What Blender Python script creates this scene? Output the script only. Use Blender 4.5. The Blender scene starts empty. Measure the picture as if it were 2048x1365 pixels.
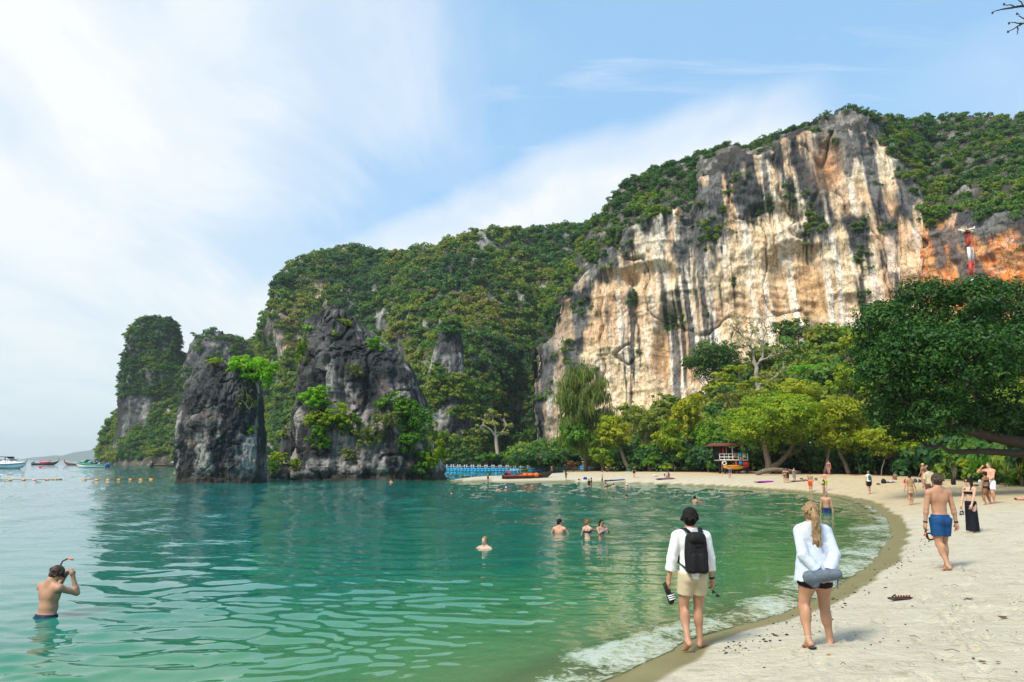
import bpy, math, random
import numpy as np
from mathutils import Matrix, Vector

random.seed(7)
RNG = np.random.default_rng(11)
sc = bpy.context.scene
COL = sc.collection
R = math.radians

# ------------------------------------------------------------------ camera
CAMH = 2.5
FPX, PW, PH = 1428.0, 2048.0, 1365.0
PITCH = math.atan((925.1 - 682.5) / FPX)
ROLL = 0.005
cam_d = bpy.data.cameras.new('camera')
cam_d.sensor_width = 36.0
cam_d.lens = FPX / PW * 36.0
cam_d.clip_start = 0.1
cam_d.clip_end = 40000
cam = bpy.data.objects.new('camera', cam_d)
COL.objects.link(cam)
CM = Matrix.Translation((0, 0, CAMH)) @ Matrix.Rotation(math.pi / 2 + PITCH, 4, 'X') @ Matrix.Rotation(ROLL, 4, 'Z')
cam.matrix_world = CM
sc.camera = cam
CR = np.array(CM.to_3x3())

# ------------------------------------------------------------------ sky, sun, exposure
SUN_EL, SUN_AZ = 50.0, -136.0      # degrees; azimuth clockwise from +Y (so the sun stands to the left, a little behind)
w = bpy.data.worlds.new('World')
sc.world = w
w.use_nodes = True
nt = w.node_tree
for n in list(nt.nodes):
    nt.nodes.remove(n)
def N(t, typ, **kw):
    n = t.nodes.new(typ)
    for k, v in kw.items():
        setattr(n, k, v)
    return n
out = N(nt, 'ShaderNodeOutputWorld')
bg = N(nt, 'ShaderNodeBackground')
bg.inputs['Strength'].default_value = 0.12
sky = N(nt, 'ShaderNodeTexSky', sky_type='NISHITA')
sky.sun_disc = False
sky.sun_elevation = R(SUN_EL)
sky.sun_rotation = R(SUN_AZ)
sky.air_density = 1.0
sky.dust_density = 1.0
sky.ozone_density = 2.5
tc = N(nt, 'ShaderNodeTexCoord')
L = nt.links.new
def mth(t, op, a=None, b=None, clamp=False):
    n = t.nodes.new('ShaderNodeMath'); n.operation = op; n.use_clamp = clamp
    for i, v in enumerate((a, b)):
        if v is None: continue
        if isinstance(v, (int, float)): n.inputs[i].default_value = v
        else: t.links.new(v, n.inputs[i])
    return n.outputs[0]
def mixc(t, f, a, b, blend='MIX'):
    n = t.nodes.new('ShaderNodeMix'); n.data_type = 'RGBA'; n.blend_type = blend
    for i, v in ((0, f), (6, a), (7, b)):
        if isinstance(v, (int, float)): n.inputs[i].default_value = v
        elif isinstance(v, (tuple, list)): n.inputs[i].default_value = tuple(v) + ((1,) if len(v) == 3 else ())
        else: t.links.new(v, n.inputs[i])
    return n.outputs[2]
def ramp(t, f, stops, interp='LINEAR'):
    n = t.nodes.new('ShaderNodeValToRGB'); cr = n.color_ramp; cr.interpolation = interp
    while len(cr.elements) > 1: cr.elements.remove(cr.elements[-1])
    for i, (p, c) in enumerate(stops):
        if isinstance(c, (int, float)): c = (c, c, c)
        e = cr.elements[0] if i == 0 else cr.elements.new(p)
        e.position = p; e.color = tuple(c) + (1,)
    t.links.new(f, n.inputs[0])
    return n.outputs[0]
def noise(t, vec, scale, detail=4, rough=.55, dist=0.0):
    n = t.nodes.new('ShaderNodeTexNoise'); n.inputs['Scale'].default_value = scale
    n.inputs['Detail'].default_value = detail; n.inputs['Roughness'].default_value = rough
    n.inputs['Distortion'].default_value = dist
    if vec is not None: t.links.new(vec, n.inputs['Vector'])
    return n.outputs['Fac']
def mapping(t, vec, scale=(1, 1, 1), rot=(0, 0, 0), loc=(0, 0, 0)):
    n = t.nodes.new('ShaderNodeMapping')
    n.inputs['Scale'].default_value = scale; n.inputs['Rotation'].default_value = rot; n.inputs['Location'].default_value = loc
    t.links.new(vec, n.inputs['Vector'])
    return n.outputs[0]
# clouds: a flat sheet of cloud high above, looked at along each direction (x/z, y/z)
sep = N(nt, 'ShaderNodeSeparateXYZ'); L(tc.outputs['Generated'], sep.inputs[0])
zc = mth(nt, 'MAXIMUM', mth(nt, 'ADD', sep.outputs[2], 0.16), 0.05)
comb = N(nt, 'ShaderNodeCombineXYZ')
L(mth(nt, 'DIVIDE', sep.outputs[0], zc), comb.inputs[0]); L(mth(nt, 'DIVIDE', sep.outputs[1], zc), comb.inputs[1])
sheet = comb.outputs[0]
cn1 = noise(nt, mapping(nt, sheet, (.9, .5, 1), (0, 0, R(28)), (3.1, 1.7, 0)), 1.0, 6, .5, .3)
cn2 = noise(nt, mapping(nt, sheet, (2.6, 1.3, 1), (0, 0, R(-25)), (1.0, 5.0, 2.0)), 1.0, 7, .58, .4)
nz = mth(nt, 'ADD', mth(nt, 'MULTIPLY', mth(nt, 'SUBTRACT', cn1, .5), 1.0), mth(nt, 'MULTIPLY', mth(nt, 'SUBTRACT', cn2, .5), .55))
azi = mth(nt, 'DIVIDE', sep.outputs[0], mth(nt, 'ADD', mth(nt, 'ABSOLUTE', sep.outputs[1]), .02))
# the thick deck on the left thins out towards the right
deck = ramp(nt, mth(nt, 'ADD', mth(nt, 'MULTIPLY', azi, -1.0), mth(nt, 'MULTIPLY', nz, .62)), [(0.0, .06), (.10, .20), (.24, .55), (.46, .92)], 'EASE')
# a bank of cloud with a clear upper edge, rising from the left to the right
pln = mth(nt, 'ADD', mth(nt, 'ADD', mth(nt, 'MULTIPLY', sep.outputs[0], .297), mth(nt, 'MULTIPLY', mth(nt, 'ABSOLUTE', sep.outputs[1]), .371)), mth(nt, 'MULTIPLY', sep.outputs[2], -.880))
bank = ramp(nt, mth(nt, 'ADD', mth(nt, 'ADD', pln, .30), mth(nt, 'MULTIPLY', nz, .11)), [(.275, 0.0), (.318, .62), (.36, .95), (.46, .70), (.60, .5)], 'EASE')
bank = mth(nt, 'MULTIPLY', bank, ramp(nt, mth(nt, 'ADD', azi, mth(nt, 'MULTIPLY', nz, .14)), [(.36, 1.0), (.52, .12), (.8, .3)], 'EASE'))
wisp = ramp(nt, noise(nt, mapping(nt, sheet, (1.1, 4.2, 1), (0, 0, R(-32)), (2.0, 9.0, 4.0)), 1.6, 8, .62, .8), [(.44, 0.0), (.76, .42)], 'EASE')
cmask = mth(nt, 'MAXIMUM', mth(nt, 'MAXIMUM', deck, bank), wisp)
ccol = ramp(nt, cn2, [(.34, (4.55, 5.05, 5.5)), (.60, (5.75, 5.8, 5.85))])
skc = mixc(nt, .62, sky.outputs[0], (2.1, 4.15, 6.35))
final = mixc(nt, cmask, skc, ccol)
# pale haze close to the horizon, all the way round
hz = mth(nt, 'SUBTRACT', 1.0, mth(nt, 'DIVIDE', mth(nt, 'ABSOLUTE', sep.outputs[2]), .42), True)
final = mixc(nt, mth(nt, 'MULTIPLY', mth(nt, 'POWER', hz, 1.8), .75), final, (4.0, 4.85, 5.1, 1))
L(final, bg.inputs['Color']); L(bg.outputs[0], out.inputs['Surface'])

sun_d = bpy.data.lights.new('sun', 'SUN')
sun_d.energy = 3.2
sun_d.angle = R(16)
sun_d.color = (1.0, .93, .80)
sun = bpy.data.objects.new('sun', sun_d)
COL.objects.link(sun)
sd = Vector((math.sin(R(SUN_AZ)) * math.cos(R(SUN_EL)), math.cos(R(SUN_AZ)) * math.cos(R(SUN_EL)), math.sin(R(SUN_EL))))
sun.rotation_euler = sd.to_track_quat('Z', 'Y').to_euler()

sc.view_settings.view_transform = 'Standard'
sc.view_settings.look = 'None'
sc.view_settings.exposure = 0.60
sc.view_settings.gamma = 1.0
sc.view_settings.use_curve_mapping = False
sc.render.engine = 'CYCLES'
cy = sc.cycles
cy.max_bounces = 6; cy.diffuse_bounces = 3; cy.glossy_bounces = 3; cy.transmission_bounces = 3
cy.transparent_max_bounces = 10; cy.volume_bounces = 0
cy.caustics_reflective = False; cy.caustics_refractive = False
cy.use_adaptive_sampling = True; cy.adaptive_threshold = 0.012
cy.use_denoising = True
try:
    cy.denoiser = 'OPENIMAGEDENOISE'; cy.denoising_prefilter = 'ACCURATE'; cy.denoising_input_passes = 'RGB_ALBEDO_NORMAL'
except Exception:
    pass
cy.sample_clamp_indirect = 4.0

# ------------------------------------------------------------------ helpers: pixels to points
def ray(x, y):
    d = np.array([(x - PW / 2) / FPX, -(y - PH / 2) / FPX, -1.0])
    return CR @ d
def at(x, y, Y):                         # the point seen at pixel (x, y) whose distance along +Y is Y
    d = ray(x, y)
    return np.array([0, 0, CAMH]) + d * (Y / d[1])
def atv(x, y, Y):                        # the same for arrays
    x, y, Y = np.broadcast_arrays(np.asarray(x, float), np.asarray(y, float), np.asarray(Y, float))
    d = np.stack([(x - PW / 2) / FPX, -(y - PH / 2) / FPX, -np.ones_like(x)], -1) @ CR.T
    return np.array([0, 0, CAMH]) + d * (Y / d[..., 1])[..., None]
def gz(x, y, z=0.0):                     # where the line of sight of a pixel meets the level z
    d = ray(x, y)
    return np.array([0, 0, CAMH]) + d * ((z - CAMH) / d[2])

# ------------------------------------------------------------------ helpers: noise
def _h(ix, iy, iz, s):
    h = (ix.astype(np.int64) * 374761393 + iy.astype(np.int64) * 668265263 + iz.astype(np.int64) * 1440662683 + s * 974634777) & 0xffffffff
    h = ((h ^ (h >> 13)) * 1274126177) & 0xffffffff
    h = h ^ (h >> 16)
    return (h & 0xffffff) / float(0x7fffff) - 1.0
def vnoise(p, s=0):
    p = np.asarray(p, float)
    i = np.floor(p).astype(np.int64); f = p - i
    f = f * f * f * (f * (f * 6 - 15) + 10)
    x, y, z = i[..., 0], i[..., 1], i[..., 2]
    fx, fy, fz = f[..., 0], f[..., 1], f[..., 2]
    r = 0
    for a in (0, 1):
        wx = fx if a else 1 - fx
        for b in (0, 1):
            wy = fy if b else 1 - fy
            for c in (0, 1):
                wz = fz if c else 1 - fz
                r = r + wx * wy * wz * _h(x + a, y + b, z + c, s)
    return r
def fbm(p, o=4, g=.5, l=2.03, s=0):
    p = np.asarray(p, float); a = 1.0; r = 0; t = 0
    for k in range(o):
        r = r + a * vnoise(p, s + k * 17); t += a; a *= g; p = p * l + 3.7
    return r / t
def ridged(p, o=4, g=.5, l=2.05, s=0):
    p = np.asarray(p, float); a = 1.0; r = 0; t = 0
    for k in range(o):
        r = r + a * (1 - 2 * np.abs(vnoise(p, s + k * 31))); t += a; a *= g; p = p * l + 1.9
    return r / t
def sstep(a, b, x):
    t = np.clip((np.asarray(x, float) - a) / (b - a), 0, 1)
    return t * t * (3 - 2 * t)
def pl(x, pts):                          # piecewise linear curve through (x, y) points
    a = np.array(pts, float)
    return np.interp(x, a[:, 0], a[:, 1])

# ------------------------------------------------------------------ helpers: meshes
class MB:
    def __init__(s): s.V = []; s.F4 = []; s.F3 = []; s.n = 0; s.A = []
    def add(s, V, F, a=None):
        V = np.asarray(V, float).reshape(-1, 3); F = np.asarray(F, int)
        s.V.append(V)
        if len(F):
            (s.F4 if F.shape[1] == 4 else s.F3).append(F + s.n)
        s.A.append(np.full(len(V), .5) if a is None else np.broadcast_to(np.asarray(a, float), (len(V),)))
        s.n += len(V)
        return s
    def box(s, c, d, rz=0.0, M=None):
        V = np.array([[x, y, z] for x in (-.5, .5) for y in (-.5, .5) for z in (-.5, .5)]) * np.array(d)
        if rz: V = V @ np.array([[math.cos(rz), math.sin(rz), 0], [-math.sin(rz), math.cos(rz), 0], [0, 0, 1]])
        if M is not None: V = V @ np.asarray(M).T
        return s.add(V + np.array(c), [[0, 1, 3, 2], [4, 6, 7, 5], [0, 4, 5, 1], [2, 3, 7, 6], [0, 2, 6, 4], [1, 5, 7, 3]])
    def tube(s, P, r, n=8, cap=True, sq=1.0, a=None):
        P = np.asarray(P, float); r = np.broadcast_to(np.asarray(r, float), (len(P),))
        T = np.gradient(P, axis=0); T /= np.linalg.norm(T, axis=1)[:, None] + 1e-9
        up = np.array([0, 0, 1.0]) if abs(T[0][2]) < .9 else np.array([1.0, 0, 0])
        rings = []
        for i in range(len(P)):
            b = np.cross(T[i], up); b /= np.linalg.norm(b) + 1e-9
            u = np.cross(b, T[i]); up = u
            an = np.linspace(0, 2 * math.pi, n, endpoint=False)
            rings.append(P[i] + r[i] * (np.cos(an)[:, None] * b + sq * np.sin(an)[:, None] * u))
        V = np.concatenate(rings)
        F = [[i * n + j, i * n + (j + 1) % n, (i + 1) * n + (j + 1) % n, (i + 1) * n + j] for i in range(len(P) - 1) for j in range(n)]
        base = s.n
        s.add(V, F, a)
        if cap:
            m = len(P) - 1
            s.F3.append(np.array([[base, base + j + 1, base + j] for j in range(1, n - 1)]))
            s.F3.append(np.array([[base + m * n, base + m * n + j, base + m * n + j + 1] for j in range(1, n - 1)]))
        return s
    def ball(s, c, r, nu=12, nv=8):
        r = np.broadcast_to(np.asarray(r, float), (3,))
        th = np.linspace(0, math.pi, nv + 1); ph = np.linspace(0, 2 * math.pi, nu, endpoint=False)
        V = np.stack([np.sin(th)[:, None] * np.cos(ph), np.sin(th)[:, None] * np.sin(ph), np.cos(th)[:, None] * np.ones(nu)], -1).reshape(-1, 3) * r + np.array(c)
        F = [[i * nu + j, (i + 1) * nu + j, (i + 1) * nu + (j + 1) % nu, i * nu + (j + 1) % nu] for i in range(nv) for j in range(nu)]
        return s.add(V, F)
    def prism(s, poly, z0, z1, axis=2):        # polygon extruded; poly is a list of 2-D points
        n = len(poly); p = np.array(poly, float)
        def lift(z):
            q = np.zeros((n, 3)); o = [k for k in range(3) if k != axis]
            q[:, o[0]] = p[:, 0]; q[:, o[1]] = p[:, 1]; q[:, axis] = z
            return q
        b = s.n
        s.add(np.concatenate([lift(z0), lift(z1)]), [[i, (i + 1) % n, n + (i + 1) % n, n + i] for i in range(n)])
        s.F3.append(np.array([[b, b + i + 1, b + i] for i in range(1, n - 1)]))
        s.F3.append(np.array([[b + n, b + n + i, b + n + i + 1] for i in range(1, n - 1)]))
        return s
    def build(s, name, mat, parent=None, smooth=True, tint=False, loc=None):
        V = np.concatenate(s.V)
        o = mesh(name, V, np.concatenate(s.F4) if s.F4 else None, np.concatenate(s.F3) if s.F3 else None, mat, parent, smooth,
                 {'tint': np.concatenate(s.A)} if tint else None)
        if loc is not None: o.location = loc
        return o
def mesh_data(name, V, F4=None, F3=None, mat=None, smooth=True, attrs=None):
    me = bpy.data.meshes.new(name)
    V = np.ascontiguousarray(V, dtype=np.float32)
    n4 = 0 if F4 is None else len(F4); n3 = 0 if F3 is None else len(F3)
    me.vertices.add(len(V)); me.vertices.foreach_set('co', V.ravel())
    li = np.concatenate([np.asarray(F, np.int32).ravel() for F in (F4, F3) if F is not None and len(F)])
    me.loops.add(len(li)); me.loops.foreach_set('vertex_index', li)
    me.polygons.add(n4 + n3)
    st = np.concatenate([np.arange(n4) * 4, n4 * 4 + np.arange(n3) * 3]).astype(np.int32)
    me.polygons.foreach_set('loop_start', st)
    if smooth: me.polygons.foreach_set('use_smooth', np.ones(n4 + n3, bool))
    for k, v in (attrs or {}).items():
        v = np.asarray(v, np.float32)
        if v.ndim == 1:
            at_ = me.attributes.new(k, 'FLOAT', 'POINT'); at_.data.foreach_set('value', v)
        else:
            if v.shape[1] == 3: v = np.concatenate([v, np.ones((len(v), 1), np.float32)], 1)
            at_ = me.attributes.new(k, 'FLOAT_COLOR', 'POINT'); at_.data.foreach_set('color', np.ascontiguousarray(v, np.float32).ravel())
    me.update(calc_edges=True)
    if mat is not None: me.materials.append(mat)
    return me
def mesh(name, V, F4=None, F3=None, mat=None, parent=None, smooth=True, attrs=None):
    o = bpy.data.objects.new(name, mesh_data(name, V, F4, F3, mat, smooth, attrs))
    COL.objects.link(o)
    if parent is not None: o.parent = parent
    return o
def gridF(nu, nv, wrap=False):
    i = np.arange(nu if wrap else nu - 1)[:, None]; j = np.arange(nv - 1)[None, :]
    a = i * nv + j; b = ((i + 1) % nu) * nv + j
    return np.stack([a, b, b + 1, a + 1], -1).reshape(-1, 4)
def tag(o, label=None, cat=None, group=None, kind=None):
    if label: o['label'] = label
    if cat: o['category'] = cat
    if group: o['group'] = group
    if kind: o['kind'] = kind
    return o
def empty(name, loc=(0, 0, 0), rz=0.0, label=None, cat=None, group=None):
    o = bpy.data.objects.new(name, None)
    COL.objects.link(o)
    o.location = tuple(loc); o.rotation_euler = (0, 0, rz); o.empty_display_size = .2
    return tag(o, label, cat, group)
def copy_tree(o, parent=None):
    c = o.copy(); COL.objects.link(c)
    if parent is not None: c.parent = parent
    for ch in list(o.children): copy_tree(ch, c)
    return c

# ------------------------------------------------------------------ helpers: materials
MATS = {}
def mat_new(name):
    m = bpy.data.materials.new(name); m.use_nodes = True
    t = m.node_tree
    for n in list(t.nodes): t.nodes.remove(n)
    o = t.nodes.new('ShaderNodeOutputMaterial'); b = t.nodes.new('ShaderNodeBsdfPrincipled')
    t.links.new(b.outputs[0], o.inputs[0])
    return m, t, b, o
def plain(name, col, rough=.6, var=.12, scale=8.0, spec=.3, metal=0.0, bump=0.0):
    if name in MATS: return MATS[name]
    m, t, b, o = mat_new(name)
    tcn = t.nodes.new('ShaderNodeTexCoord')
    f = noise(t, tcn.outputs['Object'], scale, 5, .6)
    c = np.array(col, float)
    cc = ramp(t, f, [(.3, tuple(c * (1 - var))), (.7, tuple(np.minimum(c * (1 + var), .95)))])
    t.links.new(cc, b.inputs['Base Color'])
    b.inputs['Roughness'].default_value = rough
    b.inputs['Specular IOR Level'].default_value = spec
    b.inputs['Metallic'].default_value = metal
    if bump:
        bn = t.nodes.new('ShaderNodeBump'); bn.inputs['Distance'].default_value = bump
        t.links.new(noise(t, tcn.outputs['Object'], scale * 3, 4, .6), bn.inputs['Height'])
        t.links.new(bn.outputs[0], b.inputs['Normal'])
    MATS[name] = m
    return m
def attr_node(t, name, typ='GEOMETRY'):
    n = t.nodes.new('ShaderNodeAttribute'); n.attribute_name = name; n.attribute_type = typ
    return n
def foliage(name, stops, inst=False, trans=.28, rough=.55, spec=.25):
    """leaf material: colour by the 'tint' of each leaf or clump"""
    if name in MATS: return MATS[name]
    m, t, b, o = mat_new(name)
    if inst:
        a = attr_node(t, 'tone', 'INSTANCER').outputs['Fac']
        a2 = attr_node(t, 'tint').outputs['Fac']
        f = mth(t, 'ADD', a, mth(t, 'MULTIPLY', mth(t, 'SUBTRACT', a2, .5), .3), True)
    else:
        f = attr_node(t, 'tint').outputs['Fac']
    c = ramp(t, f, stops)
    t.links.new(c, b.inputs['Base Color'])
    b.inputs['Roughness'].default_value = rough
    b.inputs['Specular IOR Level'].default_value = spec
    tr = t.nodes.new('ShaderNodeBsdfTranslucent')
    t.links.new(mixc(t, 1.0, c, (1.15, 1.2, .55), 'MULTIPLY'), tr.inputs['Color'])
    mx = t.nodes.new('ShaderNodeMixShader'); mx.inputs[0].default_value = trans
    t.links.new(b.outputs[0], mx.inputs[1]); t.links.new(tr.outputs[0], mx.inputs[2]); t.links.new(mx.outputs[0], o.inputs[0])
    MATS[name] = m
    return m
# ------------------------------------------------------------------ the shore in plan
front_px = [(1190, 1365), (1300, 1317), (1379, 1283), (1485, 1250), (1606, 1209), (1696, 1160), (1752, 1112), (1778, 1072), (1770, 1040),
            (1735, 1012), (1690, 997), (1630, 988), (1540, 980), (1440, 973.5), (1330, 969), (1200, 965.5), (1080, 964), (960, 963), (905, 962)]
back_px = [(905, 960.8), (1000, 958), (1060, 953.5), (1110, 949), (1150, 945.5), (1180, 943)]
P1 = [gz(*p)[:2] for p in front_px]
tan0 = P1[0] - P1[1]; tan0 /= np.linalg.norm(tan0)
pre = [P1[0] + tan0 * 60, P1[0] + tan0 * 12 + np.array([.6, -.4]), P1[0] + tan0 * 4 + np.array([.1, -.1])]
P2 = [gz(*p)[:2] for p in back_px]
SHORE = np.array([[-30, -160]] + pre + P1 + P2 + [[-15, 262], [-20, 420], [420, 420], [420, -160]], float)
def polydist(p, poly, signed=True):
    p = np.asarray(p, float); sh = p.shape[:-1]; p = p.reshape(-1, 2)
    a = poly; b = np.roll(poly, -1, 0)
    best = np.full(len(p), 1e18); ins = np.zeros(len(p), bool)
    for k in range(len(a)):
        ab = b[k] - a[k]
        t = np.clip(((p - a[k]) @ ab) / (ab @ ab), 0, 1)
        q = a[k] + t[:, None] * ab
        best = np.minimum(best, ((p - q) ** 2).sum(1))
        if signed:
            c = ((a[k][1] > p[:, 1]) != (b[k][1] > p[:, 1]))
            if c.any():
                xx = a[k][0] + (p[:, 1] - a[k][1]) * ab[0] / (ab[1] if abs(ab[1]) > 1e-9 else 1e-9)
                ins ^= c & (p[:, 0] < xx)
    d = np.sqrt(best)
    if signed: d = np.where(ins, d, -d)
    return d.reshape(sh)
# round off the corners of the shoreline with a spline through the points
def smooth_poly(P, m=6):
    n = len(P); Q = []
    for i in range(n - 1):
        p0, p1, p2, p3 = P[max(i - 1, 0)], P[i], P[i + 1], P[min(i + 2, n - 1)]
        for t in np.linspace(0, 1, m, endpoint=False):
            Q.append(.5 * ((2 * p1) + (-p0 + p2) * t + (2 * p0 - 5 * p1 + 4 * p2 - p3) * t * t + (-p0 + 3 * p1 - 3 * p2 + p3) * t ** 3))
    Q.append(P[-1]); return np.array(Q)
k0, k1 = 1, len(SHORE) - 4
SHORE = np.concatenate([SHORE[:k0], smooth_poly(SHORE[k0:k1], 4), SHORE[k1:]])
def hprof(d):
    d = np.asarray(d, float)
    up = .82 * (1 - np.exp(-np.maximum(d, 0) / 4.2)) + .011 * np.clip(d, 0, 120)
    dn = -(3.8 * (1 - np.exp(-np.maximum(-d, 0) / 13.0)))
    return np.where(d > 0, up, dn)
def ground(x, y):
    d = polydist(np.stack([np.atleast_1d(x), np.atleast_1d(y)], -1).astype(float), SHORE)
    return float(hprof(d)[0])
def gp(x, y):                            # where the line of sight of a pixel first meets the sand
    r = ray(x, y); r = r / r[1]
    Y = np.geomspace(3, 320, 1600)
    P = np.array([0, 0, CAMH]) + r * Y[:, None]
    h = np.maximum(hprof(polydist(P[:, :2], SHORE)), 0.0)
    k = np.argmax(P[:, 2] <= h)
    return P[k]

# ------------------------------------------------------------------ polar sheets round the viewpoint
def polar(radii, angs):
    a = np.asarray(angs)[:, None]; r = np.asarray(radii)[None, :]
    X = r * np.sin(a); Y = r * np.cos(a)
    return X, Y
fine = np.linspace(-44, 44, 580)
coarse = np.concatenate([np.linspace(-180, -44, 110, endpoint=False), fine, np.linspace(44, 180, 110)[1:]])
angs = np.radians(coarse)

# sand and sea bed
rad = np.concatenate([[.2, 1, 2, 3], np.geomspace(3.6, 140, 270), np.geomspace(146, 430, 26)])
X, Y = polar(rad, angs)
D = polydist(np.stack([X, Y], -1), SHORE)
Z = hprof(D)
P3 = np.stack([X, Y, np.zeros_like(X)], -1)
land = sstep(1.2, 3.2, D)
# trodden sand: shallow heaps and footprints
rough = (fbm(P3 * 1.3, 4, s=3) * .035 + fbm(P3 * .35, 2, s=4) * .05)
foot = np.zeros_like(X)
nearm = (np.hypot(X, Y) < 34) & (D > .6)
idx = np.argwhere(nearm)
pts = np.stack([X[nearm], Y[nearm]], -1)
rr = np.random.default_rng(5)
dent = np.zeros(len(pts))
def tracks():
    out_ = []
    for k in range(120):
        x0 = rr.uniform(-2, 24); y0 = rr.uniform(3, 26); a = rr.normal(.62, .5) + (math.pi if rr.random() < .5 else 0)
        for s in range(rr.integers(4, 16)):
            sd_ = .11 * (1 if s % 2 else -1)
            out_.append((x0 + math.sin(a) * .66 * s + math.cos(a) * sd_, y0 + math.cos(a) * .66 * s - math.sin(a) * sd_, a + rr.normal(0, .12)))
    for k in range(1300):
        out_.append((rr.uniform(1, 26), rr.uniform(3.5, 26), rr.uniform(0, 6.28)))
    return out_
order = np.argsort(pts[:, 1]); ys_ = pts[order, 1]
for (fx, fy, fa) in tracks():
    lo, hi = np.searchsorted(ys_, [fy - .4, fy + .4]); ii = order[lo:hi]
    if not len(ii): continue
    q = pts[ii] - (fx, fy); ii = ii[np.abs(q[:, 0]) < .4]; 
    if not len(ii): continue
    q = pts[ii] - (fx, fy)
    u = (q[:, 0] * math.sin(fa) + q[:, 1] * math.cos(fa)) / .15; v = (q[:, 0] * math.cos(fa) - q[:, 1] * math.sin(fa)) / .065
    r2 = u * u + v * v
    dent[ii] += -.048 * np.exp(-r2 ** 1.5 * .9) + .024 * np.exp(-((np.sqrt(r2) - 1.55) / .35) ** 2)
foot[nearm] = np.clip(dent, -.07, .045)
drywet = sstep(1.0, 2.2, D + fbm(P3 * .6, 3, s=9) * .7)
Z = Z + land * rough + foot * drywet
V = np.stack([X, Y, Z], -1).reshape(-1, 3)
wn = fbm(P3 * np.array([.55, .55, 1]), 3, s=21) * .28 + fbm(P3 * 2.2, 2, s=22) * .06
lap = .62 + wn - .2 * sstep(20, 60, np.hypot(X, Y)) * 0
wet = 1 - sstep(lap - .06, lap + .07, D)
tree_px = [(1040, 946, 145), (1180, 941, 150), (1230, 941, 128), (1320, 942, 118), (1420, 944, 112), (1530, 946, 105), (1640, 945, 100), (1760, 945, 92), (1860, 946, 80), (1950, 948, 66), (2048, 950, 54), (2200, 955, 46)]
TL = [at(*p)[:2] for p in tree_px]
FOREST = np.array(TL + [[70, 30], [75, 5], [420, 5], [420, 415], [-12, 415]], float)
Df = polydist(np.stack([X, Y], -1), FOREST)
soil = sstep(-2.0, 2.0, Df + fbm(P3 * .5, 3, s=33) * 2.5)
sunlit_tan = sstep(-30, -3, Df + fbm(P3 * .25, 2, s=35) * 4)  # mask for the warm sunlight on the back beach, painted into the sand colour
m, t, b, o = mat_new('sand')
aw = attr_node(t, 'wet').outputs['Fac']; aso = attr_node(t, 'soil').outputs['Fac']; al = attr_node(t, 'sunlit_tan').outputs['Fac']
tco = t.nodes.new('ShaderNodeTexCoord').outputs['Object']
n1 = noise(t, tco, 1.6, 6, .6); n2 = noise(t, tco, 26, 4, .65); n3 = noise(t, mapping(t, tco, (1, 1, 1)), .35, 3, .5)
dry = ramp(t, n1, [(.25, (.415, .38, .285)), (.55, (.485, .45, .345)), (.8, (.54, .505, .395))])
dry = mixc(t, mth(t, 'MULTIPLY', ramp(t, n2, [(.62, 0), (.72, 1)]), .35), dry, (.34, .28, .20))
dry = mixc(t, mth(t, 'MULTIPLY', ramp(t, noise(t, mapping(t, tco, (1, 1, 1), (0, 0, .5)), 2.3, 8, .74), [(.55, 0), (.68, 1)]), .6), dry, (.25, .22, .155))
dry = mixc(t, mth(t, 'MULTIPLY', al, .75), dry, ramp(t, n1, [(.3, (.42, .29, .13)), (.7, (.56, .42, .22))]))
wetc = ramp(t, n1, [(.3, (.17, .15, .065)), (.7, (.22, .195, .09))])
c = mixc(t, aw, dry, wetc)
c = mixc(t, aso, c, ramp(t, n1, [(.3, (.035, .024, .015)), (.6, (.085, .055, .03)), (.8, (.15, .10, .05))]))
t.links.new(c, b.inputs['Base Color'])
t.links.new(mth(t, 'SUBTRACT', .9, mth(t, 'MULTIPLY', aw, .45)), b.inputs['Roughness'])
b.inputs['Specular IOR Level'].default_value = .3
bn = t.nodes.new('ShaderNodeBump'); bn.inputs['Distance'].default_value = .16
hgt = mth(t, 'ADD', mth(t, 'MULTIPLY', noise(t, tco, 4.5, 5, .62), .6), mth(t, 'MULTIPLY', n2, .12))
t.links.new(mth(t, 'MULTIPLY', hgt, mth(t, 'SUBTRACT', 1.0, aw)), bn.inputs['Height']); t.links.new(bn.outputs[0], b.inputs['Normal'])
Fc = gridF(len(angs), len(rad))
keepf = (D.ravel()[Fc] > -70).any(1)
sand = mesh('sand', V, Fc[keepf], None, m, None, True, {'wet': wet.ravel(), 'soil': soil.ravel(), 'sunlit_tan': sunlit_tan.ravel()})
tag(sand, 'pale trodden sand of the curved beach running down under the water', kind='structure')

# ------------------------------------------------------------------ the sea
rw = np.concatenate([[.3, 1.5, 3], 1 / np.linspace(1 / 4.0, 1 / 180.0, 720), np.geomspace(190, 9000, 60)])
wf = np.concatenate([np.radians(np.linspace(-180, -42, 40, endpoint=False)), np.radians(np.linspace(-42, 42, 600)), np.radians(np.linspace(42, 180, 40))[1:]])
X, Y = polar(rw, wf)
near = np.hypot(X, Y) < 420
D = np.full(X.shape, -200.0)
D[near] = polydist(np.stack([X[near], Y[near]], -1), SHORE)
P3 = np.stack([X, Y, np.zeros_like(X)], -1)
depth = -hprof(D)
lapw = .08 + fbm(P3 * np.array([.55, .55, 1]), 3, s=21) * .22 + fbm(P3 * 2.2, 2, s=22) * .07
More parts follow.
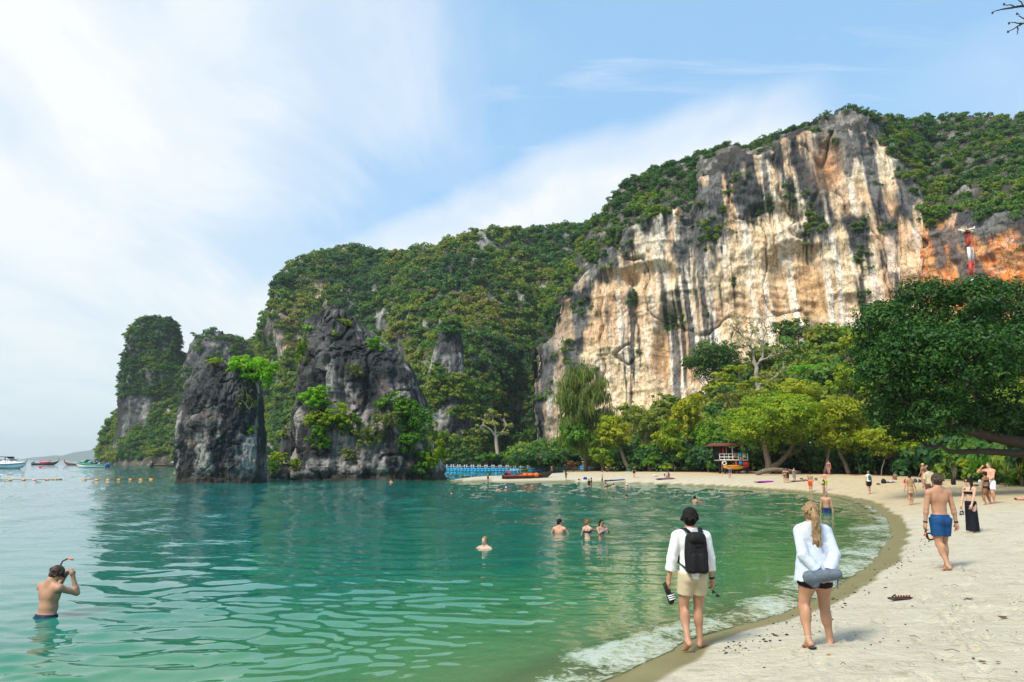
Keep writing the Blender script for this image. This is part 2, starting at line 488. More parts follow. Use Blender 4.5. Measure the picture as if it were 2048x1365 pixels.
# surface: long low swell plus ripples, dying out in the shallows
dist = np.hypot(X, Y)
def waves(P, d):
    z = np.zeros(P.shape[:-1])
    warp = fbm(P * .12, 2, s=51) * 2.2
    for (lam, amp, ang, sd_) in ((3.6, .008, .2, 1), (1.9, .009, -.25, 2), (1.1, .0105, .38, 3), (.74, .0115, -.30, 4), (.50, .0105, .10, 5), (.44, .0075, .52, 7), (.31, .0052, -.42, 6)):
        k = 2 * math.pi / lam
        ph = (P[..., 0] * math.sin(ang) + P[..., 1] * math.cos(ang)) * k + warp * (1.5 + k * .12) + 4.2 * fbm(P * (.62 / lam), 2, s=60 + sd_)
        env = .6 + 1.1 * fbm(P * (.16 / lam), 2, s=80 + sd_)
        dm = math.sqrt(820 * lam); fade = 1 - sstep(dm * .6, dm, d)
        z += amp * env * np.sin(ph) * fade
    return z
wv = waves(P3, dist) * sstep(.2, 5.0, -D) * 1.0
wv += sstep(16, 38, dist) * (1 - .6 * sstep(130, 400, dist)) * sstep(.2, 4, -D) * (vnoise(P3 * np.array([1.1, .55, 1]), 95) * .055 + vnoise(P3 * np.array([.42, .20, 1]), 96) * .10)
edge = np.exp(-((D + .55) / .35) ** 2) * .035 * (dist < 60)          # the low breaking lip along the shore
Zw = .004 + wv + edge + np.maximum(0, D) * 0
Zw = np.where(D > lapw, -.35, Zw)
# the thin swash sheet rides up the sand
sw = (D > -.6) & (D <= lapw)
Zw = np.where(sw, np.maximum(Zw, hprof(D) + .012), Zw)
fo = fbm(P3 * np.array([1.0, 1.0, 1]) * 1.1, 3, s=71)
wid = pl(np.arctan2(X, np.maximum(Y, .1)), [(-.2, .5), (.05, 1.0), (.25, 1.3), (.40, 1.8), (.5, 2.0), (.55, .9)])
wid = np.where(dist < 34, wid, .55 * np.ones_like(wid))
foam = sstep(-wid * 1.15, -wid * .35, D + fo * .45) * (1 - sstep(lapw - .05, lapw + .03, D))
foam *= .78 + .28 * fo
# a second broken line of foam further out, where small waves turn over
l2 = np.exp(-((D + 3.6 + fo * 1.1) / .32) ** 2) * sstep(-.1, .35, fbm(P3 * .25, 2, s=77)) * ((dist < 40) & (Y > 12))
foam = np.maximum(foam, l2 * .75)
for (px_, py_, wx, wy, am) in ((935, 986.5, 5.0, 1.3, 1.0), (1003, 981.5, 3.2, 1.0, .85), (968, 1096, .8, .45, .5), (1155, 1064, 1.4, .35, .8), (1190, 1077, .9, .3, .5)):
    c0 = gz(px_, py_)
    foam = np.maximum(foam, am * np.exp(-((X - c0[0]) / wx) ** 2 - ((Y - c0[1]) / wy) ** 2) * (.75 + .6 * fbm(P3 * 2.5, 2, s=91)))
m, t, b, o = mat_new('sea_water')
ad = attr_node(t, 'depth').outputs['Fac']; af = attr_node(t, 'foam').outputs['Fac']
tco = t.nodes.new('ShaderNodeTexCoord').outputs['Object']
patch = noise(t, mapping(t, tco, (.05, .035, 1)), 1.0, 3, .5)
dd = mth(t, 'ADD', mth(t, 'DIVIDE', ad, 4.0), mth(t, 'MULTIPLY', mth(t, 'SUBTRACT', patch, .5), .16))
wc = ramp(t, dd, [(0.0, (.22, .28, .15)), (.06, (.12, .24, .11)), (.15, (.055, .195, .085)), (.27, (.020, .165, .080)), (.42, (.005, .150, .110)), (.75, (.004, .15, .135)), (1.0, (.004, .125, .125))])
foamn = noise(t, tco, 5.5, 6, .72, .5); foamn2 = noise(t, tco, 22, 3, .7)
fm = mth(t, 'ADD', af, mth(t, 'MULTIPLY', mth(t, 'SUBTRACT', mth(t, 'ADD', mth(t, 'MULTIPLY', foamn, .75), mth(t, 'MULTIPLY', foamn2, .25)), .5), 2.3))
fm = mth(t, 'MULTIPLY', ramp(t, fm, [(.60, 0), (1.12, .54)]), ramp(t, af, [(.05, 0), (.25, 1)]))
c = mixc(t, fm, wc, (.62, .66, .65))
t.links.new(c, b.inputs['Base Color'])
b.inputs['IOR'].default_value = 1.48
t.links.new(mth(t, 'ADD', .012, mth(t, 'MULTIPLY', fm, .7)), b.inputs['Roughness'])
achop = attr_node(t, 'chop').outputs['Fac']
def wl(scale, st, rot, dist_, prev):
    bn_ = t.nodes.new('ShaderNodeBump'); bn_.inputs['Distance'].default_value = dist_
    t.links.new(noise(t, mapping(t, tco, st, (0, 0, rot)), scale, 2, .5, .6), bn_.inputs['Height']); t.links.new(achop, bn_.inputs['Strength'])
    if prev is not None: t.links.new(prev, bn_.inputs['Normal'])
    return bn_.outputs[0]
bmp = wl(.7, (.6, 1, 1), .15, .075, None)
bmp = wl(1.9, (.6, 1, 1), -.12, .075, bmp)
bmp = wl(3.6, (.7, 1, 1), .15, .030, bmp)
t.links.new(bmp, b.inputs['Normal'])
trn = t.nodes.new('ShaderNodeBsdfTransparent'); trn.inputs['Color'].default_value = (.90, .96, .86, 1)
mx = t.nodes.new('ShaderNodeMixShader')
alpha = ramp(t, mth(t, 'ADD', ad, mth(t, 'MULTIPLY', fm, 3.0)), [(0.0, .22), (.10, .42), (.35, .80), (.7, 1.0)])
t.links.new(alpha, mx.inputs[0]); t.links.new(trn.outputs[0], mx.inputs[1]); t.links.new(b.outputs[0], mx.inputs[2]); t.links.new(mx.outputs[0], o.inputs[0])
V = np.stack([X, Y, Zw], -1).reshape(-1, 3)
Fc = gridF(len(wf), len(rw))
Df_ = (D - lapw).ravel()
keepf = (Df_[Fc] < .0).any(1)
sea = mesh('sea', V, Fc[keepf], None, m, None, True, {'depth': np.maximum(depth, 0).ravel(), 'foam': np.clip(foam, 0, 1.2).ravel(), 'chop': (.05 + .36 * sstep(14, 30, dist) + .55 * sstep(30, 80, dist)).ravel()})
tag(sea, 'clear teal sea of the bay, green over the shallows and pale far out', kind='structure')
# ------------------------------------------------------------------ limestone
def rock_material(name, bump=.35, scale=.9):
    """colour comes with the rock (streaks, stains); the shader adds grain and cracks"""
    if name in MATS: return MATS[name]
    m, t, b, o = mat_new(name)
    a = attr_node(t, 'rock_col').outputs['Color']
    tco = t.nodes.new('ShaderNodeTexCoord').outputs['Object']
    n1 = noise(t, mapping(t, tco, (1, 1, .22)), scale * 1.6, 6, .68, .3)
    n2 = noise(t, tco, scale * 3.5, 5, .7)
    c = mixc(t, 1.0, a, ramp(t, n1, [(.28, .68), (.5, 1.0), (.75, 1.22)]), 'MULTIPLY')
    c = mixc(t, 1.0, c, ramp(t, n2, [(.3, .78), (.7, 1.15)]), 'MULTIPLY')
    n3 = noise(t, mapping(t, tco, (2.4, 2.4, .11)), scale * 1.5, 4, .6, .4)
    c = mixc(t, 1.0, c, ramp(t, n3, [(.33, .46), (.41, 1.0), (.6, 1.08), (.7, 1.25)]), 'MULTIPLY')
    vo = t.nodes.new('ShaderNodeTexVoronoi'); vo.feature = 'DISTANCE_TO_EDGE'; vo.inputs['Scale'].default_value = scale * .62
    wv2 = t.nodes.new('ShaderNodeVectorMath'); wv2.operation = 'ADD'
    nn3 = t.nodes.new('ShaderNodeTexNoise'); nn3.inputs['Scale'].default_value = scale * .8; nn3.inputs['Detail'].default_value = 4; t.links.new(tco, nn3.inputs['Vector'])
    sc3 = t.nodes.new('ShaderNodeVectorMath'); sc3.operation = 'SCALE'; sc3.inputs['Scale'].default_value = 2.2 / scale; t.links.new(nn3.outputs['Color'], sc3.inputs[0])
    t.links.new(mapping(t, tco, (1, 1, .42)), wv2.inputs[0]); t.links.new(sc3.outputs[0], wv2.inputs[1]); t.links.new(wv2.outputs[0], vo.inputs['Vector'])
    crk = ramp(t, vo.outputs['Distance'], [(0.0, .45), (.03, .92), (.07, 1.06)])
    c = mixc(t, .8, c, crk, 'MULTIPLY')
    t.links.new(c, b.inputs['Base Color'])
    b.inputs['Roughness'].default_value = .88; b.inputs['Specular IOR Level'].default_value = .2
    bn = t.nodes.new('ShaderNodeBump'); bn.inputs['Distance'].default_value = bump
    t.links.new(mth(t, 'ADD', mth(t, 'ADD', n1, mth(t, 'MULTIPLY', n2, .6)), mth(t, 'ADD', mth(t, 'MULTIPLY', n3, .8), mth(t, 'MULTIPLY', crk, .5))), bn.inputs['Height']); t.links.new(bn.outputs[0], b.inputs['Normal'])
    MATS[name] = m
    return m
def cracks(p, s, wdt=.07):
    return np.exp(-(vnoise(p, s) / wdt) ** 2)
def blocks(p, s, n=4):
    v = fbm(p, 2, s=s) * n; f = np.floor(v); return (f + sstep(.35, .65, v - f)) / n
def lerp3(a, b, f): return a + (b - a) * np.asarray(f)[..., None]
C_DARK = np.array([.055, .058, .062]); C_GREY = np.array([.17, .17, .165]); C_PALE = np.array([.42, .40, .37])
C_CREAM = np.array([.74, .57, .37]); C_PEACH = np.array([.68, .42, .24]); C_WHITE = np.array([.84, .77, .66]); C_TAN = np.array([.52, .33, .16]); C_RED = np.array([.66, .20, .05])

# ---- forest on steep ground: a few crown meshes scattered over one hill, one object per hill
def clump_mesh(seed, nl=7, per=34, leaf=.34):
    r = np.random.default_rng(seed)
    V = []; A = []
    for k in range(nl):
        c = r.normal(0, .46, 3) * np.array([1, 1, .62]) + [0, 0, .35]
        rad_ = r.uniform(.34, .6); tn = r.uniform(.2, .8)
        d = r.normal(size=(per, 3)); d[:, 2] = np.abs(d[:, 2]) * 1.0 - .35 * r.random(per); d /= np.linalg.norm(d, axis=1)[:, None]
        p = c + d * rad_ * (1 - .3 * r.random((per, 1)) ** 2)
        n = d + r.normal(0, .45, (per, 3)); n /= np.linalg.norm(n, axis=1)[:, None]
        u = np.cross(n, r.normal(size=(per, 3))); u /= np.linalg.norm(u, axis=1)[:, None]; v = np.cross(n, u)
        s = leaf * r.uniform(.55, 1.15, (per, 1)) * .5
        q = np.stack([p - u * s, p - v * s * .8, p + u * s, p + v * s * .8], 1)
        V.append(q.reshape(-1, 3)); A.append(np.repeat(tn + r.uniform(-.25, .25, per), 4))
    V = np.concatenate(V)
    return V, np.arange(len(V)).reshape(-1, 4), np.clip(np.concatenate(A), 0, 1)
HILL_LEAF = foliage('hillside_leaves', [(0.0, (.018, .062, .024)), (.20, (.034, .115, .026)), (.42, (.080, .185, .024)), (.58, (.17, .25, .020)), (.74, (.24, .27, .030)), (.88, (.25, .215, .05)), (1.0, (.20, .165, .09))], inst=True, trans=.32)
TRUNK_PALE = plain('pale_bark', (.30, .26, .20), .85, .3, 6)
CLUMPS = []
for k in range(5):
    Vc, Fc_, Ac = clump_mesh(100 + k, nl=[7, 8, 6, 9, 5][k], per=[38, 34, 44, 30, 48][k])
    oc = bpy.data.objects.new('crown', mesh_data('crown', Vc, Fc_, None, HILL_LEAF, False, {'tint': Ac}))
    CLUMPS.append(oc)
# leafless scrub
rs = np.random.default_rng(77); tb = MB()
for k in range(26):
    d = rs.normal(size=3); d[2] = abs(d[2]) + .3; d /= np.linalg.norm(d); e = d + rs.normal(0, .35, 3)
    tb.tube([(0, 0, -.2), tuple(d * .45), tuple(e / np.linalg.norm(e) * .95)], [.03, .022, .008], 3, False)
SCRUB = bpy.data.objects.new('scrub', mesh_data('scrub', np.concatenate(tb.V), np.concatenate(tb.F4), None, TRUNK_PALE, False))
def forest(name, P, size, tone, label, sq=.85, scrub=None, kind=None):
    """one object: a cloud of points, each carrying a crown of its own size, turn and colour tone"""
    n = len(P); r = np.random.default_rng(n)
    me = bpy.data.meshes.new(name)
    me.vertices.add(n); me.vertices.foreach_set('co', np.ascontiguousarray(P, np.float32).ravel())
    def fa(k, v, typ='FLOAT'):
        a = me.attributes.new(k, typ, 'POINT'); a.data.foreach_set('value' if typ != 'FLOAT_VECTOR' else 'vector', np.ascontiguousarray(v, np.float32 if typ != 'INT' else np.int32).ravel())
    fa('size', np.stack([size, size, size * sq * r.uniform(.8, 1.25, n)], -1), 'FLOAT_VECTOR')
    fa('turn', np.stack([r.uniform(-.3, .3, n), r.uniform(-.3, .3, n), r.uniform(0, 6.28, n)], -1), 'FLOAT_VECTOR')
    fa('tone', tone)
    pick = r.integers(0, len(CLUMPS), n)
    if scrub is not None: pick = np.where(scrub, len(CLUMPS), pick)
    fa('pick', pick, 'INT')
    o = bpy.data.objects.new(name, me); COL.objects.link(o)
    g = bpy.data.node_groups.new(name, 'GeometryNodeTree')
    g.interface.new_socket('Geometry', in_out='INPUT', socket_type='NodeSocketGeometry'); g.interface.new_socket('Geometry', in_out='OUTPUT', socket_type='NodeSocketGeometry')
    gi = g.nodes.new('NodeGroupInput'); go = g.nodes.new('NodeGroupOutput')
    join = g.nodes.new('GeometryNodeJoinGeometry')
    m2p = g.nodes.new('GeometryNodeMeshToPoints'); g.links.new(gi.outputs[0], m2p.inputs[0])
    def na(nm, typ):
        a = g.nodes.new('GeometryNodeInputNamedAttribute'); a.data_type = typ; a.inputs[0].default_value = nm
        return a.outputs[0]
    for k, src in enumerate(CLUMPS + [SCRUB]):
        if not (pick == k).any(): continue
        oi = g.nodes.new('GeometryNodeObjectInfo'); oi.inputs[0].default_value = src
        ip = g.nodes.new('GeometryNodeInstanceOnPoints')
        cmp_ = g.nodes.new('FunctionNodeCompare'); cmp_.data_type = 'INT'; cmp_.operation = 'EQUAL'
        g.links.new(na('pick', 'INT'), cmp_.inputs[2]); cmp_.inputs[3].default_value = k
        g.links.new(m2p.outputs[0], ip.inputs['Points']); g.links.new(cmp_.outputs[0], ip.inputs['Selection'])
        g.links.new(oi.outputs['Geometry'], ip.inputs['Instance'])
        e2r = g.nodes.new('FunctionNodeEulerToRotation'); g.links.new(na('turn', 'FLOAT_VECTOR'), e2r.inputs[0]); g.links.new(e2r.outputs[0], ip.inputs['Rotation'])
        g.links.new(na('size', 'FLOAT_VECTOR'), ip.inputs['Scale'])
        g.links.new(ip.outputs[0], join.inputs[0])
    g.links.new(join.outputs[0], go.inputs[0])
    md = o.modifiers.new('forest', 'NODES'); md.node_group = g
    return tag(o, label, kind='stuff')
def tone_at(P, r, base=.38, spread=.16, scale=1 / 22.0, s=5):
    return np.clip(base + fbm(P * scale, 3, s=s) * spread * 2.6 + r.normal(0, spread * .55, len(P)), 0, 1)

def hill(name, xs, Yb, Ys, ys, nv, back, noise_amp, seed, prof=1.6, colf=None, yb=None, extra=None, label=None, lean=None, xtop=None, rock_bump=.5):
    """a hill seen over image columns xs: from its foot at distance Yb up to its skyline at image height ys and distance Ys, then down behind"""
    xs = np.asarray(xs, float); n = len(xs)
    t = np.linspace(0, 1, nv)[None, :]
    yb_ = np.array([PH / 2 + 242 + .005 * x + CAMH * FPX / Yb[i] + 8 for i, x in enumerate(xs)]) if yb is None else yb
    yy = yb_[:, None] + (ys - yb_)[:, None] * t
    YY = Yb[:, None] + (Ys - Yb)[:, None] * t ** prof
    xx = np.broadcast_to(xs[:, None], yy.shape).copy()
    if lean is not None: xx = lean(xx, yy, t)
    if extra is not None: YY = YY + extra(xx, yy, t)
    P = atv(xx, yy, YY)
    # behind the skyline the ground falls away again
    nb = 14
    top = P[:, -1]
    tb_ = np.linspace(0, 1, nb + 1)[1:]
    dirv = top[:, :2] / np.linalg.norm(top[:, :2], axis=1)[:, None]
    Pb = np.zeros((n, nb, 3))
    Pb[..., :2] = top[:, None, :2] + dirv[:, None] * (back * tb_ ** .8)[None, :, None]
    Pb[..., 2] = top[:, None, 2] * (1 - tb_ ** 1.5)[None, :] - 3 * tb_
    P = np.concatenate([P, Pb], 1)
    # relief along the normal
    du = np.gradient(P, axis=0); dv = np.gradient(P, axis=1)
    nn = np.cross(du, dv); nn /= np.linalg.norm(nn, axis=-1)[..., None] + 1e-9
    a = noise_amp
    dsp = a * (fbm(P / 42.0, 3, s=seed) * 1.0 + .09 * blocks(P / np.array([7, 7, 9.0]), seed + 3, 5) - .07 * cracks(P / np.array([6, 6, 14.0]), seed + 4, .07) + .05 * ridged(P / 3.2, 3, s=seed + 6) + ridged(P / np.array([14, 14, 30.0]), 3, s=seed + 5) * .30 + fbm(P / 5.0, 3, s=seed + 9) * .10)
    fade = np.concatenate([np.broadcast_to(np.minimum(1, .25 + 1.4 * (1 - t) ** .7), (n, nv)), np.full((n, nb), .4)], 1)
    P = P + nn * (dsp * fade)[..., None]
    pxy = np.stack([np.concatenate([xx, np.repeat(xx[:, -1:], nb, 1)], 1), np.concatenate([yy, np.repeat(yy[:, -1:], nb, 1)], 1)], -1)
    col = colf(P, pxy, nn)
    Fg = gridF(n, nv + nb)
    o = mesh(name, P.reshape(-1, 3), Fg, None, rock_material('limestone', rock_bump), None, True, {'rock_col': col.reshape(-1, 3)})
    tag(o, label, kind='structure')
    return o, P, pxy, nn, nv
def greyrock(P, seed, base=.45, streak=1.0):
    s = fbm(P * np.array([.55, .55, .06]), 4, s=seed) ; f = fbm(P / 9.0, 3, s=seed + 3)
    c = lerp3(np.broadcast_to(C_DARK, P.shape), C_GREY, sstep(-.25, .35, f + base - .5 + s * .5))
    c = lerp3(c, C_PALE, sstep(.18, .5, s * streak + f * .4) * .8)
    return c
def scatter(P, nn, ok, count, seed, inset=.0):
    """random points on a grid surface, weighted by area, where ok is true"""
    r = np.random.default_rng(seed)
    A = np.linalg.norm(np.cross(P[1:, :-1] - P[:-1, :-1], P[:-1, 1:] - P[:-1, :-1]), axis=-1) * ok[:-1, :-1]
    w_ = A.ravel() / A.sum()
    k = r.choice(len(w_), count, p=w_)
    i, j = np.unravel_index(k, A.shape)
    u, v = r.random((2, count, 1))
    return P[i, j] * (1 - u) * (1 - v) + P[i + 1, j] * u * (1 - v) + P[i, j + 1] * (1 - u) * v + P[i + 1, j + 1] * u * v + nn[i, j] * inset, i, j

# ---- far headland with its tower, left
xs = np.linspace(200, 620, 150)
ysk = pl(xs, [(200, 935), (205, 905), (212, 872), (230, 842), (252, 815), (300, 765), (340, 735), (370, 722), (400, 706), (440, 692), (520, 682), (560, 690), (620, 700)])
Yb = pl(xs, [(200, 470), (215, 440), (300, 410), (400, 385), (620, 380)])
def cf(P, pxy, nn):
    c = greyrock(P, 201, .5)
    return lerp3(c, np.array([.10, .085, .045]), .55 * sstep(-.2, .3, fbm(P / 15, 2, s=4)))
o, P, pxy, nn, nv = hill('headland', xs, Yb, Yb + pl(xs, [(200, 8), (230, 35), (400, 90), (620, 110)]), ysk, 110, 60, 7, 210, 1.15, cf, label='low forested slope of the far headland at the left')
r = np.random.default_rng(1)
tt = np.linspace(0, 1, P.shape[1])[None, :] + 0 * P[..., 0]
ok = (pxy[..., 1] < 926) & (np.arange(P.shape[1])[None, :] < nv + 3)
Q, i, j = scatter(P, nn, ok, 3000, 31, .6)
tn = tone_at(Q, r, .50, .15, s=6)
forest('headland_forest', Q, r.uniform(1.7, 3.5, len(Q)), tn, 'dense mixed green and olive forest over the far headland slope', .9, scrub=(r.random(len(Q)) < .10))
def stack(name, rows, Y0, thick, nu, nv, seed, amp, colf, label, flut=1.0, power=2.4, toprough=1.0, kind='structure', notch=True, off=None, craggy=False):
    """a free-standing rock: rows = (image y, left x, right x) from the foot to the top"""
    a = np.array(rows, float)
    v = np.linspace(0, 1, nv)
    tt_ = (a[0, 0] - a[:, 0]) / (a[0, 0] - a[-1, 0])
    y = a[0, 0] + (a[-1, 0] - a[0, 0]) * v
    xl = np.interp(v, tt_, a[:, 1]); xr = np.interp(v, tt_, a[:, 2])
    L_ = atv(xl, y, Y0); R_ = atv(xr, y, Y0)
    cen = (L_ + R_) / 2; hw = np.linalg.norm(R_ - L_, axis=1) / 2
    th = np.linspace(0, 2 * math.pi, nu, endpoint=False)
    ct, st_ = np.cos(th), np.sin(th)
    sup = (np.abs(ct) ** power + np.abs(st_) ** power) ** (-1 / power)
    P = np.zeros((nu, nv, 3))
    P[..., 0] = cen[None, :, 0] + hw[None, :] * (sup * ct)[:, None]
    P[..., 1] = cen[None, :, 1] + (hw * thick)[None, :] * (sup * st_)[:, None]
    P[..., 2] = cen[None, :, 2]
    if off is not None: P[..., 1] += off(v)[None, :]
    nrm = np.zeros_like(P); nrm[..., 0] = ct[:, None]; nrm[..., 1] = st_[:, None]
    # flutes, buttresses, ledges and pinnacles
    sc_ = hw.max()
    q = P / sc_
    f = amp * sc_ * (fbm(q * 1.5, 3, s=seed) * .55 + ridged(q * np.array([4.5, 4.5, .8]), 3, s=seed + 2) * .20 * flut + ridged(q * np.array([3.2, 3.2, 3.8]), 3, s=seed + 11) * .16 + fbm(q * 13, 4, s=seed + 4) * .12)
    if craggy:
        qa = q * np.array([2.2, 2.2, 1.5]) + .35 * fbm(q * 3, 2, s=seed + 20)[..., None]
        cr = cracks(qa, seed + 21, .06) + .8 * cracks(q * np.array([6.5, 6.5, 1.8]) + .2 * fbm(q * 5, 2, s=seed + 22)[..., None], seed + 23, .08) + .25 * cracks(q * np.array([4, 4, 9.0]), seed + 24, .07)
        f = f + sc_ * (.11 * blocks(q * np.array([3.3, 3.3, 1.1]), seed + 25, 5) + .05 * blocks(q * np.array([7, 7, 4.5]), seed + 26, 4) - .045 * cr + .035 * ridged(q * np.array([16, 16, 4.5]), 3, s=seed + 27))
    lock = np.clip(1 - .8 * np.abs(ct) ** 6, .25, 1)[:, None]
    P = P + nrm * (f * lock)[..., None]
    zt = cen[-1, 2]
    if craggy: P[..., 2] += sc_ * .10 * sstep(.55, 1.0, v)[None, :] * (blocks(q * np.array([5, 5, 1.0]), seed + 30, 4) + .6 * ridged(q * np.array([11, 11, 3.0]), 2, s=seed + 31))
    P[..., 2] += toprough * sc_ * .16 * sstep(.72, 1.0, v)[None, :] * (ridged(q * np.array([4, 4, .5]), 3, s=seed + 7) * 1.0 - .25)
    if notch:
        P = P - nrm * (sc_ * .05 * np.exp(-((P[..., 2] - .5) / .7) ** 2))[..., None]
    du = np.gradient(P, axis=0); dv = np.gradient(P, axis=1)
    nn = np.cross(du, dv); nn /= np.linalg.norm(nn, axis=-1)[..., None] + 1e-9
    pyy = np.broadcast_to(y[None, :], (nu, nv))
    col = colf(P, pyy, nn, v)
    Fg = gridF(nu, nv, True)
    # cap
    Vv = np.concatenate([P.reshape(-1, 3), P[:, -1].mean(0)[None]])
    cl = np.concatenate([col.reshape(-1, 3), col[:, -1].mean(0)[None]])
    F3 = np.array([[i * nv + nv - 1, ((i + 1) % nu) * nv + nv - 1, nu * nv] for i in range(nu)])
    o = mesh(name, Vv, Fg, F3, rock_material('limestone' if kind == 'structure' else 'sea_stack_rock', .5 if kind == 'structure' else .22, .9 if kind == 'structure' else 1.5), None, True, {'rock_col': cl})
    if kind: tag(o, label, kind=kind)
    return o, P, nn, pyy
def cgrey(P, y, nn, v): return greyrock(P, 230, .52, .9)
o, P, nn, py_ = stack('rock_tower', [(930, 240, 420), (830, 247, 400), (760, 253, 380), (720, 257, 356), (690, 260, 355), (668, 266, 354), (654, 278, 350), (647, 296, 345), (643, 316, 338)], 455, .8, 130, 110, 240, .12, cgrey, 'tall blunt limestone tower of the far headland', toprough=.25, notch=False, craggy=True)
Q, i, j = scatter(P, nn, (py_ < 800) & (nn[..., 1] < .3), 1700, 41, .3)
kp = (r.random(len(Q)) < .25 + .75 * sstep(-.45, .1, nn[i, j][:, 0] + fbm(Q / 14, 2, s=3) * .7)); Q = Q[kp]
forest('tower_forest', Q, r.uniform(1.1, 2.3, len(Q)), tone_at(Q, r, .25, .12, s=8), 'dark green scrub and trees covering the far rock tower', .9, scrub=(r.random(len(Q)) < .06))
o, P, nn, py_ = stack('rock_hump', [(900, 376, 560), (760, 370, 530), (735, 374, 516), (716, 379, 498), (700, 386, 494), (688, 397, 486), (678, 414, 473), (674, 427, 465)], 440, .7, 110, 70, 250, .11, cgrey, 'low round limestone hump right of the far tower', toprough=.7, notch=False, craggy=True)
Q, i, j = scatter(P, nn, (py_ < 900) & (nn[..., 1] < .3) & (py_ < 700 + 220 * ((nn[...,0]>.2) | (py_ > 745)) + 60 * fbm(P / 10, 2, s=2)), 330, 42, .4)
forest('hump_forest', Q, r.uniform(1.6, 3.2, len(Q)), tone_at(Q, r, .3, .12, s=9), 'dark scrub on top of the low limestone hump', .9, scrub=(r.random(len(Q)) < .1))

# ---- the wooded mountain in the middle
xs = np.linspace(524, 1300, 300)
ysk = pl(xs, [(524, 720), (530, 690), (536, 645), (546, 600), (558, 562), (575, 540), (600, 527), (630, 520), (655, 508), (690, 496), (715, 498), (740, 504), (790, 508), (830, 503), (880, 494), (920, 482), (960, 464), (1010, 462), (1060, 466), (1100, 460), (1140, 456), (1190, 452), (1230, 440), (1300, 420)])
Yb = pl(xs, [(524, 372), (560, 345), (700, 315), (900, 262), (960, 262), (1080, 285), (1300, 270)])
def ex(xx, yy, t):
    valley = np.exp(-((xx - 1015 - (yy - 800) * -.05) / 58) ** 2) * sstep(620, 860, yy) * 34
    spur = -np.exp(-((xx - 900) / 60) ** 2) * sstep(560, 700, yy) * 12
    return valley + spur
def cf(P, pxy, nn):
    c = greyrock(P, 301, .55)
    x, y = pxy[..., 0], pxy[..., 1]
    pk = sstep(-.1, .3, fbm(P * np.array([.12, .12, .03]), 3, s=303))
    c = lerp3(c, C_PALE * 1.1, pk * .6)
    c = lerp3(c, C_PEACH, np.exp(-(((x - 578) / 16) ** 2 + ((y - 670) / 55) ** 2)) * 1.0)
    c = lerp3(c, C_CREAM, np.exp(-(((x - 640) / 16) ** 2 + ((y - 595) / 35) ** 2)) * .9)
    return c
bare_spots = [(548, 640, 11, 46), (578, 672, 9, 50), (636, 595, 13, 34), (652, 622, 10, 20), (760, 645, 22, 26), (790, 690, 14, 16), (560, 700, 15, 40)]
o, P, pxy, nn, nv = hill('mountain', xs, Yb, Yb + pl(xs, [(524, 20), (580, 80), (700, 130), (1300, 110)]), ysk, 230, 90, 12, 310, 1.45, cf, extra=ex, label='high wooded mountain behind the sea stacks')
ok = (pxy[..., 1] < 936) & (np.arange(P.shape[1])[None, :] < nv + 4)
bare = np.zeros(ok.shape)
for (bx, by, rx, ry) in bare_spots:
    bare = np.maximum(bare, np.exp(-(((pxy[..., 0] - bx) / rx) ** 2 + ((pxy[..., 1] - by) / ry) ** 2)))
ok &= (bare + fbm(P / 6, 2, s=12) * .35) < .55
Q, i, j = scatter(P, nn, ok, 8200, 51, .8)
x_, y_ = pxy[i, j].T
base = .36 + .14 * sstep(560, 700, y_) * (1 - sstep(960, 1010, x_)) - .22 * np.exp(-((x_ - 1010) / 75) ** 2) * sstep(660, 800, y_) + .12 * np.exp(-((x_ - 1010) / 90) ** 2 - ((y_ - 600) / 70) ** 2)
tn = np.clip(tone_at(Q, r, 0, .5, 1 / 26.0, 14) * 0 + fbm(Q / 24.0, 3, s=14) * .50 + r.normal(0, .13, len(Q)) + base, 0, 1)
forest('mountain_forest', Q, r.uniform(1.5, 3.3, len(Q)) * (1 + .25 * (r.random(len(Q)) < .1)), tn, 'mixed green, olive and dry forest covering the high mountain', .95, scrub=(r.random(len(Q)) < .085 + .1 * (tn > .6)))
# grey pinnacle standing out of the forest
o, P, nn, py_ = stack('rock_pinnacle', [(960, 838, 975), (900, 845, 960), (830, 846, 945), (780, 850, 930), (740, 858, 928), (700, 870, 926), (670, 880, 921), (655, 890, 914), (645, 898, 908)], 252, .8, 120, 130, 260, .16, lambda P, y, n_, v: greyrock(P, 262, .5, .8), 'bare grey limestone pinnacle rising out of the mountain forest', toprough=.7, notch=False, craggy=True)
g1 = fbm(P / 7.0, 3, s=19)
Q, i, j = scatter(P, nn, (nn[..., 1] < .2) & (nn[..., 2] < .6) & (g1 + .35 * sstep(720, 860, py_) > .16) & (py_ < 930), 330, 43, .3)
forest('pinnacle_scrub', Q, r.uniform(1.3, 2.6, len(Q)), tone_at(Q, r, .5, .12, s=15), 'olive scrub growing in the clefts of the grey pinnacle', .9, scrub=(r.random(len(Q)) < .12))

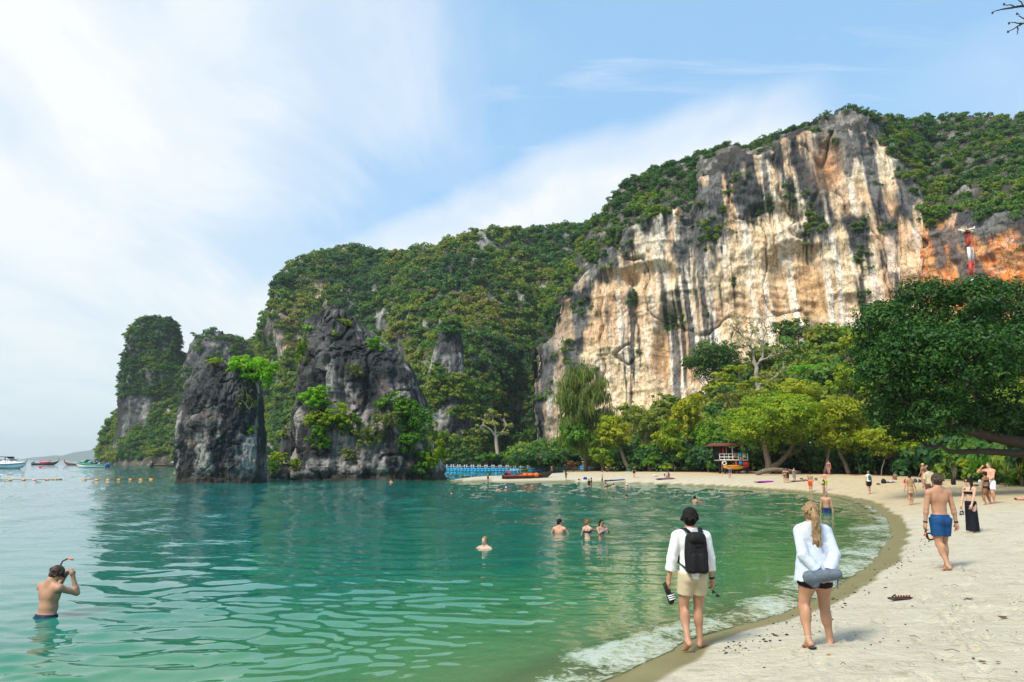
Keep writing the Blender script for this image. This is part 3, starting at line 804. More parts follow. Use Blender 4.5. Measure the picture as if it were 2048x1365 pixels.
# ---- the great pale cliff
xs = np.concatenate([np.linspace(1108, 1070, 26, endpoint=False), np.linspace(1069, 2420, 580)])
turn = np.concatenate([np.linspace(1, 0, 26, endpoint=False), np.zeros(580)])
n = len(xs)
Yb = pl(xs, [(1060, 236), (1180, 226), (1400, 214), (1620, 205), (1800, 196), (1850, 192), (2048, 170), (2420, 140)]) + turn * 110
ysk = pl(xs, [(1062, 700), (1075, 690), (1088, 640), (1100, 615), (1125, 570), (1150, 520), (1182, 452), (1215, 430), (1222, 400), (1245, 375), (1262, 365), (1300, 350), (1340, 326), (1400, 306), (1450, 292), (1500, 287), (1560, 268), (1600, 248), (1650, 228), (1700, 222), (1740, 228), (1762, 240), (1800, 246), (1870, 246), (1930, 240), (2000, 244), (2048, 232), (2420, 260)])
ywl = pl(xs, [(1062, 712), (1080, 704), (1100, 655), (1130, 590), (1180, 540), (1230, 492), (1290, 448), (1340, 432), (1385, 420), (1402, 352), (1450, 332), (1550, 302), (1600, 266), (1700, 246), (1745, 262), (1770, 300), (1800, 345), (1830, 385), (1845, 445), (1870, 458), (1950, 446), (2048, 452), (2420, 440)])
ysk[:26] = ysk[26] + 4; ywl[:26] = ywl[26] + 6
n1w, n2w, nb = 270, 54, 12
tw = np.linspace(0, 1, n1w)[None, :]
yb = np.full(n, 955.0)
wob = 10 * fbm(np.stack([xs / 30, 0 * xs, 0 * xs], -1), 3, s=8)
yw_ = ywl + wob
yy1 = yb[:, None] + (yw_ - yb)[:, None] * tw
YY1 = np.broadcast_to(Yb[:, None], yy1.shape) + 5 * tw - 9 * np.sin(tw * math.pi) * 0
t2 = np.linspace(0, 1, n2w + 1)[None, 1:]
yy2 = yw_[:, None] + (ysk - yw_)[:, None] * t2
dtop = pl(xs, [(1060, 6), (1180, 22), (1300, 40), (1420, 26), (1600, 10), (1740, 10), (1800, 40), (1850, 75), (2048, 80), (2420, 80)])
YY2 = Yb[:, None] + 5 + dtop[:, None] * t2 ** 1.1
yy = np.concatenate([yy1, yy2], 1); YY = np.concatenate([YY1, YY2], 1)
xx = np.broadcast_to(xs[:, None], yy.shape)
P = atv(xx, yy, YY)
top = P[:, -1]; tb_ = np.linspace(0, 1, nb + 1)[1:]
dirv = top[:, :2] / np.linalg.norm(top[:, :2], axis=1)[:, None]
Pb = np.zeros((n, nb, 3)); Pb[..., :2] = top[:, None, :2] + dirv[:, None] * (80 * tb_ ** .8)[None, :, None]; Pb[..., 2] = top[:, None, 2] * (1 - tb_ ** 1.5)[None, :] - 3 * tb_
P = np.concatenate([P, Pb], 1)
pxy = np.stack([np.concatenate([xx, np.repeat(xx[:, -1:], nb, 1)], 1), np.concatenate([yy, np.repeat(yy[:, -1:], nb, 1)], 1)], -1)
du = np.gradient(P, axis=0); dv = np.gradient(P, axis=1)
nn = np.cross(du, dv); nn /= np.linalg.norm(nn, axis=-1)[..., None] + 1e-9
px_, py_ = pxy[..., 0], pxy[..., 1]
ywl2 = np.broadcast_to(yw_[:, None], px_.shape)
S = np.stack([P[..., 0] + .35 * P[..., 1], P[..., 1] * .3, P[..., 2]], -1)
big = fbm(S / np.array([38, 38, 55.0]), 3, s=401)
flute = ridged(S / np.array([3.4, 3.4, 26.0]), 4, s=405)
flute2 = ridged(S / np.array([1.3, 1.3, 11.0]), 3, s=409)
# slanting ledges and overhangs
Sd = np.stack([S[..., 0] * .82 - S[..., 2] * -.45, S[..., 1], S[..., 2] * .9 + S[..., 0] * .40], -1)
led = ridged(Sd / np.array([26, 26, 6.5]), 3, s=413)
ledm = sstep(-.15, .45, fbm(S / 24.0, 3, s=417) + .3 * np.exp(-(((px_ - 1560) / 120) ** 2 + ((py_ - 460) / 90) ** 2)))
blk = ridged(S / np.array([9, 9, 12.0]), 4, s=421)
dsp = big * 5.0 + flute * 1.2 + flute2 * .35 + led * 1.3 * ledm + blk * 2.0 + 1.6 * blocks(S / np.array([11, 11, 15.0]), 471, 5) - 1.3 * cracks(S / np.array([7, 7, 30.0]) + .3 * fbm(S / 9.0, 2, s=473)[..., None], 472, .05) + .5 * ridged(S / np.array([2.2, 2.2, 4.5]), 3, s=476) + .45 * ridged(S / np.array([.9, .9, 6.0]), 3, s=477) + fbm(S / 1.6, 3, s=423) * .35
# scooped hollows with overhanging roofs
for (hx, hy, rx, ry, am) in ((1345, 690, 42, 110, 5.5), (1300, 555, 70, 34, 3.5), (1235, 560, 45, 25, 3.0), (1590, 570, 75, 95, 5.0), (1655, 330, 32, 60, 3.0), (1770, 430, 22, 60, 2.5), (1545, 440, 70, 30, 3.2), (1470, 640, 40, 60, 2.0)):
    u = (px_ - hx) / rx; v = (py_ - hy) / ry
    rr_ = np.sqrt(u * u + v * v) + .25 * fbm(S / 8.0, 3, s=int(hx))
    dsp -= am * (1 - sstep(.55, 1.05, rr_)) * (1 - .55 * sstep(-.2, 1, v))
wallm = np.concatenate([np.ones((n, n1w)), np.broadcast_to(1 - .35 * t2, (n, n2w)), np.full((n, nb), .45)], 1)
endm = np.ones(n); endm[:26] = .5
P = P + nn * (dsp * wallm * endm[:, None])[..., None]
# colours of the rock face
sv = fbm(S * np.array([.50, .50, .022]), 4, .6, s=431)           # broad vertical streaks
sf = fbm(S * np.array([1.5, 1.5, .05]), 3, .6, s=433)            # fine vertical streaks
bl = fbm(S / 16.0, 3, s=435); bl2 = fbm(S / 7.0, 3, s=437)
below = py_ - ywl2
c = lerp3(np.broadcast_to(C_CREAM, P.shape), C_PEACH, sstep(-.22, .36, bl + sf * .35) * .8)
c = lerp3(c, C_TAN, sstep(.0, .35, bl2 * .7 + np.exp(-(((px_ - 1345) / 45) ** 2 + ((py_ - 690) / 110) ** 2)) + .9 * np.exp(-(((px_ - 1600) / 80) ** 2 + ((py_ - 590) / 70) ** 2)) - .35) * .75)
c = lerp3(c, C_WHITE, sstep(-.02, .30, sv * .8 + sf * .55) * .9)
red = sstep(1838, 1900, px_ + 30 * bl) * sstep(-.35, .2, bl2 + .2)
c = lerp3(c, C_RED, red * .88 * sstep(-.35, .2, 1.1 * sf + .1 + bl2 * .35))
c = lerp3(c, C_GREY * 1.1, 0 * sstep(1835, 1870, px_) * sstep(.02, .22, fbm(S * np.array([.9, .9, .03]), 3, .6, s=481) + .15 * bl2) * .85)
c = lerp3(c, C_PEACH * np.array([1, .75, .6]), .85 * np.exp(-(((px_ - 1655) / 28) ** 2 + ((py_ - 330) / 55) ** 2)))
c = lerp3(c, C_PEACH * np.array([1, .8, .7]), .7 * np.exp(-(((px_ - 1780) / 35) ** 2 + ((py_ - 450) / 60) ** 2)) + .6 * np.exp(-(((px_ - 1800) / 40) ** 2 + ((py_ - 590) / 40) ** 2)))
rgt = sstep(1830, 1862, px_ + 20 * bl) * (np.arange(P.shape[1])[None, :] < n1w)
v1 = fbm(S * np.array([.42, .42, .010]), 3, .6, s=483); v2 = fbm(S * np.array([1.2, 1.2, .03]), 3, .6, s=485)
cr_ = lerp3(np.broadcast_to(np.array([.62, .33, .15]), P.shape), C_RED, sstep(-.25, .25, v2 + .5 * bl2 + .3 * v1))
cr_ = lerp3(cr_, np.array([.66, .50, .34]), sstep(.15, .45, v2 - .4 * bl2) * .7)
cr_ = lerp3(cr_, np.array([.13, .125, .12]), sstep(.06, .20, v1 + .35 * v2) * .92)
c = lerp3(c, cr_, rgt)
# dark weathered skin: thick below the brink, hanging down in streaks; all over the left end
hang = pl(px_, [(1062, 600), (1095, 420), (1150, 210), (1185, 60), (1215, 25), (1290, 34), (1340, 60), (1385, 70), (1402, 165), (1450, 150), (1500, 125), (1560, 95), (1590, 150), (1620, 230), (1660, 250), (1720, 265), (1760, 240), (1800, 100), (1830, 40), (1860, 35), (2048, 40)])
tongue = hang * (1.08 + .85 * fbm(np.stack([S[..., 0] * .16, S[..., 1] * .0, 0 * S[..., 0]], -1), 3, .6, s=441)) + 60 * sf
dk = 1 - sstep(tongue - 14, tongue + 22, below)
holes = sstep(.04, .26, fbm(S * np.array([.34, .34, .06]), 3, s=443) + .2 * bl2 + .12 * sf) * (1 - .45 * sstep(1200, 1130, px_))            # pale windows in the dark skin
dk = dk * (1 - .85 * holes)
dk = np.maximum(dk, sstep(.27, .40, fbm(S * np.array([.55, .55, .022]), 3, .55, s=447) + .10 * bl + .05 * sf) * sstep(-60, 40, below) * .95)
dk = dk * (1 - .92 * np.exp(-(((px_ - 1655) / 26) ** 2 + ((py_ - 325) / 48) ** 2)))
dcol = lerp3(np.broadcast_to(C_DARK * .9, P.shape), C_GREY * .95, sstep(-.3, .4, bl2 + sf * .5))
c = lerp3(c, dcol, np.clip(dk, 0, 1))
c = lerp3(c, np.array([.10, .08, .06]), .75 * cracks(S / np.array([7, 7, 30.0]) + .3 * fbm(S / 9.0, 2, s=473)[..., None], 472, .035) * sstep(0, 30, below))
crev = sstep(-.10, -.55, flute + .2 * flute2)
c = lerp3(c, C_GREY * .7, crev * .25)
c[:, n1w:] = lerp3(greyrock(P[:, n1w:], 451, .42), np.array([.07, .06, .035]), .35 * np.ones(P[:, n1w:].shape[:2]))
c[:26, :] = greyrock(P[:26], 452, .5)
cliff = mesh('cliff', P.reshape(-1, 3), gridF(n, P.shape[1]), None, rock_material('cliff_rock', .40, .55), None, True, {'rock_col': c.reshape(-1, 3)})
tag(cliff, 'great overhanging cliff of cream and orange limestone with dark hanging streaks', kind='structure')
jj = np.arange(P.shape[1])[None, :] + 0 * px_
veg = fbm(P / 9.0, 3, s=461)
ok = (jj >= n1w - 4) & (jj < n1w + n2w + 4) & (turn[:, None] < .5)
rocky = (px_ > 1395) & (px_ < 1760)
sky_f = (py_ - np.broadcast_to(ysk[:, None], px_.shape)) / (ywl2 - np.broadcast_to(ysk[:, None], px_.shape) + 1e-6)
ok &= np.where(rocky, (sky_f < .22) & (veg > -.3) | (veg > -.02 + .22 * sstep(0, .55, (py_ - np.broadcast_to(ysk[:, None], px_.shape)) / (ywl2 - np.broadcast_to(ysk[:, None], px_.shape) + 1e-6))), veg > -.42)
ok &= ~((turn[:, None] > 0) | (px_ < 1085))
Q, i, j = scatter(P, nn, ok, 4600, 61, .4)
tn = tone_at(Q, r, .36, .13, 1 / 16.0, 24) + .10 * (px_[i, j] > 1800) * sstep(300, 420, py_[i, j])
ok = (jj > n1w + n2w - 14) & (jj < n1w + n2w + 3) & (px_ > 1385) & (px_ < 1790)
Q2, i2, j2 = scatter(P, nn, ok, 800, 63, .3)
Q = np.concatenate([Q, Q2]); tn = np.concatenate([tn, tone_at(Q2, r, .30, .12, 1 / 16.0, 27)]); rocky = np.concatenate([rocky[i, j], np.ones(len(Q2))])
forest('cliff_top_forest', Q, r.uniform(.9, 2.2, len(Q)) * (1 - .3 * rocky), np.clip(tn, 0, 1), 'green forest and grey scrub along the top of the pale cliff', .9, scrub=(r.random(len(Q)) < .16))
ok = (jj < n1w - 4) & (below > 10) & (np.clip(dk, 0, 1) > .6) & (veg > .16) & (turn[:, None] < .3)
Q, i, j = scatter(P, nn, ok, 300, 62, .3)
forest('cliff_face_scrub', Q, r.uniform(.7, 1.5, len(Q)), tone_at(Q, r, .42, .1, 1 / 16.0, 25), 'small bushes clinging to the dark ledges of the cliff face', .9, scrub=(r.random(len(Q)) < .2))

# ---- blue hills on the horizon
xs = np.linspace(-420, 330, 90)
Yb = np.full(90, 5600.0)
ysk = pl(xs, [(-420, 917), (-300, 905), (-200, 912), (-60, 917), (30, 919), (55, 915), (75, 914), (105, 911), (125, 912), (150, 906), (170, 903.5), (190, 901), (205, 897), (240, 893), (330, 912)])
tt = np.linspace(0, 1, 12)[None, :]
yb = 926.0
yy = yb + (ysk[:, None] - yb) * tt; YY = 5600 + 450 * tt
P = atv(np.broadcast_to(xs[:, None], yy.shape), yy, YY)
top = P[:, -1:].copy(); top[..., 1] += 500; top[..., 2] = -5
P = np.concatenate([P, top], 1)
P[..., 1] += 120 * fbm(P / 500, 3, s=5)
hm = plain('distant_forest', (.05, .09, .05), .9, .3, .002)
dh = mesh('distant_hills', P.reshape(-1, 3), gridF(90, 13), None, hm, None, True)
tag(dh, 'low blue hills across the sea on the horizon', kind='structure')

# ---- haze over the sea
hzm = bpy.data.materials.new('haze'); hzm.use_nodes = True
t = hzm.node_tree
for n_ in list(t.nodes): t.nodes.remove(n_)
o_ = t.nodes.new('ShaderNodeOutputMaterial'); v_ = t.nodes.new('ShaderNodeVolumePrincipled')
v_.inputs['Color'].default_value = (.80, .92, 1.0, 1); v_.inputs['Density'].default_value = .00013
v_.inputs['Anisotropy'].default_value = .2
t.links.new(v_.outputs[0], o_.inputs['Volume'])
hb = MB().box((0, 2800, 92), (11000, 8400, 200)).build('haze', hzm, None, False)
tag(hb, 'thin pale sea haze lying over the whole bay', kind='stuff')
# ------------------------------------------------------------------ sea stacks
from mathutils.bvhtree import BVHTree
def bvh_of(o):
    me = o.data
    return BVHTree.FromPolygons([v.co[:] for v in me.vertices], [p.vertices[:] for p in me.polygons])
def cstack(P, y, nn, v):
    s = fbm(P * np.array([.62, .62, .09]) + .25 * fbm(P * .5, 2, s=739)[..., None], 4, .6, s=731); f = fbm(P / 4.0, 3, s=733); f2 = fbm(P / 1.5, 3, s=735)
    c = lerp3(np.broadcast_to(np.array([.040, .042, .046]), P.shape), np.array([.115, .115, .115]), sstep(-.2, .4, f + .5 * f2))
    low = sstep(.75, .35, v)[None, :] * np.ones(P.shape[:2])
    c = lerp3(c, np.array([.38, .37, .35]), sstep(.02, .44, .95 * s + .45 * f + .25 * f2 + .36 * (low - .50)) * .85)
    c = lerp3(c, np.array([.30, .20, .12]), sstep(.25, .5, f2 + .4 * f) * .35 * low)
    wl_ = np.exp(-(np.maximum(P[..., 2] - .2, 0) / 1.1) ** 2)
    return lerp3(c, np.array([.035, .030, .024]), wl_ * .9)
stackL, P_, nn_, py_ = stack('sea_stack', [(981, 360, 532), (966, 362, 530), (940, 364, 526), (900, 363, 524), (850, 361, 522), (800, 371, 520), (770, 383, 517), (752, 393, 512), (736, 406, 500), (727, 426, 482), (722, 440, 470)], 86.5, .85, 270, 210, 711, .13, cstack, None, kind=None, power=2.6, toprough=.7, craggy=True)
tag(stackL, 'smaller dark sea stack with pale streaks, left of the tall one', 'sea stack')
stackR, P_, nn_, py_ = stack('sea_stack', [(974, 548, 892), (958, 556, 890), (940, 572, 884), (915, 586, 874), (880, 596, 860), (830, 599, 852), (780, 602, 838), (745, 604, 830), (720, 607, 814), (704, 610, 790), (688, 613, 758), (668, 616, 728), (653, 620, 700), (642, 628, 680), (634, 644, 670)], 107, .72, 330, 240, 721, .15, cstack, None, kind=None, power=2.8, toprough=.8, craggy=True)
tag(stackR, 'tall craggy dark sea stack partly overgrown with bright shrubs', 'sea stack')
BVL, BVR = bvh_of(stackL), bvh_of(stackR)
def hit(b, x, y):
    r_ = Vector(ray(x, y)); r_.normalize()
    h = b.ray_cast(Vector((0, 0, CAMH)), r_)
    return None if h[0] is None else np.array(h[0])

# ------------------------------------------------------------------ leaves
LEAF = {
    'lime':  foliage('lime_leaves', [(0, (0.085, 0.173, 0.011)), (.35, (0.183, 0.301, 0.013)), (.7, (0.317, 0.410, 0.015)), (1, (0.439, 0.435, 0.023))], trans=.42),
    'yellow': foliage('yellow_green_leaves', [(0, (0.122, 0.186, 0.008)), (.35, (0.244, 0.314, 0.013)), (.7, (0.390, 0.410, 0.015)), (1, (0.512, 0.422, 0.023))], trans=.42),
    'green': foliage('green_leaves', [(0, (0.032, 0.109, 0.013)), (.4, (0.076, 0.211, 0.015)), (.75, (0.146, 0.320, 0.019)), (1, (0.244, 0.371, 0.021))], trans=.38),
    'bright': foliage('bright_green_leaves', [(0, (0.067, 0.205, 0.008)), (.4, (0.146, 0.384, 0.011)), (.75, (0.244, 0.512, 0.015)), (1, (0.342, 0.550, 0.021))], trans=.42),
    'olive': foliage('olive_leaves', [(0, (0.073, 0.115, 0.021)), (.4, (0.140, 0.205, 0.029)), (.75, (0.220, 0.269, 0.038)), (1, (0.317, 0.333, 0.063))], trans=.36),
    'dark':  foliage('dark_green_leaves', [(0, (.010, .042, .010)), (.4, (.022, .082, .012)), (.75, (.046, .13, .015)), (1, (.095, .17, .018))], trans=.22, rough=.5, spec=.22),
    'pine':  foliage('casuarina_needles', [(0, (.080, .13, .030)), (.5, (.16, .22, .040)), (1, (.25, .29, .06))], trans=.3),
    'rust':  foliage('rusty_leaves', [(0, (.10, .05, .015)), (.5, (.20, .10, .02)), (1, (.28, .17, .03))], trans=.25),
}
BARK = plain('bark', (.145, .115, .085), .9, .35, 5, .2, 0, .02)
BARK_P = plain('pale_trunk', (.36, .31, .24), .85, .25, 5, .2, 0, .02)
BARK_D = plain('dark_bark', (.050, .040, .032), .9, .3, 5, .2, 0, .02)
def leaves(mb, p, n, size, r, tint, ar=.62):
    k = len(p)
    n = n / (np.linalg.norm(n, axis=1)[:, None] + 1e-9)
    u = np.cross(n, r.normal(size=(k, 3))); u /= np.linalg.norm(u, axis=1)[:, None] + 1e-9
    v = np.cross(n, u); s = size * r.uniform(.6, 1.25, (k, 1)) * .5
    q = np.stack([p - u * s, p - v * s * ar + n * s * .2, p + u * s, p + v * s * ar + n * s * .2], 1).reshape(-1, 3)
    mb.add(q, np.arange(4 * k).reshape(-1, 4), np.repeat(np.clip(tint, 0, 1), 4))
def crown(mb, lobes, n, size, r, base=.45, ar=.62, up=.25):
    """leaves gathered in clumps over the outside of every lobe"""
    area = np.array([l[1][0] * l[1][2] + l[1][0] * l[1][1] for l in lobes]); area = area / area.sum()
    for (c, rad_), a in zip(lobes, area):
        c = np.array(c); rad_ = np.array(rad_); m = max(20, int(n * a))
        ns = max(5, m // 46)
        d = r.normal(size=(ns, 3)); d[:, 2] = np.where((d[:, 2] < -.5) & (r.random(ns) < .6), -d[:, 2], d[:, 2]); d /= np.linalg.norm(d, axis=1)[:, None]
        cs = d * (1 - .45 * r.random((ns, 1)) ** 1.4)
        ts = r.normal(base, .15, ns) + .10 * d[:, 2]
        k = r.integers(0, ns, m)
        e = r.normal(size=(m, 3)); e /= np.linalg.norm(e, axis=1)[:, None]
        e[:, 2] = np.where((e[:, 2] < 0) & (r.random(m) < .4), -e[:, 2], e[:, 2])
        sr = r.uniform(.20, .42, ns)[k][:, None]
        p = (cs[k] + e * sr * (1 - .4 * r.random((m, 1)))) * rad_ + c
        nn = e + .6 * cs[k] + r.normal(0, .35, (m, 3)) + np.array([0, 0, up])
        leaves(mb, p, nn, size, r, ts[k] + r.normal(0, .09, m), ar)
def bez(a, b, c, n=7):
    t = np.linspace(0, 1, n)[:, None]; a, b, c = map(np.array, (a, b, c))
    return a * (1 - t) ** 2 + 2 * b * t * (1 - t) + c * t * t
def wiggle(P, r, amt):
    P = np.array(P, float); P[1:-1] += r.normal(0, amt, (len(P) - 2, 3)); return P
TREE_N = [0]
def tree(label, kind, cr, depth, base=None, lobes=None, n=None, leaf=None, stems=None, bark=None, group=None, cat='tree', name='tree', trunk_r=None, nl=8, fill=1.0, flat=1.0, tone=.45, zbase=None, branchy=0, depth_r=1.0, ar=.62):
    """a tree standing at its own distance; crown = (x, y, rx, ry) as seen, converted to metres there"""
    TREE_N[0] += 1
    r = np.random.default_rng(900 + TREE_N[0])
    cx, cy, rx, ry = cr; k = depth / FPX
    C_ = at(cx, cy, depth); RX, RY = rx * k, ry * k
    bx = cx if base is None else base
    b = at(bx, 940, depth); zb = ground(b[0], b[1]) if zbase is None else zbase
    B = np.array([b[0], b[1], zb])
    root = empty(name, B, 0, label, cat, group)
    if lobes is None:
        lobes = []
        for i in range(nl):
            d = r.normal(size=3); d /= np.linalg.norm(d); d[2] = d[2] * .9 + .05
            f = r.uniform(.45, .68) if i else 0
            s = r.uniform(.36, .54) if i else .62
            lobes.append((C_ + d * np.array([RX, RX * depth_r, RY]) * f, np.array([RX, RX * depth_r, RY * flat]) * s))
    else:
        lobes = [(at(x, y, depth + dy), np.array([a_ * k, a_ * k * depth_r, b_ * k])) for (x, y, a_, b_, dy) in lobes]
    size = leaf or .0036 * depth
    n = n or int(fill * 6.0 * sum(l[1][0] * l[1][2] for l in lobes) * 3.14 / (size * size * .55))
    n = min(n, 70000)
    mb = MB(); crown(mb, [(l[0] - B, l[1]) for l in lobes], n, size, r, tone, ar)
    tr = MB(); H_ = C_[2] - RY * .3 - zb
    R0 = trunk_r or max(.09, .022 * H_)
    bk = bark or BARK
    if stems is None:
        sp = C_ - B; sp = sp * np.array([.55, .55, .0]) + [0, 0, H_ * .62]
        path = wiggle(bez((0, 0, -.3), (sp[0] * .1 + r.normal(0, .05 * H_), sp[1] * .1, H_ * .4), sp), r, .02 * H_)
        tr.tube(path, np.linspace(R0, R0 * .6, len(path)), 8)
        forks = [sp]
    else:
        forks = []
        for st in stems:
            pth = [at(x, y, depth + dy) - B for (x, y, dy) in st[0]]
            q = np.array(pth)
            if len(q) > 2:
                tt_ = np.linspace(0, len(q) - 1, 4 * len(q)); q = np.stack([np.interp(tt_, np.arange(len(q)), q[:, a]) for a in range(3)], 1)
                for _ in range(2): q[1:-1] = (q[:-2] + q[1:-1] * 2 + q[2:]) / 4
            tr.tube(np.concatenate([q, q[-1:] + (q[-1:] - q[-2:-1]) * .3]), np.concatenate([np.linspace(st[1] * k, st[2] * k, len(q)), [st[2] * k * .1]]), 9)
            forks.append(q[-1])
    for (c, rad_) in lobes:
        e = np.array(c) - B; f = min(forks, key=lambda q: np.linalg.norm(q - e))
        mid = (f + e) / 2 + np.array([0, 0, -.12 * np.linalg.norm(e - f)]) + r.normal(0, .06, 3) * np.linalg.norm(e - f)
        P = wiggle(bez(f, mid, e), r, .02 * np.linalg.norm(e - f))
        tr.tube(P, np.linspace(R0 * .36, R0 * .08, len(P)), 6)
        for _ in range(2 + branchy):
            d = r.normal(size=3); d /= np.linalg.norm(d)
            s0 = P[r.integers(2, 6)]; tip = np.array(c) - B + d * rad_ * r.uniform(.7, 1.05)
            tr.tube(wiggle(bez(s0, (s0 + tip) / 2 + r.normal(0, .15, 3) * rad_, tip, 6), r, .03 * rad_.max()), np.linspace(R0 * .13, R0 * .03, 6), 4)
    tr.build('trunk', bk, root)
    mb.build('crown', LEAF[kind], root, False, True)
    return root
def shrub(label, kind, x, y, rx, ry, b=None, depth=None, group=None, name='shrub', n=None, leaf=None, tone=.5, ground_at=None, fill=1.0, cat='shrub'):
    """a bush growing where the line of sight meets the rock b, or at a distance"""
    TREE_N[0] += 1
    r = np.random.default_rng(900 + TREE_N[0])
    h = hit(b, x, y) if b is not None else None
    if h is None and b is not None: h = at(x, y, 100)
    Y = h[1] - .45 * rx * h[1] / FPX if h is not None else depth
    k = Y / FPX; C_ = at(x, y, Y); RX, RY = rx * k, ry * k
    B = np.array([C_[0], C_[1] + (.45 * rx * k if b is not None else 0), C_[2] - RY * .7]) if ground_at is None else np.array([C_[0], Y, ground(C_[0], Y)])
    root = empty(name, B, 0, label, cat, group)
    lobes = []
    for i in range(6):
        d = r.normal(size=3); d /= np.linalg.norm(d)
        lobes.append((C_ - B + d * np.array([RX, RX * .6, RY]) * (r.uniform(.4, .62) if i else 0), np.array([RX, RX * .7, RY]) * r.uniform(.4, .58)))
    size = leaf or .0034 * Y
    n = n or int(fill * 5.0 * sum(l[1][0] * l[1][2] for l in lobes) * 3.14 / (size * size * .55))
    mb = MB(); crown(mb, lobes, min(n, 16000), size, r, tone)
    st = MB()
    for (c, rad_) in lobes:
        st.tube(wiggle(bez((r.normal(0, .1), 0, -.1), np.array(c) * .5 + r.normal(0, .2, 3), c, 5), r, .03), np.linspace(.07, .02, 5) * (.5 + RX * .25), 5)
    st.build('stem', BARK_P if kind in ('bright', 'olive') else BARK, root)
    mb.build('crown', LEAF[kind], root, False, True)
    return root

# ---- growth on the sea stacks
G1 = 'shrubs and trees growing on the sea stacks'
hT = hit(BVL, 507, 778)
tree('bright green leafy tree on top of the smaller sea stack', 'bright', (508, 744, 50, 44), float(hT[1]) + .6, 507, zbase=float(hT[2]) - .2, nl=9, fill=1.3, tone=.6, bark=BARK_P, group=G1, trunk_r=.16)
shrub('small yellowish shrub on the flat crest of the smaller sea stack', 'lime', 432, 724, 26, 9, BVL, group=G1, fill=.6)
shrub('leafless looking dark scrub hanging under the bright tree', 'olive', 496, 800, 22, 26, BVL, group=G1, fill=.35, tone=.2)
shrub('thin green bush halfway down the right side of the smaller sea stack', 'green', 505, 858, 14, 10, BVL, group=G1, fill=.6)
for (x, y, rx, ry, kd, lb, tn, fl) in [
    (640, 800, 42, 20, 'bright', 'widest bright green canopy in the middle of the tall sea stack', .45, 1.2),
    (662, 838, 40, 26, 'lime', 'sunlit yellow green shrub just under the wide bright canopy', .4, 1.0),
    (640, 872, 32, 26, 'green', 'dark green bush low on the left half of the tall sea stack', .5, 1.0),
    (700, 850, 34, 22, 'green', 'loose green bush near the centre of the tall sea stack', .6, .8),
    (800, 812, 36, 26, 'green', 'green tree on the right shoulder of the tall sea stack', .45, 1.1),
    (822, 862, 40, 48, 'green', 'largest dark bush filling the right flank of the tall sea stack', .35, 1.1),
    (872, 888, 24, 38, 'lime', 'bright bush spilling over the right edge of the tall sea stack', .45, 1.0),
    (846, 922, 30, 26, 'green', 'green bush low at the right foot of the tall sea stack', .4, .9),
    (748, 692, 20, 17, 'bright', 'lone bright shrub high on the right slope of the tall sea stack', .4, 1.0),
    (690, 645, 16, 7, 'lime', 'small shrub just right of the topmost crag', .45, .8),
    (617, 657, 13, 7, 'bright', 'little bright tuft on the upper left corner of the tall sea stack', .5, .8),
    (668, 668, 8, 6, 'lime', 'tiny tuft below the topmost crag', .5, .7),
    (600, 700, 12, 34, 'lime', 'long olive creeper hanging down the upper left edge of the tall sea stack', .3, .9),
    (738, 878, 34, 20, 'olive', 'dull olive bush low in the middle of the tall sea stack', .45, .8),
    (768, 838, 30, 18, 'olive', 'dry olive bush with a pale dead branch on the tall sea stack', .5, .7),
    (700, 910, 22, 12, 'olive', 'small dry bush above the waterline of the tall sea stack', .35, .6),
    (712, 742, 20, 12, 'olive', 'thin dry growth in the upper cleft of the tall sea stack', .3, .5)]:
    shrub(lb, kd, x, y, rx * 1.22, ry * 1.22, BVR, group=G1, tone=tn, fill=fl)
for (x, y, rx, ry, kd, lb, dp) in [
    (560, 915, 24, 20, 'lime', 'yellow green bush in the gap between the two sea stacks', 99),
    (592, 930, 18, 15, 'lime', 'low bright bush against the left foot of the tall sea stack', 98),
    (545, 940, 16, 13, 'green', 'dark low bush beside the right foot of the smaller sea stack', 97),
    (566, 868, 13, 10, 'lime', 'small upper bush in the gap between the two sea stacks', 101)]:
    shrub(lb, kd, x, y, rx, ry, None, dp, group=G1)
# low rocks joining the feet of the stacks
def boulder(name, x, y, rx, ry, Y, seed, label, col=None, cat='rock', group=None):
    k = Y / FPX; c = at(x, y, Y)
    nu, nv = 40, 22
    th = np.linspace(0, 2 * math.pi, nu, endpoint=False)[:, None]; ph = np.linspace(.04, math.pi - .04, nv)[None, :]
    d = np.stack([np.sin(ph) * np.cos(th), np.sin(ph) * np.sin(th), np.cos(ph) * np.ones_like(th)], -1)
    P = d * np.array([rx * k, rx * k * .8, ry * k])
    P = P * (1 + .55 * fbm((P + c) / (rx * k) * 1.3, 3, s=seed) + .22 * ridged((P + c) / (rx * k) * 2.6, 4, s=seed + 1))[..., None]
    cc = greyrock(P + c, seed, .38, .8) * (1.0 if col is None else np.array(col))
    o = mesh(name, np.concatenate([P.reshape(-1, 3), P[:, 0].mean(0)[None], P[:, -1].mean(0)[None]]), gridF(nu, nv, True),
             np.array([[((i + 1) % nu) * nv, i * nv, nu * nv] for i in range(nu)] + [[i * nv + nv - 1, ((i + 1) % nu) * nv + nv - 1, nu * nv + 1] for i in range(nu)]), rock_material('sea_stack_rock', .22, 1.5), None, True,
             {'rock_col': np.concatenate([cc.reshape(-1, 3), cc[:1, 0], cc[:1, -1]])})
    o.location = tuple(c)
    return tag(o, label, cat, group)
boulder('boulder', 558, 952, 36, 22, 101, 801, 'low dark rock shelf between the two sea stacks', None, 'rock')
boulder('boulder', 606, 950, 24, 12, 99, 802, 'pale grey boulder at the left foot of the tall sea stack', (.6, .6, .6), 'rock')
boulder('boulder', 575, 895, 14, 30, 102, 803, 'upright dark rock behind the bushes in the gap between the sea stacks', None, 'rock')
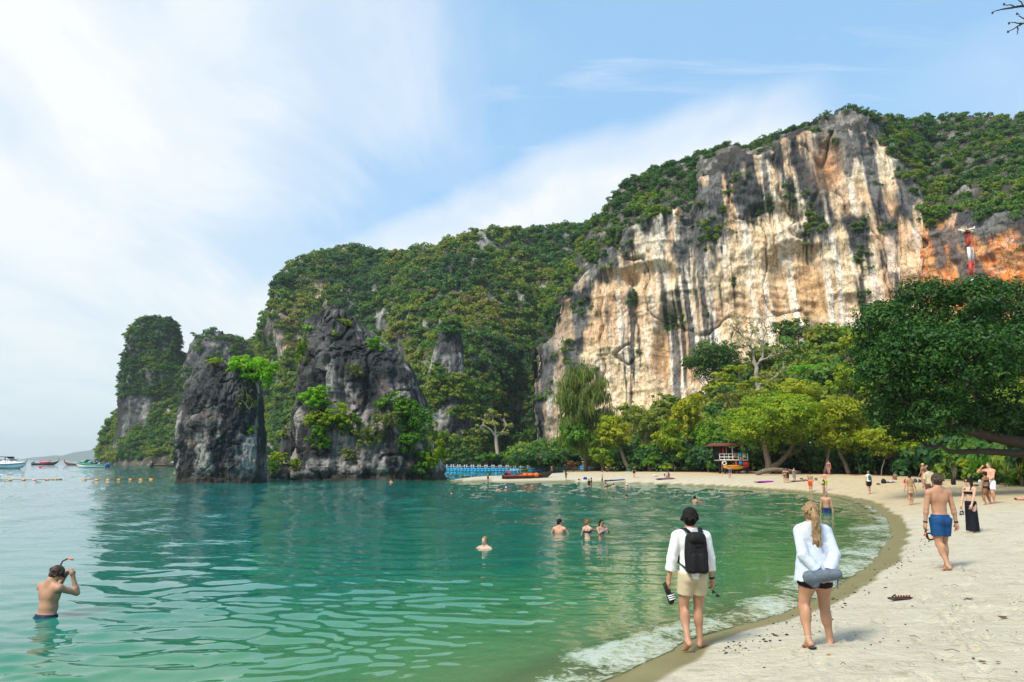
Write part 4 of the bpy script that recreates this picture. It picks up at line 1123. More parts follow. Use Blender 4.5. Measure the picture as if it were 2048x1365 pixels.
boulder('boulder', 1192, 939, 17, 7, 150, 804, 'rounded pale boulder on the sand at the far left end of the beach', (2.6, 2.5, 2.4), 'rock')

# ---- trees along the beach, from left to right
G2 = 'trees along the back of the beach'
GB = 'bushes at the back of the lagoon'
for (x, y, rx, ry, kd, dp, lb, tn) in [
    (935, 915, 30, 20, 'dark', 236, 'dark bush at the left end of the lagoon shore beside the grey rock', .6),
    (972, 918, 32, 18, 'green', 234, 'green bush under the pale fan shaped tree, left of its trunk', .35),
    (1020, 912, 34, 22, 'green', 236, 'broad green bush right of the pale fan shaped tree trunk', .3),
    (1048, 884, 32, 28, 'dark', 244, 'taller dark green bush against the cliff left of the pale rock', .75),
    (1080, 923, 18, 16, 'yellow', 226, 'yellow bush at the foot of the pale cliff behind the longtail bow', .45)]:
    shrub(lb, kd, x, y, rx, ry, None, dp, group=GB, tone=tn, ground_at=1)
k235 = 238
def pale_tree():
    d = 240; r = np.random.default_rng(3)
    lob = [(957, 858, 15, 9, 0), (968, 838, 16, 11, 2), (986, 829, 17, 9, -2), (1006, 836, 16, 10, 2), (1019, 856, 15, 10, 0), (985, 848, 20, 10, -3), (1008, 866, 13, 7, -1), (968, 864, 12, 7, 1)]
    tree('pale fan shaped tree with bare white limbs at the back of the lagoon', 'olive', (987, 850, 40, 30), d, 995, lobes=lob, fill=.55, bark=BARK_P, zbase=3.5, tone=.85, branchy=5,
         stems=[([(996, 912, 0), (993, 890, 0), (992, 872, 0)], 4.2, 3.2), ([(992, 874, 0), (980, 858, 0), (966, 850, 0)], 2.4, 1.1), ([(992, 872, 0), (990, 852, 0), (986, 838, 0)], 2.4, 1.0), ([(993, 874, 0), (1006, 862, 0), (1014, 850, 0)], 2.2, 1.0)], trunk_r=.55)
pale_tree()
T = tree
# casuarina: long drooping needles
def casuarina(label, cr, depth, base):
    TREE_N[0] += 1; r = np.random.default_rng(1900)
    cx, cy, rx, ry = cr; k = depth / FPX; b = at(base, 940, depth); B = np.array([b[0], b[1], ground(b[0], b[1])])
    root = empty('casuarina_tree', B, 0, label, 'tree', G2)
    tr = MB(); mb = MB(); top = at(cx, cy - ry, depth) - B
    sp = bez((0, 0, -.3), (top[0] * .2, 0, top[2] * .5), top, 14); tr.tube(sp, np.linspace(.42, .05, 14), 8)
    for i in range(64):
        f = r.uniform(.24, .99); s = sp[int(f * 13)]
        a = r.uniform(0, 6.28); ln = rx * k * (1.25 * math.sin(min(1, (1.06 - f) * 1.75) * 1.57) + .12) * r.uniform(.55, 1.05)
        e = s + np.array([math.cos(a) * ln, math.sin(a) * ln, ln * r.uniform(.1, .6)])
        P = bez(s, (s + e) / 2 + [0, 0, .5], e, 6); tr.tube(P, np.linspace(.09, .02, 6), 4)
        m = int(26 + 30 * ln); t_ = r.uniform(.25, 1.02, m)[:, None]
        p = s + (e - s) * t_ + r.normal(0, .45, (m, 3)); p[:, 2] -= r.uniform(0, 1.3, m)
        hgt = r.uniform(.7, 1.9, m)[:, None]; wd = r.uniform(.05, .12, m)[:, None]
        an = r.uniform(0, 6.28, m); u = np.stack([np.cos(an), np.sin(an), 0 * an], 1) * wd
        dr = np.stack([r.normal(0, .2, m), r.normal(0, .2, m), -np.ones(m)], 1) * hgt
        q = np.stack([p - u, p + u, p + dr + u * .4, p + dr - u * .4], 1).reshape(-1, 3)
        mb.add(q, np.arange(4 * m).reshape(-1, 4), np.repeat(np.clip(r.normal(.4, .12) + r.normal(0, .15, m), 0, 1), 4))
    tr.build('trunk', BARK, root); mb.build('crown', LEAF['pine'], root, False, True)
casuarina('tall feathery drooping casuarina at the left end of the beach trees', (1168, 785, 46, 78), 142, 1172)
T('dense dark green tree under the feathery casuarina', 'green', (1155, 880, 36, 46), 138, 1168, group=G2, tone=.35)
T('rounded yellow tree with leaning pale trunks left of the beach trees', 'yellow', (1232, 868, 50, 40), 128, 1262, group=G2, tone=.42,
  stems=[([(1262, 944, 0), (1250, 925, 0), (1240, 895, 0)], 5, 3), ([(1280, 942, 1), (1272, 912, 1), (1262, 885, 1)], 4, 2.4)])
T('small green tree beside the yellow tree, over a low bush', 'lime', (1200, 912, 26, 22), 126, 1205, group=G2, tone=.3)
T('greyish olive tree with thin branches right of the yellow tree', 'olive', (1292, 848, 46, 44), 134, 1290, group=G2, tone=.6, branchy=4, fill=.8)
T('pale olive tree crown high behind the first beach trees', 'olive', (1338, 815, 52, 28), 146, 1330, group=G2, tone=.6, branchy=3, fill=.85)
T('light green tree behind the greyish olive one', 'lime', (1268, 825, 34, 24), 150, 1265, group=G2, tone=.3)
T('tall golden yellow tree in the middle of the beach trees', 'yellow', (1374, 835, 40, 56), 124, 1385, group=G2, tone=.55)
T('low lime tree in front of the golden one', 'lime', (1338, 882, 42, 40), 119, 1350, group=G2, tone=.45)
T('deep green tree squeezed between the golden tree and the lifeguard hut', 'green', (1412, 880, 30, 56), 120, 1415, group=G2, tone=.62)
T('dense dark dome of a tree in front of the pale cliff foot', 'dark', (1432, 728, 66, 50), 172, 1440, group=G2, tone=.75, fill=1.1, leaf=.5)
T('layered yellow green tree with spreading pale boughs below the dark dome', 'yellow', (1470, 770, 72, 34), 130, 1475, group=G2, tone=.4, branchy=5,
  lobes=[(1440, 752, 30, 9, 0), (1478, 740, 30, 8, 2), (1505, 765, 30, 10, 0), (1430, 778, 24, 9, -1), (1468, 775, 34, 10, -2), (1500, 790, 34, 12, 0), (1455, 800, 30, 12, 1)])
T('olive tree rising behind the bare pale tree', 'olive', (1535, 715, 48, 40), 158, 1535, group=G2, tone=.5)
T('dark green tree high at the foot of the cliff above the bare tree', 'dark', (1585, 665, 42, 30), 178, 1590, group=G2, tone=.85, leaf=.5)
T('rust tinged tree high at the cliff foot', 'olive', (1632, 668, 26, 22), 176, 1632, group=G2, tone=.95)
T('broad mid green tree high on the slope left of the dark tree', 'green', (1668, 690, 60, 48), 165, 1670, group=G2, tone=.62)
T('vivid green layered tree on the slope', 'bright', (1635, 745, 66, 26), 142, 1640, group=G2, tone=.35, nl=9)
T('lime tree pressed against the upper edge of the big dark tree', 'lime', (1705, 690, 34, 40), 128, 1710, group=G2, tone=.6)
T('lime tree half hidden behind the big dark tree', 'lime', (1700, 770, 50, 46), 118, 1705, group=G2, tone=.5)
T('yellow green crown above the forked beach tree', 'yellow', (1605, 785, 68, 34), 116, 1610, group=G2, tone=.42)
T('big spreading beach tree with a forked yellowish trunk on the sand', 'lime', (1555, 850, 105, 70), 101, 1538, group=G2, tone=.42, nl=15, fill=1.0, branchy=2,
  stems=[([(1534, 956, 0), (1538, 930, 0), (1532, 905, 0), (1526, 880, 0)], 7.5, 4.5), ([(1537, 938, 0), (1560, 925, 0), (1578, 905, 0), (1590, 880, 0)], 6, 3.2), ([(1574, 912, 0), (1600, 900, 1), (1615, 880, 1)], 3, 1.6)])
T('golden tree right of the forked beach tree', 'yellow', (1672, 852, 66, 62), 97, 1696, group=G2, tone=.38, nl=11,
  stems=[([(1698, 950, 0), (1690, 925, 0), (1678, 905, 0)], 4.4, 3), ([(1650, 946, 1), (1655, 920, 1), (1660, 895, 1)], 3.5, 2)])
T('low golden bough hanging over the sand under the big dark tree', 'yellow', (1782, 885, 76, 36), 90, 1760, group=G2, tone=.42, nl=11)
T('lime tree under the right part of the big dark tree', 'lime', (1852, 890, 44, 28), 82, 1850, group=G2, tone=.5)
# bare tree
def bare_tree():
    d = 138; B0 = at(1513, 940, d); B = np.array([B0[0], B0[1], ground(B0[0], B0[1])])
    root = empty('bare_tree', B, 0, 'tall nearly leafless tree with pale twisted limbs before the cliff', 'tree', G2)
    r = np.random.default_rng(8); tr = MB(); mb = MB(); k = d / FPX
    def px(*pts): return np.array([at(x, y, d + dy) - B for (x, y, dy) in pts])
    main = [(px((1513, 950, 0), (1517, 860, 0), (1516, 800, 0), (1515, 765, 0), (1512, 740, 0), (1508, 722, 0)), 6, 4),
            (px((1510, 730, 0), (1506, 705, 0), (1500, 690, -1), (1482, 692, -2), (1468, 690, -3)), 3, 1.2), (px((1506, 708, 0), (1494, 680, 1), (1478, 665, 1), (1462, 655, 2)), 2.6, .8),
            (px((1512, 735, 0), (1526, 715, 1), (1524, 690, 1), (1532, 665, 1), (1528, 640, 0)), 3, .8), (px((1518, 725, 0), (1540, 712, -1), (1562, 708, -2)), 2.2, .7), (px((1502, 690, 0), (1504, 660, 0), (1498, 630, 0)), 2.2, .7), (px((1516, 770, 0), (1545, 760, -2), (1570, 735, -3)), 2.0, .6)]
    for P, a, b in main:
        tt_ = np.linspace(0, len(P) - 1, 4 * len(P)); q = np.stack([np.interp(tt_, np.arange(len(P)), P[:, c]) for c in range(3)], 1)
        q[1:-1] = (q[:-2] + 2 * q[1:-1] + q[2:]) / 4
        q = wiggle(q, r, .10); tr.tube(q, np.linspace(a * k, b * k, len(q)), 7)
        if a < 5:
            for _ in range(9):
                s = q[r.integers(len(q) // 3, len(q))]; e = s + np.array([r.normal(0, 1.5), r.normal(0, 1.0), r.uniform(.2, 2.6)])
                tr.tube(wiggle(bez(s, (s + e) / 2 + r.normal(0, .3, 3), e, 5), r, .1), np.linspace(.10, .03, 5), 4)
                m = 16; leaves(mb, e + r.normal(0, .55, (m, 3)), r.normal(size=(m, 3)), .4, r, r.normal(.6, .15, m))
    tr.build('trunk', BARK_P, root); mb.build('crown', LEAF['olive'], root, False, True)
bare_tree()
# slim trunks standing in the shade behind the beach
rt = np.random.default_rng(55)
slim = [(1448, 112, 'thin dark tree in the shade left of the lifeguard hut'), (1430, 118, 'crooked slim tree behind the lifeguard hut'), (1500, 110, 'slender shaded tree right of the lifeguard hut'), (1620, 104, 'slim leaning tree in the shade right of the forked trunk'), (1645, 108, 'straight thin tree in the shade behind the palm like plant'), (1720, 98, 'pale leaning thin tree behind the walking woman with the backpack'), (1745, 96, 'slender dark tree left of the woman with the backpack'), (1768, 97, 'thin tree in the gloom right of the woman with the backpack'), (1800, 92, 'double stemmed slim tree above the seated couple'), (1832, 90, 'slim dark tree above the woman in the tan skirt'), (1880, 84, 'thin straight tree in the gloom behind the shirtless man'), (1365, 124, 'thin tree with grey stems below the golden tree'), (1335, 126, 'grey thin tree among the roots below the low lime tree'), (1298, 130, 'thin grey tree behind the woman in black')]
for (x, d, lb) in slim:
    T(lb, 'green', (x + rt.normal(0, 8), 893 + rt.normal(0, 6), 16, 14), d, x + rt.normal(0, 10), group='slim trees in the shade behind the beach', tone=.3, nl=5, trunk_r=.14, bark=BARK_P if 'pale' in lb or 'grey' in lb else BARK)
# bushes at the edge of the sand
for (x, y, rx, ry, kd, dp, lb, tn) in [
    (1298, 928, 24, 17, 'green', 122, 'round green bush behind the woman in black', .6), (1268, 934, 16, 10, 'dark', 124, 'small dark bush left of the round green one', .7), (1337, 935, 18, 11, 'lime', 117, 'low bright bush above the pair on the mat', .4), (1214, 930, 18, 12, 'lime', 126, 'low bush left of the leaning pale trunks', .3),
    (1146, 931, 22, 9, 'rust', 146, 'rusty brown bush at the far left end of the beach', .5), (1936, 925, 26, 22, 'lime', 66, 'bright bush between the big man and the dark trunks', .6), (1905, 915, 22, 14, 'green', 70, 'shaded bush left of the bright one', .4)]:
    shrub(lb, kd, x, y, rx, ry, None, dp, group='bushes at the edge of the sand', tone=tn, ground_at=1)
shrub('tall dark sapling in the gloom right of the forked tree', 'dark', 1622, 888, 20, 24, None, 110, group='bushes at the edge of the sand', tone=.4, ground_at=1)
def spiky(label, x, y, rpx, d, n, kind, group=None):
    TREE_N[0] += 1; r = np.random.default_rng(TREE_N[0]); k = d / FPX
    b = at(x, y, d); B = np.array([b[0], b[1], ground(b[0], b[1])])
    root = empty('spiky_plant', B, 0, label, 'plant', group)
    mb = MB(); L0 = rpx * k
    tr = MB().tube([(0, 0, -.2), (.05, 0, L0 * .25), (0, .05, L0 * .5)], [L0 * .07, L0 * .06, L0 * .05], 7); tr.build('trunk', BARK, root)
    heads = [np.array([0, 0, L0 * .5])] + [np.array([r.normal(0, L0 * .5), r.normal(0, L0 * .4), L0 * r.uniform(.3, .9)]) for _ in range(4)]
    for h in heads:
        for i in range(n):
            a = r.uniform(0, 6.28); el = r.uniform(.25, 1.4); ln = L0 * r.uniform(.55, .9)
            d0 = np.array([math.cos(a) * math.cos(el), math.sin(a) * math.cos(el), math.sin(el)])
            s = np.linspace(0, 1, 6)[:, None]; P = h + d0 * ln * s + np.array([0, 0, -1.0]) * ln * .55 * s ** 2.2 * math.cos(el)
            sd_ = np.cross(d0, [0, 0, 1]); sd_ /= np.linalg.norm(sd_); wd = (L0 * .035) * (1 - s ** 2) + .002
            V = np.concatenate([P - sd_ * wd, P + sd_ * wd]); mb.add(V, [[j, j + 1, 7 + j, 6 + j] for j in range(5)], np.clip(r.normal(.5, .2), 0, 1))
    mb.build('crown', LEAF[kind], root, False, True)
G3 = 'spiky plants at the edge of the sand'
spiky('large drooping spiky pandanus behind the man in white shorts', 1985, 945, 46, 58, 46, 'green', G3)
spiky('second spiky pandanus at the right edge of the picture', 2040, 940, 44, 54, 40, 'olive', G3)
spiky('small spiky plant behind the two men in bright shorts', 1636, 948, 15, 101, 26, 'green', G3)
spiky('dark spiky plant left of the lifeguard hut', 1416, 944, 16, 112, 26, 'green', G3)
spiky('tiny spiky plant below the pale leaning tree', 1722, 945, 11, 96, 22, 'green', G3)
# the big dark tree on the right
kD = 44
lob = [(1770, 665, 62, 58, 0), (1850, 610, 66, 52, 2), (1940, 612, 70, 56, 0), (2030, 625, 80, 62, 3), (1760, 760, 60, 56, -1), (1840, 720, 74, 66, -3), (1930, 730, 80, 72, -4), (2030, 745, 84, 78, -3), (1800, 820, 60, 40, 0), (1880, 830, 66, 40, -2), (1970, 840, 66, 36, -1), (2060, 850, 60, 40, 0), (2120, 700, 90, 110, 3), (1735, 710, 34, 30, 2), (1745, 625, 30, 22, 3), (1820, 870, 40, 20, 2)]
T('big dark green glossy tree overhanging the right side of the beach', 'dark', (1930, 720, 200, 170), kD, 2190, lobes=lob, n=70000, leaf=.26, tone=.42, bark=BARK_D, cat='tree', name='dark_tree', trunk_r=.36, branchy=3, depth_r=1.0, ar=.45,
  stems=[([(2190, 985, 0), (2170, 930, 0), (2120, 890, 0)], 26, 19), ([(2125, 895, 0), (2040, 885, -1), (1960, 868, -2), (1880, 845, -2), (1830, 815, -2)], 15, 4), ([(2110, 910, 0), (2040, 908, -1), (1960, 902, -2), (1900, 905, -2), (1880, 890, -2)], 9, 2), ([(2130, 890, 0), (2080, 800, 0), (2040, 720, 0)], 14, 6), ([(2080, 890, 0), (2000, 840, 1), (1930, 760, 1)], 9, 4)])
# forest floor growth behind the first trees
r = np.random.default_rng(66)
pts_ = []
TLp = np.array([at(*p)[:2] for p in tree_px]); TLx = np.array([p[0] for p in tree_px], float)
ytop = [(1040, 905), (1150, 872), (1300, 838), (1400, 800), (1480, 735), (1560, 690), (1640, 660), (1720, 650), (2200, 640)]
while len(pts_) < 2600:
    k_ = r.integers(0, len(TLp) - 1); f = r.random(); q = TLp[k_] * (1 - f) + TLp[k_ + 1] * f; xp = TLx[k_] * (1 - f) + TLx[k_ + 1] * f
    dr = q / np.linalg.norm(q); dd_ = r.uniform(4, 76) if r.random() < .8 else r.uniform(4, 16)
    p = q + dr * dd_
    if p[1] > 200: continue
    zt = at(xp, pl(xp, ytop), p[1])[2]
    zf = 1.6 + (zt - 1.6) * (dd_ / 76) ** .75
    pts_.append((p[0], p[1], 1.8 + (zf - 1.8) * (.35 + .65 * r.random() ** .5) if dd_ > 14 else 1.9 + r.uniform(0, 1.6), dd_))
pts_ = np.array(pts_)
tn = fbm(pts_[:, :3] / 9.0, 2, s=88) * .5 + r.normal(.50, .10, len(pts_)) - .2 * (pts_[:, 3] < 14)
forest('understorey', pts_[:, :3], np.where(pts_[:, 3] < 16, r.uniform(1.2, 2.4, len(pts_)), r.uniform(1.8, 3.4, len(pts_))), np.clip(tn, 0, .8), 'wood filling the slope between the beach trees and the pale cliff', .95, scrub=(r.random(len(pts_)) < .07))
# a leafless tree just outside the frame whose twigs reach into the upper right corner
def twig_tree():
    B = np.array([9.2, 7.6, ground(9.2, 7.6)])
    root = empty('bare_tree', B, 0, 'thin dark leafless twigs reaching in from the upper right corner', 'tree')
    r = np.random.default_rng(4); tr = MB(); br = MB()
    top = at(2230, 40, 7.4) - B
    tr.tube(wiggle(bez((0, 0, -.3), (-.2, .1, 2.5), top, 9), r, .04), np.linspace(.16, .05, 9), 9)
    tr.tube(wiggle(bez(top * .7, top * .8 + [1.0, .3, .9], top + [1.8, .6, 1.6], 7), r, .04), np.linspace(.07, .01, 7), 6)
    tr.build('trunk', BARK_D, root)
    A = top
    def seg(pts, a, b):
        P = np.array([at(x, y, d) - B for (x, y, d) in pts]); tt_ = np.linspace(0, len(P) - 1, 3 * len(P))
        q = np.stack([np.interp(tt_, np.arange(len(P)), P[:, c]) for c in range(3)], 1); q[1:-1] = (q[:-2] + 2 * q[1:-1] + q[2:]) / 4
        br.tube(wiggle(q, r, .004), np.linspace(a, b, len(q)), 6)
    seg([(2230, 40, 7.4), (2120, 22, 7.3), (2060, 12, 7.2), (2032, 14, 7.2), (2005, 18, 7.1), (1985, 26, 7.1)], .022, .004)
    seg([(2230, 40, 7.4), (2120, 45, 7.3), (2060, 42, 7.2), (2040, 50, 7.2), (2016, 64, 7.1)], .018, .004)
    for s in ([(2032, 14, 7.2), (2018, 10, 7.1), (2008, 9, 7.1)], [(2048, 13, 7.2), (2040, 3, 7.2), (2030, -4, 7.1)], [(2044, 48, 7.2), (2030, 46, 7.1), (2018, 47, 7.1)], [(2052, 42, 7.2), (2042, 34, 7.15), (2034, 28, 7.1)], [(2034, 53, 7.2), (2036, 62, 7.2), (2034, 70, 7.2)]):
        seg(s, .008, .003)
    br.build('branch', BARK_D, root)
    bud0 = mesh_data('bud', *(lambda m_: (np.concatenate(m_.V), np.concatenate(m_.F4)))(MB().ball((0, 0, 0), (.012, .012, .016), 6, 4)), None, BARK_D)
    for (x, y, d) in ((1985, 26, 7.1), (2016, 64, 7.1), (2008, 9, 7.1), (2018, 47, 7.1), (2034, 28, 7.1), (2034, 14, 7.2), (2040, 50, 7.2)):
        ob = bpy.data.objects.new('bud', bud0); COL.objects.link(ob); ob.parent = root; ob.location = tuple(at(x, y, d) - B)
twig_tree()
# ------------------------------------------------------------------ people: one continuous surface per body
class Sdf:
    def __init__(s): s.p = []
    def cone(s, a, b, ra, rb, k=.02, tg=''): s.p.append(('c', np.array(a, float), np.array(b, float), ra, rb, k, tg)); return s
    def ell(s, c, r, k=.02, M=None, tg=''): s.p.append(('e', np.array(c, float), np.array(r, float), None if M is None else np.array(M, float), None, k, tg)); return s
    def tcone(s, a, b, ra, rb, k=.01, tg='', fl=(1, 1)):     # flat-ended tapered tube; fl flattens it front to back in frame M
        s.p.append(('t', np.array(a, float), np.array(b, float), ra, rb, k, tg, fl)); return s
    def bounds(s):
        lo, hi = np.full(3, 1e9), np.full(3, -1e9)
        for q in s.p:
            l, h = s._bb(q); lo = np.minimum(lo, l); hi = np.maximum(hi, h)
        return lo, hi
    def _bb(s, q):
        if q[0] in 'ct':
            m = max(np.max(q[3]), np.max(q[4])); return np.minimum(q[1], q[2]) - m, np.maximum(q[1], q[2]) + m
        m = q[2].max() if q[3] is not None else q[2]
        return q[1] - m, q[1] + m
    def mesh(s, h, off=0.0, clips=(), sub=(), wr=0.0, wseed=1, lo_hi=None):
        lo, hi = s.bounds() if lo_hi is None else lo_hi
        pad = h * 2.5 + abs(off) + wr
        lo = lo - pad; hi = hi + pad
        n = np.ceil((hi - lo) / h).astype(int) + 1
        ax = [lo[i] + h * np.arange(n[i]) for i in range(3)]
        D = np.full(n, .5)
        def ev(q, D, mode=0):
            k = q[5]; l, u = s._bb(q); m = k + 4 * h + abs(off) + wr
            i0 = np.maximum(np.floor((l - m - lo) / h).astype(int), 0); i1 = np.minimum(np.ceil((u + m - lo) / h).astype(int) + 1, n)
            if (i1 <= i0).any(): return
            sl = tuple(slice(i0[i], i1[i]) for i in range(3))
            X, Y, Z = np.meshgrid(*[ax[i][sl[i]] for i in range(3)], indexing='ij')
            if q[0] in 'ct':
                a, b = q[1], q[2]; ab = b - a; L2 = ab @ ab + 1e-12
                px, py, pz = X - a[0], Y - a[1], Z - a[2]
                t = (px * ab[0] + py * ab[1] + pz * ab[2]) / L2
                tc_ = np.clip(t, 0, 1)
                if q[0] == 'c':
                    d = np.sqrt((px - tc_ * ab[0]) ** 2 + (py - tc_ * ab[1]) ** 2 + (pz - tc_ * ab[2]) ** 2) - (q[3] + (q[4] - q[3]) * tc_)
                else:
                    fl = q[7]; r_ = q[3] + (q[4] - q[3]) * tc_
                    d = (np.sqrt(((px - t * ab[0]) / fl[0]) ** 2 + ((py - t * ab[1]) / fl[1]) ** 2 + (pz - t * ab[2]) ** 2) - r_) * min(fl)
                    d = np.maximum(d, np.maximum(-t, t - 1) * math.sqrt(L2))
            else:
                c, r = q[1], q[2]
                px, py, pz = X - c[0], Y - c[1], Z - c[2]
                if q[3] is not None:
                    M = q[3]; px, py, pz = (M[0, 0] * px + M[1, 0] * py + M[2, 0] * pz, M[0, 1] * px + M[1, 1] * py + M[2, 1] * pz, M[0, 2] * px + M[1, 2] * py + M[2, 2] * pz)
                k0 = np.sqrt((px / r[0]) ** 2 + (py / r[1]) ** 2 + (pz / r[2]) ** 2)
                k1 = np.sqrt((px / r[0] ** 2) ** 2 + (py / r[1] ** 2) ** 2 + (pz / r[2] ** 2) ** 2) + 1e-9
                d = k0 * (k0 - 1) / k1
            A = D[sl]
            if mode:
                D[sl] = np.maximum(A, -d)
            else:
                hh = np.clip(.5 + .5 * (A - d) / k, 0, 1)
                D[sl] = A * (1 - hh) + d * hh - k * hh * (1 - hh)
        for q in s.p: ev(q, D)
        D -= off
        if wr:
            X, Y, Z = np.meshgrid(*ax, indexing='ij'); msk = np.abs(D) < wr * 3 + 2 * h
            pp = np.stack([X[msk], Y[msk], Z[msk]], -1)
            D[msk] += wr * (ridged(pp * np.array([9, 9, 5.0]), 3, s=wseed) + .5 * fbm(pp * 22, 2, s=wseed + 3))
        for q in sub: ev(q, D, 1)
        if len(clips):
            X, Y, Z = np.meshgrid(*ax, indexing='ij')
            for (nv_, dd_) in clips: D = np.maximum(D, X * nv_[0] + Y * nv_[1] + Z * nv_[2] - dd_)
        return surfnet(D, lo, h)
def surfnet(D, lo, h):
    S = D < 0
    n = np.array(D.shape)
    c8 = [(i, j, k) for i in (0, 1) for j in (0, 1) for k in (0, 1)]
    def cs(A, c): return A[c[0]:n[0] - 1 + c[0], c[1]:n[1] - 1 + c[1], c[2]:n[2] - 1 + c[2]]
    cnt = sum(cs(S, c).astype(np.int8) for c in c8)
    mix = (cnt > 0) & (cnt < 8)
    cells = np.argwhere(mix)
    if not len(cells): return None
    idx = np.full(mix.shape, -1, np.int64); idx[mix] = np.arange(len(cells))
    pos = np.zeros((len(cells), 3)); w = np.zeros(len(cells))
    val = {c: cs(D, c)[mix] for c in c8}
    for a in c8:
        for ax_ in range(3):
            if a[ax_] == 0:
                b = list(a); b[ax_] = 1; b = tuple(b)
                da, db = val[a], val[b]; m = (da < 0) != (db < 0)
                t = da[m] / (da[m] - db[m])
                p = np.broadcast_to(np.array(a, float), (m.sum(), 3)).copy(); p[:, ax_] = t
                pos[m] += p; w[m] += 1
    V = lo + h * (cells + pos / w[:, None])
    F = []
    for ax_ in range(3):
        o1, o2 = [(1, 2), (2, 0), (0, 1)][ax_]
        A = np.take(S, range(n[ax_] - 1), ax_); B = np.take(S, range(1, n[ax_]), ax_)
        e = np.argwhere(A != B)
        e = e[(e[:, o1] > 0) & (e[:, o2] > 0) & (e[:, o1] < n[o1] - 1) & (e[:, o2] < n[o2] - 1)]
        if not len(e): continue
        fl = A[tuple(e.T)]
        def g(d1, d2):
            q = e.copy(); q[:, o1] += d1; q[:, o2] += d2
            return idx[tuple(q.T)]
        q = np.stack([g(-1, -1), g(0, -1), g(0, 0), g(-1, 0)], 1)
        q[~fl] = q[~fl][:, ::-1]
        F.append(q)
    F = np.concatenate(F); F = F[(F >= 0).all(1)]
    return V, F
def ik(S, T, l1, l2, pole):
    S, T, pole = np.array(S, float), np.array(T, float), np.array(pole, float)
    d = T - S; L_ = np.linalg.norm(d)
    if L_ > (l1 + l2) * .999: T = S + d / L_ * (l1 + l2) * .999; d = T - S; L_ = np.linalg.norm(d)
    u = d / L_; a = (l1 * l1 - l2 * l2 + L_ * L_) / (2 * L_); hh = math.sqrt(max(l1 * l1 - a * a, 0))
    p = pole - (pole @ u) * u; p /= np.linalg.norm(p) + 1e-9
    return S + u * a + p * hh, T
def rotm(rx=0, ry=0, rz=0): return np.array(Matrix.Rotation(rz, 3, 'Z') @ Matrix.Rotation(ry, 3, 'Y') @ Matrix.Rotation(rx, 3, 'X'))
SKIN = {}
def skin(nm, c):
    m = plain('skin_' + nm, c, .5, .10, 7, .35)
    SKIN[nm] = m; return m
skin('fair', (.54, .33, .24)); skin('tan', (.42, .225, .14)); skin('olive', (.40, .20, .11)); skin('pink', (.62, .30, .20)); skin('brown', (.26, .125, .065))
CL = {}
def cloth(nm, c, rough=.8, var=.14, sc_=14):
    if nm not in CL: CL[nm] = plain('cloth_' + nm, c, rough, var, sc_, .2, 0, .002)
    return CL[nm]
HAIRM = {'black': plain('hair_black', (.012, .010, .009), .75, .3, 30, .15), 'brown': plain('hair_brown', (.045, .026, .014), .5, .3, 30, .35), 'blond': plain('hair_blond', (.25, .16, .075), .5, .35, 26, .35), 'red': plain('hair_red', (.30, .075, .018), .5, .25, 26, .35), 'grey': plain('hair_grey', (.12, .11, .10), .6, .25, 26, .3)}
G_P = None
